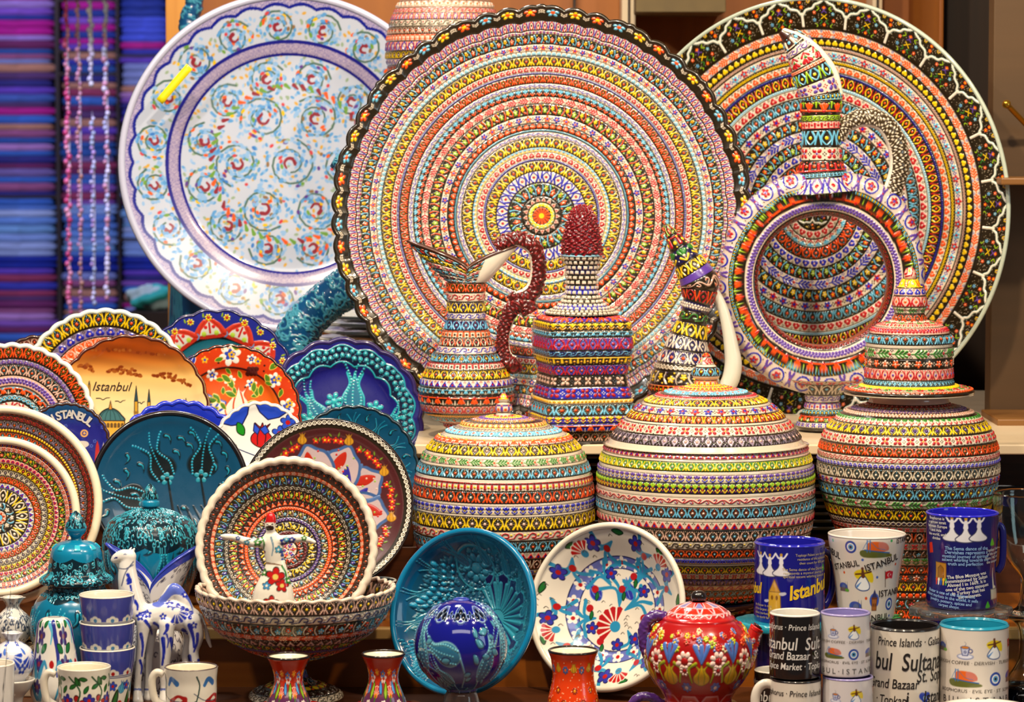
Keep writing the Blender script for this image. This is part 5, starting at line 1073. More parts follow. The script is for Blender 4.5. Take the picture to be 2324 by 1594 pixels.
blob('body', [('limb', [sk(620, 1372), sk(621, 1350), sk(624, 1320), sk(626, 1290), sk(624, 1270)], np.array([50, 46, 35, 25, 20])*S, 0.55),
    ('limb', [sk(624, 1280), sk(622, 1255), sk(618, 1232), sk(615, 1222)], np.array([20, 23, 24, 18])*S, 0.6),
    ('limb', [sk(615, 1226), sk(614, 1212), sk(614, 1200)], np.array([10, 9, 12])*S), ('ball', sk(613, 1194), (13*S, 13*S, 15*S)), ('limb', [sk(614, 1186), sk(615, 1178), sk(615, 1174)], np.array([13, 12, 11])*S),
    ('ball', sk(611, 1197, -0.007), (2.5*S, 2.5*S, 4*S)),
    ('limb', [sk(602, 1230), sk(580, 1233), sk(556, 1228), sk(532, 1220), sk(512, 1218)], np.array([13, 11, 9.5, 8, 7])*S), ('limb', [sk(632, 1228), sk(655, 1225), sk(680, 1222), sk(700, 1226), sk(713, 1231)], np.array([13, 11, 9.5, 7, 5])*S),
    ('limb', [sk(512, 1218), sk(503, 1217)], np.array([6, 4])*S), ('limb', [sk(514, 1222), sk(507, 1223)], np.array([4, 3])*S)], 0.0011, pxpaint(c, b, dpaint), dv)
# ---- teal relief bowl, cobalt pierced ball, clear stand
c = dcanvas(195, '06507c'); r_ = random.Random(9)
c.field(lambda X, Y: (((np.hypot(X, Y) < 0.86)*0.75), rgb('164a66')+np.zeros(X.shape+(3,))))
for k in range(1100):
    a = r_.random()*2*PI; q = math.sqrt(r_.random())*0.8; x, y = q*math.cos(a), q*math.sin(a); s = r_.uniform(0.008, 0.03); c.disc(x, y, s, r_.choice(['2a708c', '1f6484', '34788c']), 1.2)
carnation(c, 0.22, -0.02, 0.5, 0.52, '141850', '2a88a0', '2a88a0', 7, 0.8)
for k in range(15): a = 0.5+(k-7)*0.23; c.stroke([(0.22+0.12*math.cos(a), -0.02+0.12*math.sin(a)), (0.22+0.42*math.cos(a), -0.02+0.42*math.sin(a))], 0.014, 0.03, '2a88a0', 1.6, smooth=False)
fl(c, -0.05, 0.58, 0.2, '2a7c98', '2a7c98', 9, 1.6, pw=0.24); c.ring(-0.05, 0.58, 0.25, 0.014, '2a88a0', 1)
for k in range(14): a = 2*PI*k/14; tulip(c, 0.62*math.cos(a), 0.62*math.sin(a), a+0.6, 0.26, '1c6484', '2e88a4', '2e90ac', 0.24)
for q in range(3): dots_line(c, [(-0.8+0.1*q, 0.1), (-0.62+0.1*q, 0.3), (-0.55+.1*q, 0.6)], 0.035-0.006*q, '1c88b0', 9, 2); dots_line(c, [(-0.85+0.08*q, -0.35), (-0.6, -0.62-0.06*q), (-0.3, -0.78)], 0.02, '1c88b0', 16, 2)
BWL = [(0, -0.50), (0.35, -0.47), (0.65, -0.34), (0.86, -0.14), (0.94, -0.03), (1, 0)]
plate('relief_bowl', 'large turquoise bowl with raised flowers, tilted up behind the cobalt pierced ball', 'bowl', 1046, 1388, 158, 190, 2.175, pcanv(c), prof=BWL, rim='0878a8', rimt=0.004, back='0a6894', tilt=(-31, 8), relief=0.0016, material=M_SMOOTH, thick=0.007)
b, f, D = setup(1046, 2.075, ZA); zb = P(1046, 1568, 2.075).z
c = ucanvas(3.14, 130, '101480'); c.field(lambda X, Y: (np.clip(0.62-Y*1.6, 0, 0.8)*np.clip(1.2-np.abs(X-0.1)*1.1, 0, 1), rgb('146890')+np.zeros(X.shape+(3,))))
HOL = []
for k in range(10):
    x = -1.57+k*0.314; 
    for dx, dy in ((0, 0.035), (-0.045, -0.01), (0.045, -0.01)): HOL.append((x+dx, 0.78+dy, 0.036))
    c.ring(x, 0.79, 0.085, 0.008, '8aa8c8', 1)
    HOL += [(x+0.157+0.04*t*q, 0.80-0.03*t, 0.014) for t in range(3) for q in (-1, 1)]; c.disc(x+0.157, 0.76, 0.0, 'w')
HOL.append((0.0, 0.95, 0.0))
for x, y, r in HOL:
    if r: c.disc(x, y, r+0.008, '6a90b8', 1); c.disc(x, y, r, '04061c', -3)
for (x, y, a, L) in ((0.0, 0.42, 2.9, 0.42), (0.25, 0.2, 1.2, 0.4), (-0.45, 0.3, 1.8, 0.4), (0.62, 0.3, 1.6, 0.5), (-0.1, 0.15, 2.4, 0.3), (1.2, 0.3, 1.5, 0.5), (-1.1, 0.3, 1.5, 0.5)):
    tulip(c, x, y, a, L, '2a6c90', '6aa0b0', '6ab0c0', 0.22); c.stroke([(x, y), (x+0.05, y-0.15), (x+0.02, y-0.3)], 0.012, 0.012, '6aa0b0')
for k in range(50): leafp(c, r_.uniform(-1.5, 1.5), r_.uniform(0.08, 0.66), r_.random()*6, r_.uniform(0.06, 0.13), '4a90a8', '0c2050', 0.3, 0.8)
for x in (0.5, -0.9): dots_line(c, [(x, 0.7), (x+0.08, 0.5), (x+0.02, 0.2)], 0.014, '6ab0c0', 22, 1.6)
sp = [(0.001, 1.0)]; Rs = 105/ppm(b); e = empty('pierced_ball', (b.x, b.y, zb), 'cobalt blue glazed ball with pierced clover holes in front of the turquoise bowl', 'candle holder')
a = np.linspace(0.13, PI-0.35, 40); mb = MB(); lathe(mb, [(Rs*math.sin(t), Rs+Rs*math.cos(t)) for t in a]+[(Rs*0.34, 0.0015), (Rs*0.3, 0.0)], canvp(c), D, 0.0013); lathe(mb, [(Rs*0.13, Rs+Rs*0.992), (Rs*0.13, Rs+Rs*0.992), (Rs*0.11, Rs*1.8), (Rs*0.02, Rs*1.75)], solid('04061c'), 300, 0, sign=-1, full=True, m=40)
ring_tube(mb, Rs*0.15, Rs*1.985, 0.0016, '3a50c0', m=60); mb.build('body', mat('cobalt_glaze', 0.08, 1.0, noise=0.02), e)
M_CLEAR = mat('clear_plastic', 0.05, 0.2, 'f4f8f8', trans=0.95, ior=1.35)
M_GLASS = mat('clear_glass', 0.02, 0.0, 'f4fbf8', trans=1.0, ior=1.45)
mb = MB(); lathe(mb, [(Rs*0.32, zb-ZA-0.001), (Rs*0.34, zb-ZA-0.002), (Rs*0.42, (zb-ZA)*0.5), (Rs*0.5, 0.001), (Rs*0.5, 0)], solid('w'), 300, 0, full=True, m=60); o = mb.build('clear_stand', M_CLEAR); o.location = (b.x, b.y, ZA)
tag(o, 'small clear plastic ring stand under the cobalt pierced ball', 'stand')
# ---- white floral bowl
c = dcanvas(195, 'dcd4c6'); T6 = ('2a84b0', '2c309c', 'a81414', '1c6428')
def ringf(X, Y): r = np.hypot(X, Y); return ((r > 0.50) & (r < 0.64))*0.8, rgb('3c4aa8')+np.zeros(X.shape+(3,))
c.field(ringf); c.ring(0, 0, 0.50, 0.006, '1c2050', 0); c.ring(0, 0, 0.64, 0.006, '1c2050', 0)
for k in range(17): a = 2*PI*k/17; fl(c, 0.57*math.cos(a), 0.57*math.sin(a), 0.07, 'e8e0d4', 'a81414', 5, 0, pw=0.46)
def sprayleaf(x, y, a, L, col):
    for q in (-1.4, -0.5, 0.5, 1.4): c.stroke([(x, y), (x+L*0.6*math.cos(a+q*0.25), y+L*0.6*math.sin(a+q*0.25)), (x+L*math.cos(a+q*0.75), y+L*math.sin(a+q*0.75))], 0.010, 0.024, col, 0, taper='lin')
for k in range(9):
    a = 2*PI*k/9+0.2; x, y = 0.8*math.cos(a), 0.8*math.sin(a); sprayleaf(x, y, a+2.2, 0.26, T6[0]); flower6(c, 0.82*math.cos(a+.3), 0.82*math.sin(a+.3), 0.085, T6[1], T6[2], '141440'); c.disc(0.73*math.cos(a+.12), 0.73*math.sin(a+.12), 0.04, T6[2], 0); leafp(c, 0.9*math.cos(a+.5), 0.9*math.sin(a+.5), a+2, 0.15, T6[3], '102010')
    if k % 2: carnation(c, 0.76*math.cos(a-.2), 0.76*math.sin(a-.2), a, 0.15, T6[2], T6[0], 'dcd4c6', 5, 0)
for k in range(70): a = r_.random()*6.28; q = r_.uniform(0.1, 0.96); c.stroke([(q*math.cos(a), q*math.sin(a)), (q*math.cos(a)+0.02, q*math.sin(a)+0.02), (q*math.cos(a)+0.045, q*math.sin(a))], 0.005, 0.003, '504840', 0)
carnation(c, -0.02, -0.2, 2.6, 0.24, T6[2], T6[0], 'dcd4c6', 7, 0)
for (x, y, a) in ((-0.18, 0.12, 2.2), (0.24, 0.12, 1.9)): tulip(c, x-0.05, y, a, 0.28, T6[1], '6a80c0', None, 0.25)
for (x, y, a, L) in ((0.02, 0.05, 1.5, 0.36), (0.1, 0.0, 0.6, 0.35), (-0.1, 0.3, 2.2, 0.3), (0.22, 0.3, 1.0, 0.3), (-0.28, -0.1, 3.2, 0.25), (0.15, -0.25, 5.2, 0.25)): sprayleaf(x, y, a, L, T6[0])
for (x, y) in ((0.05, 0.25), (-0.3, 0.25), (0.35, -0.1), (-0.2, -0.38), (0.2, 0.4), (-0.36, 0.02)): c.disc(x, y, 0.045, T6[2], 0); leafp(c, x+0.03, y-0.03, 4.6, 0.11, T6[3], '102010')
for (x, y) in ((0.02, -0.42), (0.34, 0.22), (-0.32, -0.22), (0.25, -0.35), (-0.1, 0.44)): flower6(c, x, y, 0.07, T6[1], T6[2], '141440')
plate('floral_bowl', 'white bowl painted with red carnations and blue flowers, leaning behind the orange vase', 'bowl', 1374, 1377, 172, 191, 2.235, pcanv(c), prof=[(0, -0.36), (0.45, -0.34), (0.62, -0.28), (0.85, -0.10), (1, 0)], rim='dcd4c4', rimt=0.0042, back='c8c0b0', tilt=(-24, 7), relief=0, material=M_SMOOTH)
# ---- red-orange vases with saucers
def vasepaint(top, low, kind):
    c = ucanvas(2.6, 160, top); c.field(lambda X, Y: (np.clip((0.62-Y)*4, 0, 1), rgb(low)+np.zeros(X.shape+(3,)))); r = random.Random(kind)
    for k in range(8):
        x = -1.3+k*0.325
        if kind == 3:
            tulip(c, x, 0.72, 1.57, 0.14, 'd8a020', '6a6a20', None, 0.4); flower6(c, x+0.16, 0.76, 0.06, '4a5a90', 'e06018', None, 7)
            fl(c, x+0.02, 0.47, 0.06, '7a2408', 'e8a010', 8, 1, pw=0.26); fl(c, x+.16, 0.3, 0.06, '7a2408', 'e8a010', 8, 1, pw=0.26)
            for q in range(26): c.disc(x+r.uniform(0, .325), r.uniform(0.1, 0.9), 0.009, 'f0c8a0', 0.8)
        else:
            flower6(c, x+0.02, 0.66, 0.085, 'd8c8c0', 'b83010', None, 5); flower6(c, x, 0.73, 0.06, '4a78c0', 'e89018', None, 5); fl(c, x+0.17, 0.75, 0.06, 'e88018', 'e8c020', 6, 0.8)
            carnation(c, x+0.17, 0.40, 1.57, 0.14, 'c01818', 'd87010', 'd8c8a8', 5, 0.6); leafp(c, x+0.06, 0.35, 1.5, 0.26, '8ab020', '3a5010', 0.16); leafp(c, x-0.04, 0.42, 1.7, 0.2, '4a90d0', '203060', 0.2)
            flower6(c, x+0.02, 0.28, 0.06, 'd8d0c0', 'c02818', None, 6); c.stroke([(x+.17, 0.4), (x+.15, 0.25), (x+.17, 0.1)], 0.012, 0.012, '3a6a18')
    return canvp(c)
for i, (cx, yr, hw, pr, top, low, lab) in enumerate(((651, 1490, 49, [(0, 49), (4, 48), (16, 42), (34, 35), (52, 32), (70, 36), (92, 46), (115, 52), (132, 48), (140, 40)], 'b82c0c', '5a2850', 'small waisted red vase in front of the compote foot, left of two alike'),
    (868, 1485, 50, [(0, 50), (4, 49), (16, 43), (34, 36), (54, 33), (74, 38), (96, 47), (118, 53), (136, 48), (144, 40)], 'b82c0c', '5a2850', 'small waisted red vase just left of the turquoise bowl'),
    (1302, 1477, 56, [(0, 57), (4, 56), (18, 51), (36, 48), (60, 47), (84, 51), (108, 57), (128, 58), (146, 52), (154, 44)], 'd83c08', 'd83c08', 'orange vase with small yellow tulips in front of the white floral bowl'))):
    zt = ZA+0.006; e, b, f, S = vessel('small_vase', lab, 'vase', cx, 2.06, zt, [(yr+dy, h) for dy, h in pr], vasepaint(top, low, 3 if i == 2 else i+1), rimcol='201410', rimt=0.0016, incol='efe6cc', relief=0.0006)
    mb = MB(); R = (88 if i < 2 else 70)/ppm(b); n = 14; sc = lambda th, s: 1+0.04*np.cos(th*n)*(s > -1)
    lathe(mb, [(0.001, 0.0055), (R*0.55, 0.0055), (R*0.7, 0.008), (R, 0.019)], solid('a01414'), 500, 0, sign=-1, full=True, m=160, xs=lambda th, s: 1+0.03*np.cos(th*n)*s)
    lathe(mb, [(R, 0.019), (R*1.0, 0.018), (R*0.7, 0.005), (R*0.5, 0.0), (0.001, 0.0)], solid('8a1010'), 500, 0, full=True, m=160, xs=lambda th, s: 1+0.03*np.cos(th*n)*(1-s))
    o = mb.build('saucer', M_SMOOTH); o.location = (b.x, b.y, ZA); tag(o, 'red wavy saucer under the ' + ('waisted red vase before the compote foot', 'waisted red vase beside the turquoise bowl', 'orange vase with yellow tulips')[i], 'saucer')
# ---- red teapot on its cup
TY = 2.06; b, f, D = setup(1588, TY, ZA); zc = P(1588, 1592, TY).z
c = ucanvas(4.0, 150, 'a01010'); r_ = random.Random(5)
for k in range(110): fl(c, r_.uniform(-2, 2), r_.uniform(0.70, 0.92), r_.uniform(0.03, 0.05), r_.choice(['a8c020', 'e8b818', 'c83018', '5a78c0', 'd8d0a0', 'e05018']), r_.choice(['7a5010', 'e8c020', 'a01010']), 6, 1.4)
for k in range(10):
    x = -2+k*0.4; tulip(c, x, 0.30, 1.57, 0.24, 'd8a818', '8a8a20', None, 0.4); c.stroke([(x-0.12, 0.34), (x-0.15, 0.5), (x-0.07, 0.56)], 0.012, 0.02, '98a820'); c.stroke([(x+0.12, 0.34), (x+0.15, 0.5), (x+0.07, 0.56)], 0.012, 0.02, '98a820')
    flower6(c, x+0.2, 0.27, 0.07, '5a6ab0', 'e8c8b8', None, 7); fl(c, x+0.2, 0.58, 0.12, 'e8ccc0', 'a01010', 8, 1.4, pw=0.3); fl(c, x+0.2, 0.48, 0.07, 'e8ccc0', 'a01010', 8, 1.4, pw=0.3)
    for q in (-1, 0, 1): c.stroke([(x, 0.56), (x+q*0.08, 0.74)], 0.012, 0.03, '4a70c0', 1, smooth=False)
    for q in range(3): c.disc(x+0.13*q, 0.0, 0.05, 'a82010')
    c.poly([(x, 0.02), (x+0.1, 0.13), (x+0.3, 0.13), (x+0.4, 0.02)], 'b83020', 0.5, line='c88080', lw=0.014)
tp_ = empty('teapot', (b.x, b.y, zc), 'round red teapot covered in bright flowers, with a black knob and purple handle', 'teapot'); bt = Vector((b.x, b.y, zc)); L_ = local(bt); S = 1/ppm(bt)
ff = lambda pts: [(hw*S, P(1588, y, TY).z-zc) for y, hw in pts]
mb = MB(); q = ff([(1406, 84), (1412, 92), (1430, 108), (1455, 119), (1485, 122), (1515, 117), (1545, 102), (1568, 84), (1582, 76), (1592, 74)]); q[-1] = (q[-1][0], 0)
lathe(mb, q, canvp(c), D, 0.0012); lathe(mb, [(q[-1][0], 0), (0.001, 0)], solid('r'), 100, 0); lathe(mb, ff([(1406, 84), (1406, 84), (1409, 60), (1409, 5)]), solid('r'), 200, 0, sign=-1); mb.build('body', M_SMOOTH, tp_)
lc = ucanvas(5, 90, 'b01818')
for k in range(12): x = -2.5+k*0.4167; lc.poly([(x, 0.34), (x+0.1, 0.62), (x+0.3, 0.62), (x+0.41, 0.34)], 'b82a14', 0.5, line='e0a8b0', lw=0.03); lc.poly([(x+.2, 0.6), (x+.3, 0.95), (x+.5, 0.95), (x+.6, 0.6)], '7a7ab8' if k % 2 else 'c05040', 0.5, line='e0a8b0', lw=0.03); lc.stroke([(x, 0.25), (x+0.12, 0.32), (x+0.22, 0.22), (x+.3, .3)], 0.02, 0.02, 'e8c0c0', 1)
mb = MB(); lathe(mb, ff([(1366, 16), (1370, 30), (1378, 52), (1388, 66), (1396, 74), (1401, 82), (1408, 84)]), canvp(lc), D, 0.0012); lid = mb.build('lid', M_SMOOTH, tp_)
mb = MB(); lathe(mb, ff([(1340, 1), (1342, 10), (1350, 17), (1360, 16), (1368, 11), (1372, 14)]), solid('1a1210'), D, 0); mb.build('knob', M_SMOOTH, lid)
sc_ = ucanvas(2, 60, 'a81410')
for k in range(40): fl(sc_, r_.uniform(-1, 1), r_.uniform(0, 1), r_.uniform(0.06, 0.12), r_.choice(['c8ccd8', 'e8b818', 'c83018', '8a98c8', 'e8b0a0']), 'a01010', 6, 1.4)
sf = lambda s, a, rr, L: sc_.sample(np.mod(a/PI, 2)-1, s)
mb = MB(); sweep(mb, [L_(1678, 1505), L_(1694, 1480), L_(1706, 1452), L_(1716, 1428)], np.array([30, 24, 18, 15])*S, sf, m=50, n=90, relief=0.001, caps=False)
sweep(mb, [L_(1713, 1434), L_(1720, 1423)], np.array([15.5, 17])*S, solid('c01414'), m=40, n=8, relief=0); sweep(mb, [L_(1718, 1424, -0.001), L_(1722, 1419, -0.001)], np.array([11, 12])*S, solid('3a0808'), m=30, n=6, relief=0)
mb.build('spout', M_SMOOTH, tp_)
pf = lambda s, a, rr, L: bumpy('4a2870', '5a3484', None, 60)(s, a, rr, L)
mb = MB(); sweep(mb, [L_(1512, 1402), L_(1488, 1398), L_(1468, 1412), L_(1461, 1440), L_(1466, 1475), L_(1480, 1505), L_(1500, 1530)], np.array([12, 13, 13, 13, 13, 12, 12])*S, pf, m=26, n=110, relief=0.0007); mb.build('handle', M_SMOOTH, tp_)
e = empty('tea_cup', b, 'red cup nested under the red teapot, with a purple handle', 'cup'); bb_ = b
mb = MB(); q = [(88*S, zc-ZA-0.0015), (90*S, (zc-ZA)*0.8), (84*S, (zc-ZA)*0.35), (66*S, 0.0)]; lathe(mb, q, solid('981414'), D/2, 0, full=True, m=160); lathe(mb, [(88*S, q[0][1]), (88*S, q[0][1]), (70*S, q[0][1]-0.0005), (0.001, q[0][1]-0.0008)], solid('a01414'), D/4, 0, sign=-1, full=True, m=100); lathe(mb, [(66*S, 0), (0.001, 0)], solid('r'), D/4, 0, full=True, m=60)
mb.build('body', M_SMOOTH, e); L_ = local(b); mb = MB(); sweep(mb, [L_(1506, 1600), L_(1480, 1584), L_(1455, 1582), L_(1436, 1596), L_(1432, 1616), L_(1450, 1632), L_(1500, 1630)], np.array([9, 10, 10, 10, 10, 9, 9])*S, pf, m=20, n=80, relief=0.0006); mb.build('handle', M_SMOOTH, e)
# ---- dark blue floral dish under the largest jar
b, f, D = setup(1600, 2.42, Z1); c = ucanvas(9, 46, '14163c')
for k in range(18): x = -4.5+0.5*k; leafp(c, x, 0.5, 0.4, 0.3, '5a7020', 'c8b890', 0.3); leafp(c, x+0.2, 0.4, 2.4, 0.3, 'c8b890', '3a4018', 0.3); flower6(c, x+0.35, 0.6, 0.12, '8a1c18', 'c8b890', 'c8b890'); paisley(c, x+0.1, 0.8, 3, 0.2, 'c8b890', '14163c')
mb = MB(); ztop = P(1600, 1352, 2.42).z-Z1-0.0008; S = 1/ppm(b)
lathe(mb, [(150*S, ztop), (149*S, ztop*0.8), (135*S, ztop*0.4), (112*S, 0)], canvp(c), D*0.8, 0.0005); lathe(mb, [(150*S, ztop), (150*S, ztop), (100*S, ztop-0.0005), (0.001, ztop-0.0008)], solid('14163c'), D/4, 0, sign=-1, full=True, m=80); lathe(mb, [(112*S, 0), (0.001, 0)], solid('14163c'), D/4, 0, full=True, m=60)
o = mb.build('floral_dish', M_SMOOTH); o.location = b; tag(o, 'dark blue floral dish under the largest mosaic jar, behind the teapot', 'dish')
# ------------------------------------------------------------------ turquoise jars
def turq(ppu, ratio, seed):
    c = ucanvas(ratio, ppu, '087298'); r = random.Random(seed); k = -ratio/2
    while k < ratio/2: 
        tulip(c, k, 0.35, 1.57, 0.34, '06425c', '1aa0c0', '30b8d0', 0.3); paisley(c, k+0.18, 0.5, 2, 0.16, '28b0d0', '052c40'); paisley(c, k+0.3, 0.75, 4, 0.16, '28b0d0', '052c40'); k += 0.45
    for q in range(50): x = r.uniform(-ratio/2, ratio/2); t = np.linspace(0, 4.5, 9); y = 0.93; c.stroke(np.c_[x+0.05*(1-t/6)*np.cos(t), y+0.05*(1-t/6)*np.sin(t)], 0.01, 0.012, '3ac0d0', 1, smooth=False)
    return c
def scroll_tile(bg, line, seed=2, n=40, A=2.0, r0=0.10, r1=0.17, w=0.022):
    c = Canvas(0, 0, A, 1, 70, bg, wrap=True); r = random.Random(seed)
    for k in range(n):
        x, y, q, s = r.random()*A, r.uniform(0.08, 0.92), r.uniform(r0, r1), r.choice((-1, 1)); a0 = r.random()*6; t = np.linspace(0, 4.6, 10); c.stroke(np.c_[x+s*q*(1-t/7)*np.cos(a0+t), y+q*(1-t/7)*np.sin(a0+t)], w, w*1.3, line, 1, smooth=False)
    return c
ST = scroll_tile('06222e', '3aa8c0', 2, 44, 2.0, 0.09, 0.15, 0.017); tq = turq(120, 4, 3)
def turqp(c, split, n=6):
    def f(s, th, r, L):
        t = np.mod(th/(2*PI)+0.5, 1.0); C, H = c.sample(c.x0+t*(c.x1-c.x0), 1-s); e = split+0.05*np.abs(np.sin(th*4)); m = s < e
        C2, H2 = ST.sample(np.mod(th[m]/(2*PI)*n, 1)*2, np.clip(1-s[m]/split, 0, 1)); C[m] = C2; H[m] = H2; return C, H
    return f
def topless(name, label, cx, Y, z, body, lid, knob, bp, lp, cat='jar'):
    b, f, D = setup(cx, Y, z); e = empty(name, b, label, cat); q = f(body); q[-1] = (q[-1][0], 0.0); mb = MB(); lathe(mb, q, bp, D, 0.0010); lathe(mb, [q[0], q[0], (0.001, q[0][1]-0.001)], solid('0878a0'), D/5, 0, sign=-1); lathe(mb, [(q[-1][0], 0), (0.001, 0)], solid('0878a0'), D/6, 0); mb.build('body', M_SMOOTH, e)
    mb = MB(); ql = f(lid); lathe(mb, ql, lp, D, 0.0012); lathe(mb, [ql[-1], ql[-1], (0.003, ql[-1][1]+0.001)], solid('065878'), D/6, 0); l = mb.build('lid', M_SMOOTH, e)
    mb = MB(); lathe(mb, f(knob), lambda s, th, r, L: (lambda cc: (np.where((s < 0.55)[..., None], cc[0], rgb('087ca4')), cc[1]*(s < 0.55)))(ST.sample(np.mod(th/(2*PI)*2, 1)*2, 1-s)), D, 0.0009); mb.build('knob', M_SMOOTH, l); return e
def lidp(s, th, r, L):
    C = np.broadcast_to(rgb('087ca4'), s.shape+(3,)).copy(); H = np.zeros(s.shape); m = (s > 0.45+0.08*np.abs(np.sin(th*3))); C2, H2 = ST.sample(np.mod(th[m]/(2*PI)*4, 1)*2, np.clip((1-s[m])/0.5, 0, 1)); C[m] = C2; H[m] = H2
    m = (s > 0.2) & (s < 0.32) & (np.sin(th*8) > 0.5); C[m] = rgb('30b0c8'); H[m] = 1; return C, H
topless('turquoise_jar', 'turquoise jar with a tall domed lid and pointed knob, at the left', 168, 2.235, ZA,
    [(1326, 62), (1336, 64), (1344, 72), (1358, 88), (1380, 100), (1410, 106), (1445, 103), (1485, 92), (1520, 78), (1550, 68), (1580, 62)],
    [(1226, 18), (1230, 34), (1238, 48), (1252, 57), (1275, 60), (1292, 62), (1302, 66), (1310, 78), (1316, 83), (1322, 80)],
    [(1160, 1), (1166, 7), (1178, 16), (1192, 22), (1202, 24), (1210, 20), (1218, 13), (1224, 12), (1229, 18)], turqp(tq, 0.12), lidp)
topless('turquoise_jar', 'rounder turquoise jar with a small flat lid, behind the camel', 338, 2.352, Z1,
    [(1170, 66), (1176, 82), (1190, 96), (1215, 106), (1250, 109), (1285, 107), (1320, 98), (1355, 84), (1385, 70), (1410, 64)],
    [(1154, 18), (1157, 34), (1161, 48), (1166, 60), (1171, 66), (1174, 64)], [(1098, 1), (1104, 6), (1114, 13), (1126, 17), (1136, 18), (1138, 21), (1148, 22), (1152, 16), (1158, 18)], turqp(tq, 0.3, 8), lambda s, th, r, L: ST.sample(np.mod(th/(2*PI)*7, 1)*2, 1-s))
# ---- flaring white vase behind the camel
VC = scroll_tile('d8d4d4', '3c3848', 6, 90, 2.0, 0.04, 0.09, 0.008)
b, f, D = setup(345, 2.262, ZA); S = 1/ppm(b); L_ = local(b); e = empty('flaring_vase', b, 'white vase with thin black scrolls and a blue-edged forked mouth, behind the camel', 'vase')
mb = MB(); q = f([(1392, 34), (1405, 36), (1425, 50), (1450, 64), (1480, 70), (1510, 66), (1540, 56), (1565, 50), (1578, 52)]); q[-1] = (q[-1][0], 0)
vp = lambda s, th, r, L: VC.sample(np.mod(th/(2*PI)*2.5, 1)*2, np.mod(1-s*1.5, 1)); lathe(mb, q, vp, D, 0.0003); lathe(mb, [(q[-1][0], 0), (0.001, 0)], solid('w'), D/6, 0); mb.build('body', M_SMOOTH, e)
n, m = int(50*Q)+20, int(200*Q)+60; th = np.linspace(0, 2*PI, m, endpoint=False); t = np.linspace(0, 1, n)[:, None]; cc, ss_ = np.cos(th)[None], np.sin(th)[None]; k = np.abs(cc)
X = 34*cc+np.sign(cc)*(k**1.0*np.where(cc < 0, 70, 76)*t**1.1); Yy = 34*ss_*(1-0.1*t+0.3*t*(1-k)); Z = (58+k**0.6*np.where(cc < 0, 100, 96))*t**1.15
G = np.stack([X*S-5*S*t, Yy*S, q[0][1]+Z*S], -1); Cc, _ = vp(t+0*th, th[None]+0*t, None, None); em = (t > 0.86)+0*th > 0; Cc = Cc.copy(); Cc[em] = rgb('3444b0'); Cin = np.broadcast_to(rgb('dcdcd8'), Cc.shape).copy(); Cin[em] = rgb('3848b4')
mb = MB(); mb.grid(G, Cc, wrap=True); mb.grid(G*np.array([1, 1, 1])-np.stack([cc, ss_, 0*cc], -1)*0.0022, Cin, wrap=True, flip=True); ed = G[-1]-np.stack([cc[0], ss_[0], 0*cc[0]], -1)*0.0011; a = np.linspace(0, 2*PI, 8, endpoint=False); rad = np.stack([cc[0], ss_[0], 0*cc[0]], -1)
mb.grid(ed[None]+0.0019*(np.cos(a)[:, None, None]*rad[None]+np.sin(a)[:, None, None]*np.array([0, 0, 1.0])), rgb('3444b0'), wrap=True, wrap2=True); mb.build('mouth', M_SMOOTH, e)
# ---- camel figurine
b = zbase(370, 2.195, ZA); L_ = local(b); S = 1/ppm(b); cm = empty('camel_figurine', b, 'white ceramic camel with cobalt flowers, head raised to the left', 'figurine')
c = Canvas(230, -1610, 500, -1225, 0.95, 'e4e2de'); B = '1c2ca8'; B2 = '5a6cc8'
c.poly([(395, -1322), (370, -1350), (345, -1372), (365, -1378), (395, -1350), (425, -1362), (440, -1395), (425, -1345)], B2, 0, smooth=True)
for (x, y, r) in ((405, 1385, 15), (425, 1395, 14), (385, 1372, 9), (370, 1400, 8), (335, 1395, 9), (318, 1400, 10), (420, 1350, 8), (398, 1410, 9), (440, 1420, 8)): flower6(c, x, -y, r, B, 'e4e2de', None, 5, 0.4)
carnation(c, 400, -1388, 5.2, 28, B, 'e4e2de', 'e4e2de', 5, 0)
for (x0, y0, x1, y1, w) in ((318, 1395, 335, 1385, 5), (296, 1330, 294, 1350, 3), (290, 1305, 292, 1325, 5), (293, 1318, 290, 1325, 8), (306, 1365, 312, 1385, 5), (330, 1410, 345, 1440, 5), (320, 1440, 322, 1490, 5), (318, 1500, 320, 1530, 4), (370, 1450, 368, 1510, 6), (388, 1450, 390, 1505, 5), (378, 1440, 380, 1470, 3), (430, 1420, 440, 1470, 6), (448, 1440, 440, 1480, 5), (430, 1490, 428, 1530, 5), (452, 1500, 455, 1530, 6), (380, 1420, 372, 1440, 6), (300, 1345, 298, 1358, 3), (275, 1490, 276, 1500, 2), (350, 1415, 360, 1425, 4), (415, 1430, 425, 1440, 5)): c.stroke([(x0, -y0), ((x0+x1)/2+3, -(y0+y1)/2), (x1, -y1)], w*0.8, w*0.35, B, 0)
c.stroke([(303, -1275), (285, -1300), (276, -1330)], 1.1, 1.1, '404870', 0); c.stroke([(270, -1290), (284, -1292), (302, -1283)], 1.1, 1.1, '404870', 0)
def cpaint(C, X, Y, co):
    k = ((X-284)/4)**2+((Y-1259)/2.4)**2 < 1; C[k] = rgb('8890a8'); k = ((X-263)/5)**2+((Y-1267)/2.2)**2 < 1; C[k] = rgb('1c2470'); m = (Y > 1563) & (Y < 1568); C[m] = rgb('6a78b8'); return C
sk = lambda x, y, dy=0: L_(x, y, dy)
D1 = 0.012
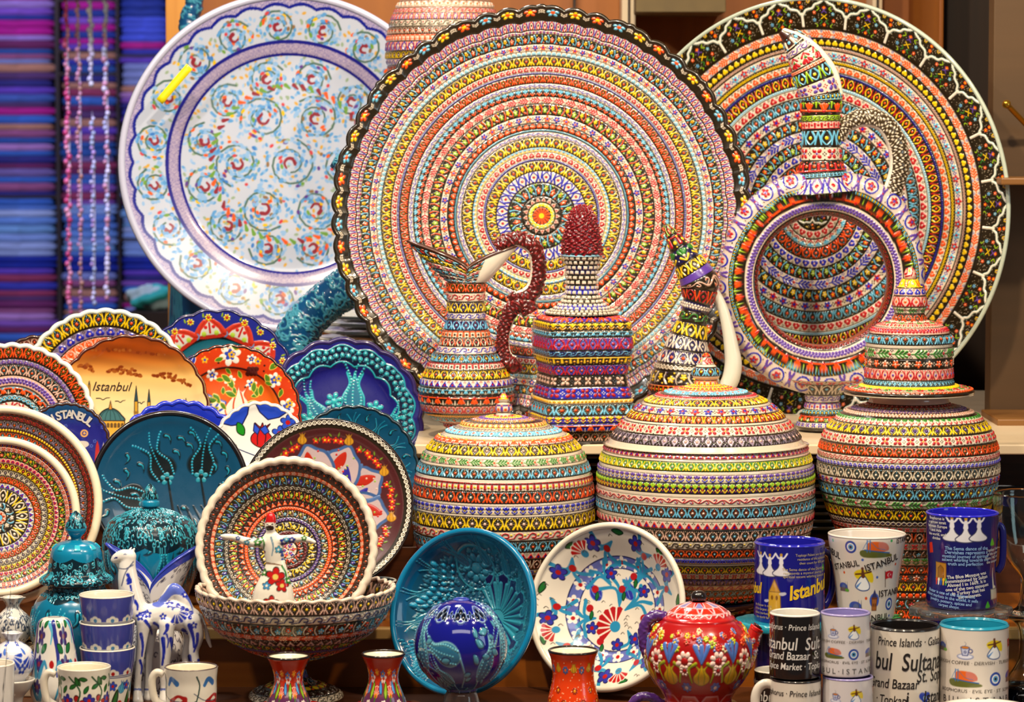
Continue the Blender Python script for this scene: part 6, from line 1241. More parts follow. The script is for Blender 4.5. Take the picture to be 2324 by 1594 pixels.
blob('body', [('limb', [sk(330, 1402), sk(360, 1398), sk(395, 1396), sk(430, 1408)], np.array([28, 32, 36, 30])*S, 0.8),
    ('limb', [sk(368, 1375), sk(385, 1352), sk(396, 1340), sk(412, 1358), sk(428, 1385)], np.array([14, 17, 17, 16, 14])*S, 0.8),
    ('limb', [sk(332, 1400), sk(308, 1385), sk(297, 1350), sk(291, 1318), sk(289, 1290), sk(292, 1272)], np.array([28, 29, 27, 24, 20, 17])*S, 0.8),
    ('limb', [sk(294, 1264), sk(280, 1262), sk(266, 1266), sk(259, 1271)], np.array([16, 15, 11.5, 8.5])*S, 0.85), ('limb', [sk(298, 1254), sk(305, 1246)], np.array([5, 3])*S), ('limb', [sk(293, 1252, 0.006), sk(298, 1243, 0.006)], np.array([4.5, 2.5])*S),
    ('limb', [sk(262, 1276), sk(272, 1276)], np.array([4, 5])*S, 1.2),
    ('limb', [sk(326, 1412, -D1), sk(322, 1450, -D1), sk(318, 1490, -D1), sk(314, 1530, -D1), sk(312, 1562, -D1), sk(313, 1592, -D1*1.4)], np.array([17, 13, 10, 9, 9, 13])*S),
    ('limb', [sk(345, 1412, D1), sk(342, 1450, D1), sk(338, 1500, D1), sk(336, 1560, D1), sk(336, 1584, D1)], np.array([15, 12, 9, 9, 12])*S),
    ('limb', [sk(378, 1418, -D1), sk(378, 1450, -D1), sk(376, 1480, -D1), sk(372, 1530, -D1), sk(372, 1565, -D1), sk(372, 1592, -D1*1.4)], np.array([18, 17, 14, 10, 9, 13])*S),
    ('limb', [sk(438, 1412, -D1), sk(446, 1445, -D1), sk(440, 1480, -D1), sk(446, 1520, -D1), sk(450, 1560, -D1), sk(449, 1592, -D1*1.4)], np.array([22, 17, 12, 11, 10, 13])*S),
    ('limb', [sk(425, 1415, D1), sk(430, 1450, D1), sk(422, 1490, D1), sk(424, 1540, D1), sk(424, 1584, D1)], np.array([18, 14, 10, 9, 12])*S),
    ('limb', [sk(456, 1398), sk(466, 1425), sk(472, 1450), sk(478, 1468)], np.array([5, 5, 6, 4])*S)], 0.0012, pxpaint(c, b, cpaint), cm)
# ---- little pots at the far left
SC2 = scroll_tile('dcdad4', '2c3850', 12, 80, 2, 0.05, 0.10, 0.010); BL = Canvas(0, 0, 2, 1, 80, 'dcdce4', wrap=True)
for k in range(4): carnation(BL, 0.25+0.5*k, 0.55, 5.0, 0.26, '1c3cb0', 'dcdce4', 'dcdce4', 7, 0); flower6(BL, 0.5*k, 0.3, 0.1, '1c3cb0', 'dcdce4'); flower6(BL, 0.5*k, 0.8, 0.08, '1c3cb0', 'dcdce4'); leafp(BL, 0.5*k+.1, 0.55, 2, 0.14, '4a78d0', '1c3cb0')
tilep = lambda c, n: (lambda s, th, r, L: c.sample(np.mod(th/(2*PI)*n+0.1, 1)*2, 1-s))
crown = lambda n, a: (lambda th, s: 1+a*np.cos(th*n)*np.clip(1-s*6, 0, 1))
b_, f_, D_ = setup(22, 2.26, ZA); zp = P(22, 1466, 2.255).z
o = box('display_block', b_.x-0.03, b_.x+0.03, 2.225, 2.29, ZA, zp-0.001, mat('pale_block_paint', 0.6, 0, 'b09a80')); tag(o, 'pale wooden block under the pomegranate vase with black scrolls', 'block')
vessel('pomegranate_vase', 'white pomegranate-shaped vase with fine black scrolls, at the left edge', 'vase', 22, 2.255, zp, [(1356, 24), (1366, 18), (1378, 15), (1386, 22), (1400, 36), (1422, 42), (1444, 38), (1460, 27), (1468, 24)], tilep(SC2, 2), rimcol='c8c8c4', rimt=0.001, depth=0.3, relief=0.0004, xs=crown(6, 0.25))
zp = P(22, 1548, 2.07).z; vessel('pomegranate_pot', 'small blue and white pomegranate pot with cobalt carnations, in front of the scrolled vase', 'pot', 20, 2.07, zp, [(1437, 20), (1446, 15), (1454, 14), (1460, 24), (1474, 42), (1496, 49), (1520, 45), (1538, 32), (1549, 26)], tilep(BL, 1.5), rimcol='dcdce4', rimt=0.001, depth=0.3, relief=0.0002, xs=crown(6, 0.25))
b_, f_, D_ = setup(20, 2.07, ZA); mb = MB(); R = 50/ppm(b_); h = zp-ZA; lathe(mb, [(0.001, h-0.001), (R*0.6, h-0.001), (R*0.62, h+0.001), (R*0.95, h+0.004), (R, h+0.003), (R*0.8, h-0.008), (R*0.45, h*0.55), (R*0.5, 0.003), (R*0.6, 0)], solid('dcd8d0'), 500, 0, full=True, m=90); o = mb.build('cup_foot', M_SMOOTH); o.location = b_; o.name = 'pedestal_saucer'; tag(o, 'white pedestal saucer under the blue and white pomegranate pot', 'saucer')
# ---- shaker
SHK = ucanvas(2.2, 170, 'dcd8d0')
for k in range(5):
    x = -1.1+0.44*k; flower6(SHK, x, 0.74, 0.075, '3c2468', '90401c', '302858'); flower6(SHK, x, 0.50, 0.07, '3c2468', 'a81818', '302858'); flower6(SHK, x, 0.30, 0.06, '3c2468', '90401c', '302858')
    for q in (-1, 1): SHK.stroke([(x+q*0.03, 0.40), (x+q*0.10, 0.52), (x+q*0.17, 0.42)], 0.03, 0.01, '3488b0', 0); SHK.stroke([(x+q*0.03, 0.20), (x+q*0.10, 0.30), (x+q*0.17, 0.20)], 0.03, 0.01, '3488b0', 0); leafp(SHK, x+q*0.03, 0.60, 1.57+q*-0.9, 0.12, '1c6a38', '103018', 0.3); leafp(SHK, x+q*0.05, 0.82, 1.57+q*-0.9, 0.1, '1c6a38', '103018', 0.3)
    SHK.stroke([(x+0.24, 0.86), (x+0.32, 0.6), (x+0.30, 0.4)], 0.045, 0.012, '2c3488', 0); SHK.stroke([(x+0.16, 0.86), (x+0.22, 0.78), (x+0.2, 0.68)], 0.03, 0.01, '5ab0d0', 0); SHK.disc(x+0.22, 0.50, 0.035, 'a81818', 0); SHK.stroke([(x, 0.12), (x, 0.86)], 0.005, 0.005, '304878', 0)
SHK.poly([(-1.2, -0.1), (1.2, -0.1), (1.2, 0.13), (-1.2, 0.13)], '3038a0', 0); [fl(SHK, -1.1+0.22*k, 0.05, 0.055, 'e8e4dc', 'a81818', 5, 0) for k in range(10)]; SHK.poly([(-1.2, 0.95), (1.2, 0.95), (1.2, 0.958), (-1.2, 0.958)], '303858', 0)
b, f, D = setup(117, 2.10, ZA); q = f([(1400, 1), (1401, 18), (1406, 32), (1416, 38), (1440, 42), (1480, 48), (1520, 55), (1550, 58), (1575, 56), (1600, 46), (1622, 38)]); q[-1] = (q[-1][0], 0)
e = empty('salt_shaker', b, 'tall white salt shaker with purple flowers and a domed top, beside the stacked cups', 'shaker'); mb = MB(); lathe(mb, q, canvp(SHK), D, 0); lathe(mb, [(q[-1][0], 0), (0.001, 0)], solid('w'), 200, 0); mb.build('body', M_SMOOTH, e)
# ---- stack of three cups
def cupcanvas(low):
    c = ucanvas(2.6, 120, 'd8d4c8'); c.poly([(-1.4, 0.62), (1.4, 0.62), (1.4, 1.1), (-1.4, 1.1)], '3c4498', 0)
    for k in range(9):
        x = -1.3+0.289*k; c.disc(x, 0.66, 0.055, 'dcd8cc', 0); c.disc(x-0.06, 0.64, 0.045, 'dcd8cc', 0); c.disc(x+0.06, 0.64, 0.045, 'dcd8cc', 0); c.disc(x, 0.64, 0.03, 'a01818' if low else '3c78a8', 0)
        if low: flower6(c, x, 0.44, 0.07, '2c48b0', 'b01818', '202850'); tulip(c, x+0.15, 0.32, 1.3, 0.2, '4aa0c0', '204878'); leafp(c, x, 0.05, 1.3, 0.34, '1c6428', '102810', 0.14); c.disc(x+0.14, 0.16, 0.05, 'a81818', 0); c.stroke([(x+.14, 0.12), (x+.1, 0.0)], 0.01, 0.01, '1c4828', 0)
        else:
            for q in (-1, 0, 1): c.stroke([(x+0.14, 0.34), (x+0.14+q*0.07, 0.48)], 0.012, 0.026, '4450a8', 0)
            c.stroke([(x, 0.32), (x+0.07, 0.52), (x+0.14, 0.36)], 0.01, 0.01, '4450a8', 0)
    c.poly([(-1.4, 0.575), (1.4, 0.575), (1.4, 0.60), (-1.4, 0.60)], 'dcd8cc', 0, line='303868', lw=0.006); return c
zc_ = None; cc3 = [cupcanvas(False), cupcanvas(True)]; names = ('top', 'middle', 'bottom')
for i, yr in enumerate((1350, 1412, 1470)):
    Y = 2.14; zr = P(237, yr, Y).z; zbt = P(237, yr+(150 if i == 2 else 140), Y).z
    if i == 2: zbt = ZA
    vessel('stacked_cup', 'blue-banded white cup, %s of the stack of three beside the camel' % names[i], 'cup', 237, Y, zbt, [(yr, 63), (yr+30, 60), (yr+70, 54), (yr+110, 50), (yr+138, 46), (yr+(150 if i == 2 else 140), 44)], canvp(cc3[1] if i == 2 else cc3[0]), rimcol='e4dccc', rimt=0.0013, relief=0, depth=0.95, group='stack of three blue-banded cups')
# ---- white cups in front
def icon_eye(c, x, y, r):
    for q, col in ((1, '1c3c98'), (0.68, 'e4e4e4'), (0.46, '4a90c8'), (0.2, '101418')): c.disc(x, y, r*q, col, 0)
CU = ucanvas(2.9, 150, 'dcd6c8'); CV = ucanvas(2.9, 150, 'dcd6c8')
for k in range(7):
    x = -1.45+0.414*k; flower6(CU, x+0.15, 0.45, 0.13, 'a01818', 'e8d8c8', '3a1010', 4); flower6(CU, x+0.36, 0.5, 0.10, '2c2c90', 'b01818', '181850', 5); flower6(CU, x+.2, 0.12, 0.08, '4a88c0', 'b01818', '181850')
    for (dx, dy, a) in ((0, 0.7, 0.5), (0.2, 0.75, 2), (0.1, 0.2, 3.5), (0.3, 0.25, 5.4), (0.05, 0.4, 4.4), (0.27, 0.62, 1), (0.33, 0.85, 3), (0.12, 0.9, 5), (0.4, 0.1, 2)): leafp(CU, x+dx, dy, a, 0.15, '1c6428', '102810', 0.24)
    CU.stroke([(x, 0.9), (x+.2, 0.65), (x+.1, 0.3), (x+.4, 0.05)], 0.014, 0.014, '1c4828', 0)
for k in range(4):
    x = -1.45+0.725*k+0.5; 
    for q in (-1, 0, 1): CV.stroke([(x-0.14, 0.45+q*0.02), (x+0.02, 0.45+q*0.12), (x+0.16, 0.48+q*0.05)], 0.022, 0.045, 'a01818', 0, taper='leaf')
    CV.stroke([(x-0.2, 0.75), (x-0.12, 0.85), (x, 0.78)], 0.03, 0.05, '2c68a8', 0); CV.stroke([(x-.4, 0.62), (x-.2, 0.5), (x+.1, 0.48)], 0.006, 0.006, '203050', 0); CV.stroke([(x-.45, 0.2), (x-.3, 0.7), (x-.35, 0.9)], 0.01, 0.014, '1c3c38', 0); CV.disc(x-0.38, 0.3, 0.05, 'a01818', 0)
    flower6(CV, x+0.05, 0.18, 0.06, 'a01818', '2c68a8', '301010'); leafp(CV, x-0.2, 0.05, 1.2, 0.2, '1c6428', '102810', 0.2); leafp(CV, x-0.3, 0.25, 1.9, 0.25, '1c6428', '102810', 0.18); CV.stroke([(x-0.2, 0.2), (x-0.1, 0.32), (x+0.02, 0.2), (x-0.05, 0.12)], 0.006, 0.006, '203050', 0)
LFT = ucanvas(2.9, 150, 'd8d4d0')
e, b, f, S = vessel('coffee_mug', 'white souvenir mug with small dark print, cut by the left edge', 'mug', -32, 2.0, ZA, [(1507, 56), (1530, 55), (1580, 53), (1640, 50), (1664, 47)], canvp(LFT), relief=0)
mb = MB()
def wrapm(rf, off=0.0005): return lambda X, Y: np.stack([(rf(Y)+off)*np.sin(X), -(rf(Y)+off)*np.cos(X), Y], -1)
rr_ = 54*S+0.0006; wm = wrapm(lambda Y: rr_)
for ty, tx in ((1528, 'ISTANBUL'), (1550, 'BAZAAR')): put_text(mb, tx, '20202c', wm, 0.78, P(0, ty, 2.0).z-ZA, 0.010, 0.25, 0.02, 0, 1/(rr_)*0.9)
mb.build('lettering', M_PAINTED, e)
for (cx, can, lab, hx) in ((183, CU, 'white coffee cup covered in green leaves and red flowers, handle to the left', 1), (428, CV, 'white coffee cup with a red tulip and thin stems, handle to the left', 1)):
    zs_ = ZA+0.010; e, b, f, S = vessel('coffee_cup', lab, 'cup', cx, 1.99, zs_, [(1514, 61), (1524, 60), (1545, 58), (1570, 58), (1600, 55), (1625, 46), (1640, 40)], canvp(can), rimcol='e4dccc' if cx < 300 else '4a3838', rimt=0.0011, relief=0, incol='e4dcc4')
    loop_handle(e, b, [(cx-56, 1532), (cx-72, 1527), (cx-82, 1540), (cx-82, 1565), (cx-74, 1590), (cx-52, 1604)], [8, 9, 9, 9, 9, 8], 'd8d0c0')
    mb = MB(); R = 108*S; lathe(mb, [(0.001, 0.009), (R*0.45, 0.009), (R*0.5, 0.012), (R*0.97, 0.0235), (R, 0.0225), (R*0.5, 0.003), (R*0.42, 0), (0.001, 0)], solid('d8d4cc'), 600, 0, full=True, m=140); ring_tube(mb, R*0.96, 0.0232, 0.0007, '404858', m=120); o = mb.build('saucer', M_SMOOTH); o.location = (b.x, b.y, ZA)
    tag(o, 'white saucer with thin dark rim line under the ' + ('leafy green and red cup' if cx < 300 else 'red tulip cup'), 'saucer')
# ------------------------------------------------------------------ mugs at the right
def ic_coffee(c, x, y, s):
    c.disc(x, y-0.32*s, 0.46*s, '7a84b0', 0, ry=0.16*s); c.disc(x, y-0.31*s, 0.40*s, 'd8dcec', 0, ry=0.11*s); c.poly([(x-0.24*s, y+0.16*s), (x+0.24*s, y+0.16*s), (x+0.14*s, y-0.26*s), (x-0.14*s, y-0.26*s)], 'b8c0dc', 0, line='3c4480', lw=0.012*s*8*0.2); c.disc(x, y+0.16*s, 0.24*s, '3c4480', 0, ry=0.08*s); c.disc(x, y+0.16*s, 0.20*s, 'c87820', 0, ry=0.055*s); c.ring(x+0.29*s, y-0.02*s, 0.10*s, 0.025*s, '3c4480'); c.stroke([(x, y+0.26*s), (x+0.05*s, y+0.36*s), (x-0.03*s, y+0.46*s)], 0.02*s, 0.012*s, '8a8a98', 0); flower6(c, x, y-0.08*s, 0.08*s, '3c4480', 'd8dcec')
def ic_dervish(c, x, y, s):
    c.poly([(x-0.42*s, y+0.28*s), (x-0.1*s, y+0.42*s), (x+0.4*s, y+0.3*s), (x+0.45*s, y-0.1*s), (x+0.1*s, y+0.0*s), (x-0.3*s, y+0.05*s)], 'd8c020', 0, smooth=True); c.poly([(x-0.08*s, y+0.15*s), (x+0.08*s, y+0.15*s), (x+0.3*s, y-0.2*s), (x+0.24*s, y-0.4*s), (x-0.1*s, y-0.44*s), (x-0.38*s, y-0.3*s), (x-0.3*s, y-0.1*s)], 'e8ecf0', 0, smooth=True, line='28407c', lw=0.02*s)
    c.stroke([(x-0.3*s, y-0.28*s), (x-0.1*s, y-0.1*s)], 0.05*s, 0.01*s, '5a88c8', 0); c.stroke([(x-0.02*s, y+0.38*s), (x, y+0.16*s)], 0.05*s, 0.09*s, '5a3018', 0); c.stroke([(x-0.35*s, y+0.22*s), (x, y+0.26*s), (x+0.36*s, y+0.34*s)], 0.03*s, 0.03*s, '5a3018', 0); c.disc(x-0.03*s, y+0.46*s, 0.06*s, '5a3018', 0)
def ic_bridge(c, x, y, s):
    c.poly([(x-0.3*s, y+0.25*s), (x+0.3*s, y+0.22*s), (x+0.42*s, y-0.05*s), (x-0.3*s, y-0.1*s)], 'd86020', 0, smooth=True); c.poly([(x+0.05*s, y+0.25*s), (x+0.35*s, y+0.2*s), (x+0.45*s, y-0.05*s), (x+0.1*s, y)], 'c07878', 0, smooth=True, a=0.8); c.poly([(x-0.52*s, y-0.02*s), (x+0.5*s, y-0.16*s), (x+0.52*s, y-0.28*s), (x-0.5*s, y-0.28*s)], '5a6028', 0, smooth=True); c.stroke([(x-0.45*s, y-0.02*s), (x+0.5*s, y-0.14*s)], 0.02*s, 0.02*s, '2c5aa0', 0)
    for q in (-0.36, -0.26): c.stroke([(x+q*s, y+0.32*s), (x+q*s, y-0.1*s)], 0.018*s, 0.018*s, '3c6cb0', 0)
    c.stroke([(x-0.52*s, y), (x-0.31*s, y+0.3*s), (x, y+0.05*s), (x+0.3*s, y-0.02*s)], 0.008*s, 0.008*s, '3c6cb0', 0)
def ic_tower(c, x, y, s):
    c.disc(x, y+0.05*s, 0.3*s, '3c5ac0', 0, ry=0.36*s); c.poly([(x-0.16*s, y+0.12*s), (x+0.16*s, y+0.12*s), (x+0.15*s, y-0.45*s), (x-0.15*s, y-0.45*s)], 'a0602c', 0, line='402010', lw=0.012*s); c.poly([(x-0.2*s, y+0.2*s), (x+0.2*s, y+0.2*s), (x+0.18*s, y+0.1*s), (x-0.18*s, y+0.1*s)], '70381c', 0); c.poly([(x-0.17*s, y+0.2*s), (x, y+0.6*s), (x+0.17*s, y+0.2*s)], '303468', 0)
    for q in (-0.06, 0.06): c.poly([(x+q*s-0.025*s, y-0.1*s), (x+q*s+0.025*s, y-0.1*s), (x+q*s+0.025*s, y-0.25*s), (x+q*s-0.025*s, y-0.25*s)], '402010', 0)
def ic_flag(c, x, y, s):
    c.stroke([(x-0.3*s, y+0.4*s), (x-0.18*s, y-0.5*s)], 0.025*s, 0.025*s, '504038', 0, smooth=False); c.poly([(x-0.28*s, y+0.36*s), (x+0.05*s, y+0.42*s), (x+0.38*s, y+0.34*s), (x+0.36*s, y-0.06*s), (x+0.05*s, y), (x-0.22*s, y-0.06*s)], 'c01420', 0); c.disc(x+0.02*s, y+0.18*s, 0.11*s, 'f0f0f0', 0); c.disc(x+0.05*s, y+0.18*s, 0.085*s, 'c01420', 0); fl(c, x+0.18*s, y+0.18*s, 0.045*s, 'f0f0f0', 'f0f0f0', 5, 0)
def ic_mosque(c, x, y, s):
    c.disc(x-0.05*s, y, 0.42*s, '3c50a8', 0, ry=0.26*s); c.disc(x, y-0.05*s, 0.2*s, '5a6a98', 0); c.poly([(x-0.42*s, y-0.05*s), (x+0.4*s, y-0.05*s), (x+0.46*s, y-0.3*s), (x-0.45*s, y-0.3*s)], '6a5a58', 0); c.disc(x+0.3*s, y-0.2*s, 0.2*s, '5a9a30', 0, ry=0.1*s)
    for q in (0.18, 0.36): c.stroke([(x+q*s, y+0.34*s), (x+q*s, y-0.1*s)], 0.008*s, 0.03*s, '505868', 0, smooth=False)
def ic_dancers(c, x, y, s, col='d8d8e0', n=3):
    for k in range(n):
        q = x+(k-(n-1)/2)*0.42*s; yy = y+(0.0 if k % 2 else 0.03*s); c.poly([(q-0.04*s, yy+0.10*s), (q+0.04*s, yy+0.10*s), (q+0.12*s, yy-0.08*s), (q+0.31*s, yy-0.24*s), (q+0.24*s, yy-0.33*s), (q, yy-0.36*s), (q-0.24*s, yy-0.33*s), (q-0.31*s, yy-0.24*s), (q-0.12*s, yy-0.08*s)], col, 0, smooth=True, line='303050', lw=0.014*s)
        c.stroke([(q, yy+0.28*s), (q, yy+0.1*s)], 0.05*s, 0.08*s, col, 0, smooth=False); c.stroke([(q-0.2*s, yy+0.40*s), (q-0.1*s, yy+0.26*s), (q, yy+0.24*s), (q+0.1*s, yy+0.26*s), (q+0.2*s, yy+0.40*s)], 0.03*s, 0.03*s, col, 0); c.disc(q, yy+0.36*s, 0.05*s, 'b89030', 0)
def rfun(q):
    zz = np.array([p[1] for p in q][::-1]); rr = np.array([p[0] for p in q][::-1]); return lambda Z: np.interp(Z, zz, rr)
def mug(label, cx, yr, hw, yb, Y, bg, incol, icons=None, texts=(), handle=None, hcol=None, zb=None, taper=None, rimcol=None, rimt=0.0016, name='souvenir_mug', mm=None, group=None, glare=None):
    """texts: (string, colour, dx, dy, size, rot, bold, shear, sx) in photo pixels relative to (cx, photo y)"""
    z = P(cx, yb, Y).z if zb is None else zb; h = yb-yr; taper = taper or [(0, 1), (0.5, 1), (0.96, 1), (1, 0.95)]; prof = [(yr+t*h, hw*k) for t, k in taper]
    Hm = P(cx, yr, Y).z-z; S = 1/ppm(P(cx, yr, Y)); ratio = 2*PI*hw*S/Hm; c = ucanvas(ratio, h*0.95, bg); U = 1/(Hm/S)
    if icons: 
        for (fn, x, y, s) in icons: 
            xx = (x-cx); ang = math.asin(max(-0.98, min(0.98, xx/hw))); fn(c, ang/(2*PI)*ratio, 1-(y-yr-0.0)/h, s/h)
    e, b, f, S2 = vessel(name, label, 'mug', cx, Y, z, prof, canvp(c), rimcol=rimcol if rimcol is not None else bg, rimt=rimt, incol=incol, relief=0, depth=0.9, material=mm, group=group)
    rf = rfun(f(prof)); 
    if texts:
        mb = MB()
        for t in texts:
            s_, col, x, y, size = t[:5]; rot, bold, shear, sx = (list(t[5:])+[0, 0.0, 0, 1][len(t)-5:])[:4]
            ang = (x-cx)/hw; ang = math.asin(max(-0.99, min(0.99, ang))) if abs(ang) < 1 else ang*1.35; zz = P(cx, y, Y).z-z; R = float(rf(zz)); k = R
            m_ = lambda X, Y_, rf=rf: np.stack([(rf(Y_)+0.00045)*np.sin(X/k), -(rf(Y_)+0.00045)*np.cos(X/k), Y_], -1)
            put_text(mb, s_, col, m_, ang*k, zz, size*S2, rot, bold, shear, sx)
        mb.build('lettering', M_PAINTED, e)
    if handle: loop_handle(e, b, *handle[:2], hcol or bg, flat=0.8)
    return e
M_DARKGLZ = mat('dark_mug_glaze', 0.10, 1.0, noise=0.02)
BLK = '181414'; NAV = '15157c'
# lower hidden row that carries the tall mugs
for (cx, lab) in ((1793, 'navy mug with tiny print under the turquoise coaster, below the gold Istanbul mug'), (2187, 'navy mug under the clear scalloped stand, below the large navy mug')):
    mug(lab, cx, 1428 if cx < 2000 else 1400, 76, 1600, 2.17, '1c1650', '1c1650', zb=ZA, mm=M_DARKGLZ, texts=[('St. Sophia was built', '8a8ab0', cx-10, 1440 if cx < 2000 else 1412, 10, 0, 0.01), ('museum and landmark', '8a8ab0', cx-10, 1452 if cx < 2000 else 1424, 10, 0, 0.01), ('of the old city of', '8a8ab0', cx-10, 1464 if cx < 2000 else 1436, 10, 0, 0.01)])
mug('black mug hidden under the green ornament, below the tapered white mug', 1968, 1424, 74, 1600, 2.17, BLK, BLK, zb=ZA, mm=M_DARKGLZ)
def coaster(label, cx, y0, y1, hw, Y, col, n, amp, m=None, name='coaster'):
    zt, zb_ = P(cx, y0, Y).z, P(cx, y1, Y).z; b = zbase(cx, Y, zb_); S = 1/ppm(b); h = zt-zb_; mb = MB(); xs = lambda th, s: 1+amp*np.cos(th*n)*np.clip(s*3, 0, 1)*np.clip((1-s)*3, 0, 1)
    R = hw*S; lathe(mb, [(0.001, h), (R*0.8, h), (R*0.96, h*0.98), (R, h*0.75), (R, h*0.3), (R*0.95, 0.0), (R*0.6, 0), (0.001, 0)], solid(col), 700, 0, full=True, m=180, xs=xs)
    o = mb.build(name, m or M_SMOOTH); o.location = b; return tag(o, label, 'coaster' if name == 'coaster' else 'stand')
o = coaster('turquoise relief coaster between two navy mugs', 1775, 1406, 1425, 104, 2.17, '1890a8', 16, 0.02)
coaster('black and green floral coaster under the tapered white mug', 1968, 1404, 1422, 92, 2.17, '1c2c1c', 12, 0.04)
mb = MB(); zt = P(1968, 1404, 2.17).z
for k in range(26):
    a = RNG.uniform(0, 2*PI); q = RNG.uniform(0.62, 0.9)*92/ppm(P(1968, 1404, 2.17)); th = np.linspace(0, PI, 6); ph = np.linspace(0, 2*PI, 8, endpoint=False); cc = [rgb('2a9a40'), rgb('40b050'), rgb('6080a0')][k % 3]
    mb.grid(np.stack([q*math.cos(a)+0.008*np.sin(th)[:, None]*np.cos(ph), q*math.sin(a)+0.004*np.sin(th)[:, None]*np.sin(ph), 0.0008+0.0012*np.cos(th)[:, None]+0*ph], -1), cc, wrap=True, flip=True)
o2 = mb.build('raised_leaves', M_SMOOTH); gc = [o for o in COL.objects if o.get('label', '').startswith('black and green floral coaster')][0]; o2.parent = gc; o2.location = (0, 0, zt-gc.location.z)
coaster('clear scalloped plastic stand under the large navy mug', 2187, 1376, 1397, 112, 2.17, 'e8f0f0', 10, 0.05, M_CLEAR, 'scalloped_stand')
# tall row
def blank(c, x, y, s): pass
def cloud2(c, x, y, s): c.disc(x, y, 0.3*s, 'b8b8c8', 0, ry=0.16*s); c.disc(x+0.2*s, y+0.05*s, 0.2*s, 'b8b8c8', 0, ry=0.14*s)
def goldtower(c, x, y, s):
    c.poly([(x-0.2*s, y+0.2*s), (x+0.2*s, y+0.2*s), (x+0.22*s, y-0.6*s), (x-0.22*s, y-0.6*s)], 'c09a30', 0, line='7a6020', lw=0.012*s); c.poly([(x-0.2*s, y+0.2*s), (x-0.12*s, y+0.34*s), (x, y+0.6*s), (x+0.12*s, y+0.34*s), (x+0.2*s, y+0.2*s)], 'b08828', 0, line='7a6020', lw=0.012*s)
    for q in (-0.08, 0.08): c.disc(x+q*s, y+0.02*s, 0.04*s, '6a4a10', 0, ry=0.07*s)
def heart(c, x, y, s): c.disc(x-.22*s, y+.14*s, .27*s, '2c48b8', 0); c.disc(x+.22*s, y+.14*s, .27*s, '2c48b8', 0); c.poly([(x-.46*s, y+.04*s), (x, y-.5*s), (x+.46*s, y+.04*s), (x, y+.3*s)], '2c48b8', 0)
def lawn(c, x, y, s): c.poly([(x-.3*s, y-.3*s), (x-.1*s, y+.3*s), (x+.1*s, y+.1*s), (x+.3*s, y-.3*s)], '40b030', 0, smooth=True)
def gate(c, x, y, s):
    c.poly([(x-.5*s, y+.7*s), (x+.4*s, y+.65*s), (x+.4*s, y-.5*s), (x-.5*s, y-.5*s)], 'b07c28', 0, line='6a4810', lw=0.02*s); c.poly([(x-.3*s, y+.3*s), (x-.05*s, y+.5*s), (x+.2*s, y+.3*s), (x+.2*s, y-.4*s), (x-.3*s, y-.4*s)], '8a5c18', 0, line='503408', lw=0.02*s)
    for q in range(5): c.stroke([(x-.4*s+.2*q*s, y-.4*s), (x-.4*s+.2*q*s, y-.75*s)], 0.07*s, 0.05*s, ['c83020', 'e8e8e8', '3060b0', 'e0b020', '40a040'][q], 0, smooth=False)
def redp(c, x, y, s): c.poly([(x-.3*s, y-.5*s), (x+.3*s, y-.4*s), (x+.2*s, y+.5*s), (x-.3*s, y+.4*s)], 'c82818', 0)
def silver(c, x, y, s):
    c.stroke([(x, y+.8*s), (x, y-.2*s)], 0.03*s, 0.09*s, 'c8c8b8', 0, smooth=False); c.disc(x+.12*s, y-.2*s, 0.16*s, 'd0d0c0', 0); c.poly([(x-.3*s, y-.2*s), (x+.4*s, y-.2*s), (x+.4*s, y-.7*s), (x-.3*s, y-.7*s)], 'b0b0a4', 0, line='606058', lw=0.02*s)
GOLD = 'e0b820'; PTX = 'b8a878'
mug('navy mug with gold Istanbul lettering, a tower and dancers, on the turquoise coaster', 1795, 1232, 80, 1406, 2.17, NAV, '1c1c98', rimcol='2a2ab8', icons=[(ic_dancers, 1745, 1275, 66), (goldtower, 1755, 1345, 70), (cloud2, 1772, 1335, 24), (cloud2, 1738, 1352, 20), (lawn, 1868, 1280, 24)],
    texts=[('Istanbul', GOLD, 1837, 1325, 44, 0.20, 0.03, 0.3, 0.82), ('nbul', GOLD, 1718, 1330, 34, 0.1, 0.03, 0.3, 0.8), ('Topkapi Palace was the official', PTX, 1846, 1250, 8), ('residence of the sultans and', PTX, 1846, 1259, 8), ('their court for 400 years', PTX, 1846, 1268, 8), ('The Sema dance of the Dervishes', PTX, 1828, 1282, 8.5), ('represents a mystical journey of', PTX, 1828, 1290, 8.5), ('spiritual ascent whirling towards', PTX, 1828, 1298, 8.5), ('The Blue Mosque was', PTX, 1822, 1372, 9), ('commissioned by Sultan', PTX, 1822, 1381, 9), ('Ahmed I in 1609', PTX, 1822, 1390, 9), ('the Bazaar is one', PTX, 1730, 1366, 8), ('of the largest and', PTX, 1730, 1375, 8), ('oldest markets in', PTX, 1730, 1384, 8), ('the world for', PTX, 1730, 1393, 8)],
    handle=([(1868, 1250, .01), (1884, 1262, .024), (1891, 1295, .03), (1888, 1340, .03), (1874, 1374, .024), (1860, 1382, .01)], [8, 8, 8, 8, 8, 7]), mm=M_DARKGLZ)
IST = '241c18'
def dots_(c, x, y, s): c.disc(x, y, 0.5*s, ['c84818', '3858b0', 'e0b820', '2a9a50'][int(x*997) % 4], 0)
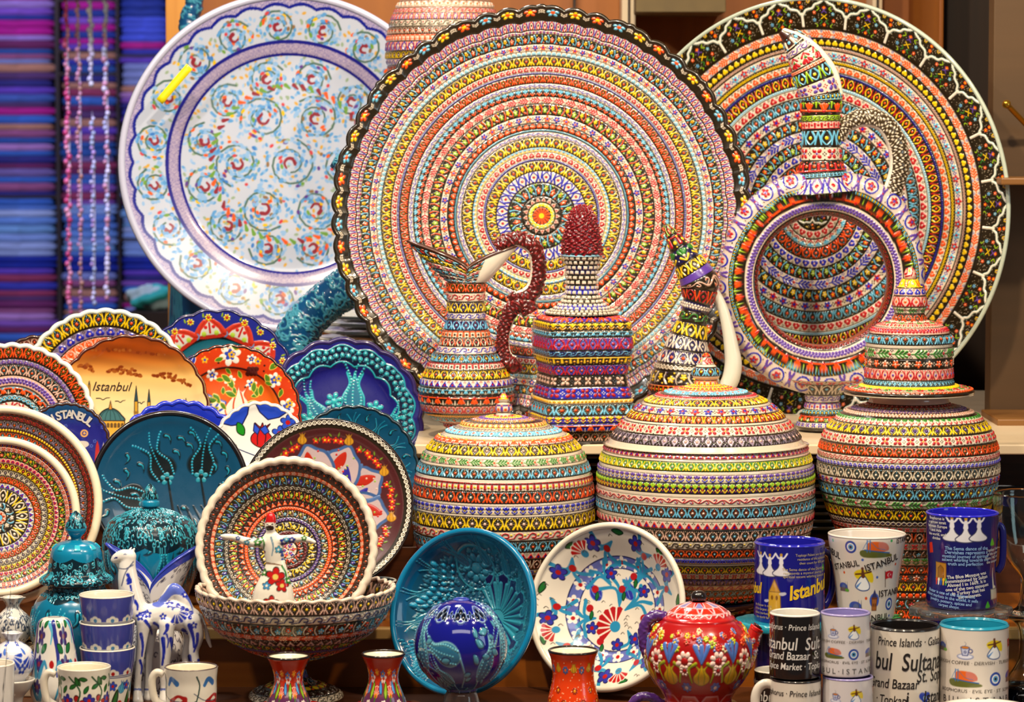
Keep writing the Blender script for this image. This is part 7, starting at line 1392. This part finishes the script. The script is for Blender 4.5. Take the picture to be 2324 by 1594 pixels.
mug('tapered white mug lettered ISTANBUL with small pictures, between the two navy mugs', 1971, 1212, 88, 1404, 2.17, 'd4ccc4', 'd4ccc4', taper=[(0, 1), (0.1, 0.98), (0.5, 0.84), (0.85, 0.75), (0.95, 0.72), (1, 0.68)], rimcol='dcd4cc',
    icons=[(icon_eye, 1925, 1232, 14), (ic_bridge, 1985, 1236, 64), (ic_dervish, 1952, 1306, 56), (ic_flag, 2020, 1303, 40), (ic_tower, 1984, 1355, 46), (icon_eye, 2030, 1363, 14), (ic_mosque, 1931, 1368, 46), (ic_mosque, 1902, 1325, 36), (dots_, 1890, 1222, 6), (dots_, 2018, 1218, 6), (dots_, 1951, 1260, 6), (dots_, 1989, 1300, 6), (dots_, 2036, 1273, 6), (dots_, 1906, 1292, 6), (dots_, 1960, 1348, 7), (dots_, 2034, 1390, 6)],
    texts=[('ISTANBUL', IST, 2001, 1267, 22, 0.30, 0.012, 0, 0.88), ('ISTANBUL', IST, 1908, 1275, 19, 0.22, 0.012, 0, 0.88), ('ISTANBUL', IST, 1884, 1246, 22, -0.22, 0.012, 0, 0.88), ('ISTANBUL', IST, 2050, 1218, 17, 0.06, 0.012, 0, 0.88), ('ISTANBUL', IST, 2038, 1336, 21, 0.05, 0.012, 0, 0.88), ('ISTANBUL', IST, 1982, 1393, 20, 0.08, 0.012, 0, 0.88)])
BTX = '8ab0e0'; GTX = 'c8c8c8'
mug('large navy mug with white dancers and pale blue text, on the clear scalloped stand', 2188, 1164, 82, 1376, 2.17, '161660', '2020b0', rimcol='2424c8', taper=[(0, 1), (0.3, 0.98), (0.6, 0.93), (0.85, 0.98), (0.97, 0.97), (1, 0.93)],
    icons=[(ic_dancers, 2184, 1195, 74), (lawn, 2250, 1222, 26), (gate, 2130, 1292, 34), (redp, 2112, 1238, 26), (silver, 2256, 1320, 46), (lawn, 2240, 1362, 24)],
    texts=[('The Sema dance of the', BTX, 2188, 1235, 11, 0, .015), ('Dervishes represents a', BTX, 2188, 1244, 11, 0, .015), ('mystical journey of spiritual', BTX, 2186, 1253, 10, 0, .015), ('ascent whirling towards the', BTX, 2186, 1261, 10, 0, .015), ('truth and perfection', BTX, 2186, 1270, 10, 0, .015),
           ('The Blue Mosque was', GTX, 2190, 1296, 10.5, 0.12, .015), ('commissioned by Sultan', GTX, 2190, 1305, 10.5, 0.12, .015), ('Ahmed I in 1609. It is', GTX, 2190, 1314, 10.5, 0.12, .015), ('one of the two mosques', GTX, 2192, 1323, 10.5, 0.12, .015), ('in Turkey that has', GTX, 2194, 1332, 10.5, 0.12, .015), ('six minarets.', GTX, 2196, 1341, 10.5, 0.12, .015),
           ('Bazaar is one of the largest and', BTX, 2148, 1338, 9.5, -0.1, .015), ('oldest markets in the world, it sells', BTX, 2148, 1347, 9.5, -0.1, .015), ('jewelry, pottery, spices and', BTX, 2148, 1356, 9.5, -0.1, .015), ('carpet shops.', BTX, 2148, 1365, 9.5, -0.1, .015), ('Topkapi Palace', GTX, 2254, 1240, 9, 0.05, .015), ('of the sultans', GTX, 2254, 1249, 9, 0.05, .015), ('from 1465 until', GTX, 2254, 1258, 9, 0.05, .015), ('the conquest', GTX, 2254, 1267, 9, 0.05, .015)]+[(s, GTX, 2122, 1170+9*k, 9, 0, .015) for k, s in enumerate(('Bosphorus is', 'a narrow strait', 'between Europe', 'and Asia', 'the world, and', 'divides'))],
    handle=([(2262, 1190), (2274, 1200), (2277, 1235), (2274, 1280), (2262, 1300)], [8, 8, 8, 8, 8]), mm=M_DARKGLZ)
# front rows
def wrd(col, cx, s, y0):   # lettering of the black and white mugs: s scales
    return [('Bosphorus · Prince Islands · Galata', col, cx+10*s, y0+24*s, 19*s, 0, 0.005, 0.15, 0.85), ('Istanbul  Sultanahmet', col, cx+35*s, y0+61*s, 40*s, 0, 0.008, 0.15, 0.78), ('Grand Bazaar  St. Ophia', col, cx+18*s, y0+88*s, 26*s, 0, 0.008, 0.15, 0.8), ('Spice Market · Topkapi  i  Ist', col, cx+20*s, y0+112*s, 22*s, 0, 0.008, 0.15, 0.78)]
def wrdbig(col, cx, y0):
    return [('Prince Islands · Galata', col, cx+8, y0+36, 27, 0, 0.006, 0.15, 0.72), ('bul  Sultanahmet', col, cx+42, y0+80, 56, 0, 0.012, 0.15, 0.7), ('St. Sophia', col, cx+62, y0+112, 40, 0, 0.01, 0.15, 0.7), ('Grand Bazaar', col, cx-40, y0+130, 31, 0, 0.01, 0.15, 0.75), ('· Topkapi', col, cx-40, y0+166, 27, 0, 0.01, 0.15, 0.8), ('i    Istanbul', col, cx+55, y0+160, 40, 0, 0.012, 0.15, 0.78)]
ZS = P(1810, 1532, 1.985).z
mug('white mug with black lettering under the black mug, its handle to the left', 1811, 1541, 58, 1671, 1.985, 'd8d0c4', BLK, rimcol='1c1818', zb=ZA, texts=wrd(BLK, 1811, 1.0, 1541), handle=([(1762, 1560), (1740, 1552), (1722, 1562), (1714, 1588), (1720, 1620), (1740, 1642), (1764, 1644)], [10, 11, 11, 11, 11, 11, 10]), hcol='d8d0c4')
mug('black mug with white lettering, on top of a white lettered mug', 1808, 1392, 57, 1533, 1.985, BLK, 'e0dcd4', rimcol='e0dcd4', rimt=0.0014, texts=wrd('d8d4d0', 1808, 1.0, 1392), mm=M_DARKGLZ)
icr = lambda cx, y0, k, w: [(ic_coffee, cx-33*w, y0+36*k, 30*k), (ic_dervish, cx+14*w, y0+36*k, 34*k), (ic_flag, cx+56*w, y0+30*k, 30*k), (ic_bridge, cx-32*w, y0+82*k, 40*k), (icon_eye, cx+13*w, y0+84*k, 12*k), (ic_mosque, cx+50*w, y0+82*k, 34*k)]
def ictx(cx, y0, k, w): return [('TURKISH COFFEE · DERVISH · TURKISH', '605850', cx+2, y0+58*k, 8.5*k, 0, 0, 0.1, 1.15), ('BOSPHORUS · EVIL EYE · ST. SOPHIA', '605850', cx+2, y0+104*k, 8.5*k, 0, 0, 0.1, 1.15), ('B U L · I S T A N B U L', '505050', cx+16, y0+124*k, 17*k, 0, 0, 0, 1.05), ('S I G N B   E X P R E S S', 'a08878', cx+8, y0+136*k, 6.5*k, 0, 0, 0, 1.3)]
mug('white mug with lilac inside and small pictures, lower of the two alike', 1930, 1536, 57, 1671, 1.985, 'd0ccd0', '8a80c0', rimcol='9a90c8', zb=ZA, icons=icr(1930, 1536, 1, 1), texts=ictx(1930, 1536, 1, 1))
mug('white mug with lilac inside and small pictures, upper of the two alike', 1924, 1391, 56, 1528, 1.985, 'd0ccd0', '8a80c0', rimcol='9a90c8', icons=icr(1924, 1391, 1, 1), texts=ictx(1924, 1391, 1, 1))
for (cx, lab) in ((2062, 'low wooden block under the larger mug with black inside'), (2218, 'low wooden block under the mug with turquoise inside')):
    zz = P(cx, 1612, 2.02).z; X0 = P(cx, 1612, 2.02).x; tag(box('display_block', X0-0.035, X0+0.035, 1.985, 2.055, ZA, zz-0.0004, W_STEP), lab, 'block')
mug('larger white mug with a black inside and big black lettering', 2060, 1422, 78, 1612, 2.02, 'd8d0c4', BLK, rimcol='1c1818', texts=wrdbig('1c1818', 2060, 1410)+[], icons=[(heart, 2097, 1568, 30), (icon_eye, 2097, 1568, 7)])
mug('larger white mug with a turquoise inside and rows of small pictures', 2218, 1419, 78, 1612, 2.02, 'd4ccc4', '1c88a8', rimcol='2090b0', icons=[(ic_coffee, 2187, 1464, 42), (ic_dervish, 2254, 1462, 48), (ic_flag, 2292, 1460, 40), (ic_bridge, 2187, 1526, 62), (icon_eye, 2257, 1527, 15), (ic_mosque, 2292, 1525, 44), (ic_mosque, 2144, 1460, 34)],
    texts=[('TURKISH COFFEE · DERVISH · TURKISH FLAG', '504840', 2224, 1493, 11, 0, 0, 0.1, 1.15), ('BOSPHORUS · EVIL EYE · ST. SOPHIA', '504840', 2222, 1556, 11, 0, 0, 0.1, 1.15), ('B U L · I S T A N B U L', '403c3c', 2236, 1577, 22, 0, 0, 0, 1.05), ('S I G N B   E X P R E S S', 'a08060', 2224, 1592, 8, 0, 0, 0, 1.3)])
mug('black mug with white lettering, half hidden at the left of the mug stacks', 1762, 1522, 46, 1660, 2.055, BLK, 'e0dcd4', rimcol='e0dcd4', rimt=0.0012, zb=ZA, texts=wrd('d8d4d0', 1762, 0.85, 1522), mm=M_DARKGLZ)
# ---- glass pieces at the right edge
def glass(name, label, cx, Y, z, prof, th=0.003):
    b, f, D = setup(cx, Y, z); q = f(prof); q[-1] = (q[-1][0], 0.0); mb = MB(); lathe(mb, q, solid('w'), 500, 0, full=True, m=90); i = [(max(0.001, r-th), zz+(0.0 if k == 0 else 0.001)) for k, (r, zz) in enumerate(q[:-1])]; i.append((0.001, i[-1][1]))
    lathe(mb, [q[0], q[0]]+i, solid('w'), 500, 0, sign=-1, full=True, m=90); lathe(mb, [(q[-1][0], 0.0), (0.001, 0.0)], solid('w'), 200, 0, full=True, m=60); o = mb.build(name, M_GLASS); o.location = b; return tag(o, label, name.split('_')[-1])
glass('glass_vase', 'clear glass goblet at the right edge, behind the large navy mug', 2335, 2.22, ZA, [(1120, 78), (1160, 74), (1220, 64), (1270, 44), (1300, 20), (1320, 12), (1350, 14), (1380, 22), (1392, 60), (1398, 62), (1420, 20), (1500, 18), (1560, 60), (1590, 70)])
bx = box('glass_case', X_(2236, 2.62), X_(2500, 2.62), 2.62, 2.95, P(0, 1112, 2.62).z, P(0, 1101, 2.62).z, M_GLASS, None, 0.002); tag(bx, 'clear glass shelf pane right of the tall mosaic jar', 'glass shelf')
mb = MB(); L0 = P(2252, 1118, 2.5); sweep(mb, [(0, 0, 0), tuple(P(2290, 1165, 2.42)-L0), tuple(P(2340, 1215, 2.36)-L0)], [0.004]*3, solid('1c1c18'), m=12, relief=0); o = mb.build('metal_bracket', mat('dark_metal', 0.35, 0.2, '24241c', metal=0.7)); o.location = L0; tag(o, 'dark slanted metal rod beside the tall mosaic jar, at the right edge', 'rod')
mb = MB(); R = 0.05; lathe(mb, [(0.001, 0.009), (R*0.45, 0.009), (R*0.97, 0.0205), (R, 0.0195), (R*0.5, 0.002), (R*0.42, 0), (0.001, 0)], solid('d8d4cc'), 500, 0, full=True, m=120); o = mb.build('saucer', M_SMOOTH); o.location = zbase(2245, 1.93, ZA); o.location.z = P(2245, 1606, 1.93).z-0.0205; zz = o.location.z
tag(o, 'white saucer peeking in at the bottom right below the turquoise-lined mug', 'saucer'); t_ = box('display_block', o.location.x-0.02, o.location.x+0.02, 1.905, 1.955, ZA, zz-0.0004, W_STEP); tag(t_, 'low wooden block under the white saucer at the bottom right', 'block')
# ---- small leftovers
vessel('small_bowl', 'small dark mosaic bowl with a pale wavy rim, peeking out right of the compote', 'bowl', 852, 2.36, Z1, [(1318, 46), (1335, 44), (1360, 38), (1385, 28), (1405, 20)], bandp("20 gar kcbw y; 20 eye kcow; 20 gar kocw; 20 hk kew", 1800), rimcol='c8c8c0', rimt=0.0016, incol='28485c', relief=0.0008, xs=crown(16, 0.04))
box('floor', -2.0, -0.2, 5.2, 8.4, 0.40, 0.5, W_DEEP, 'structure'); b = P(345, 700, 6.2); mb = MB(); u = np.linspace(0, 2*PI, 40, endpoint=False); v = np.linspace(0.02, PI-0.02, 20)[:, None]; rr = 1+0.14*np.sin(3*u+4*v)+0.08*np.sin(7*u-3*v)
mb.grid(np.stack([0.062*rr*np.sin(v)*np.cos(u), 0.05*rr*np.sin(v)*np.sin(u), 0.030+0.030*rr*np.cos(v)], -1), np.where((np.sin(2*u+v*3) > 0)[..., None], rgb('40d0c8'), rgb('c8e8e8')), wrap=True, flip=True); o = mb.build('folded_scarf', M_CLOTH); o.location = b; o.location.z = P(345, 702, 6.2).z
tag(o, 'crumpled turquoise and white scarf, blurred, left of the swirl plate base', 'scarf')
t_ = box('display_table', b.x-0.05, b.x+0.06, 6.1, 6.3, 0.5, o.location.z-0.001, W_DEEP); tag(t_, 'dark low table in the far shop under the crumpled scarf', 'table')
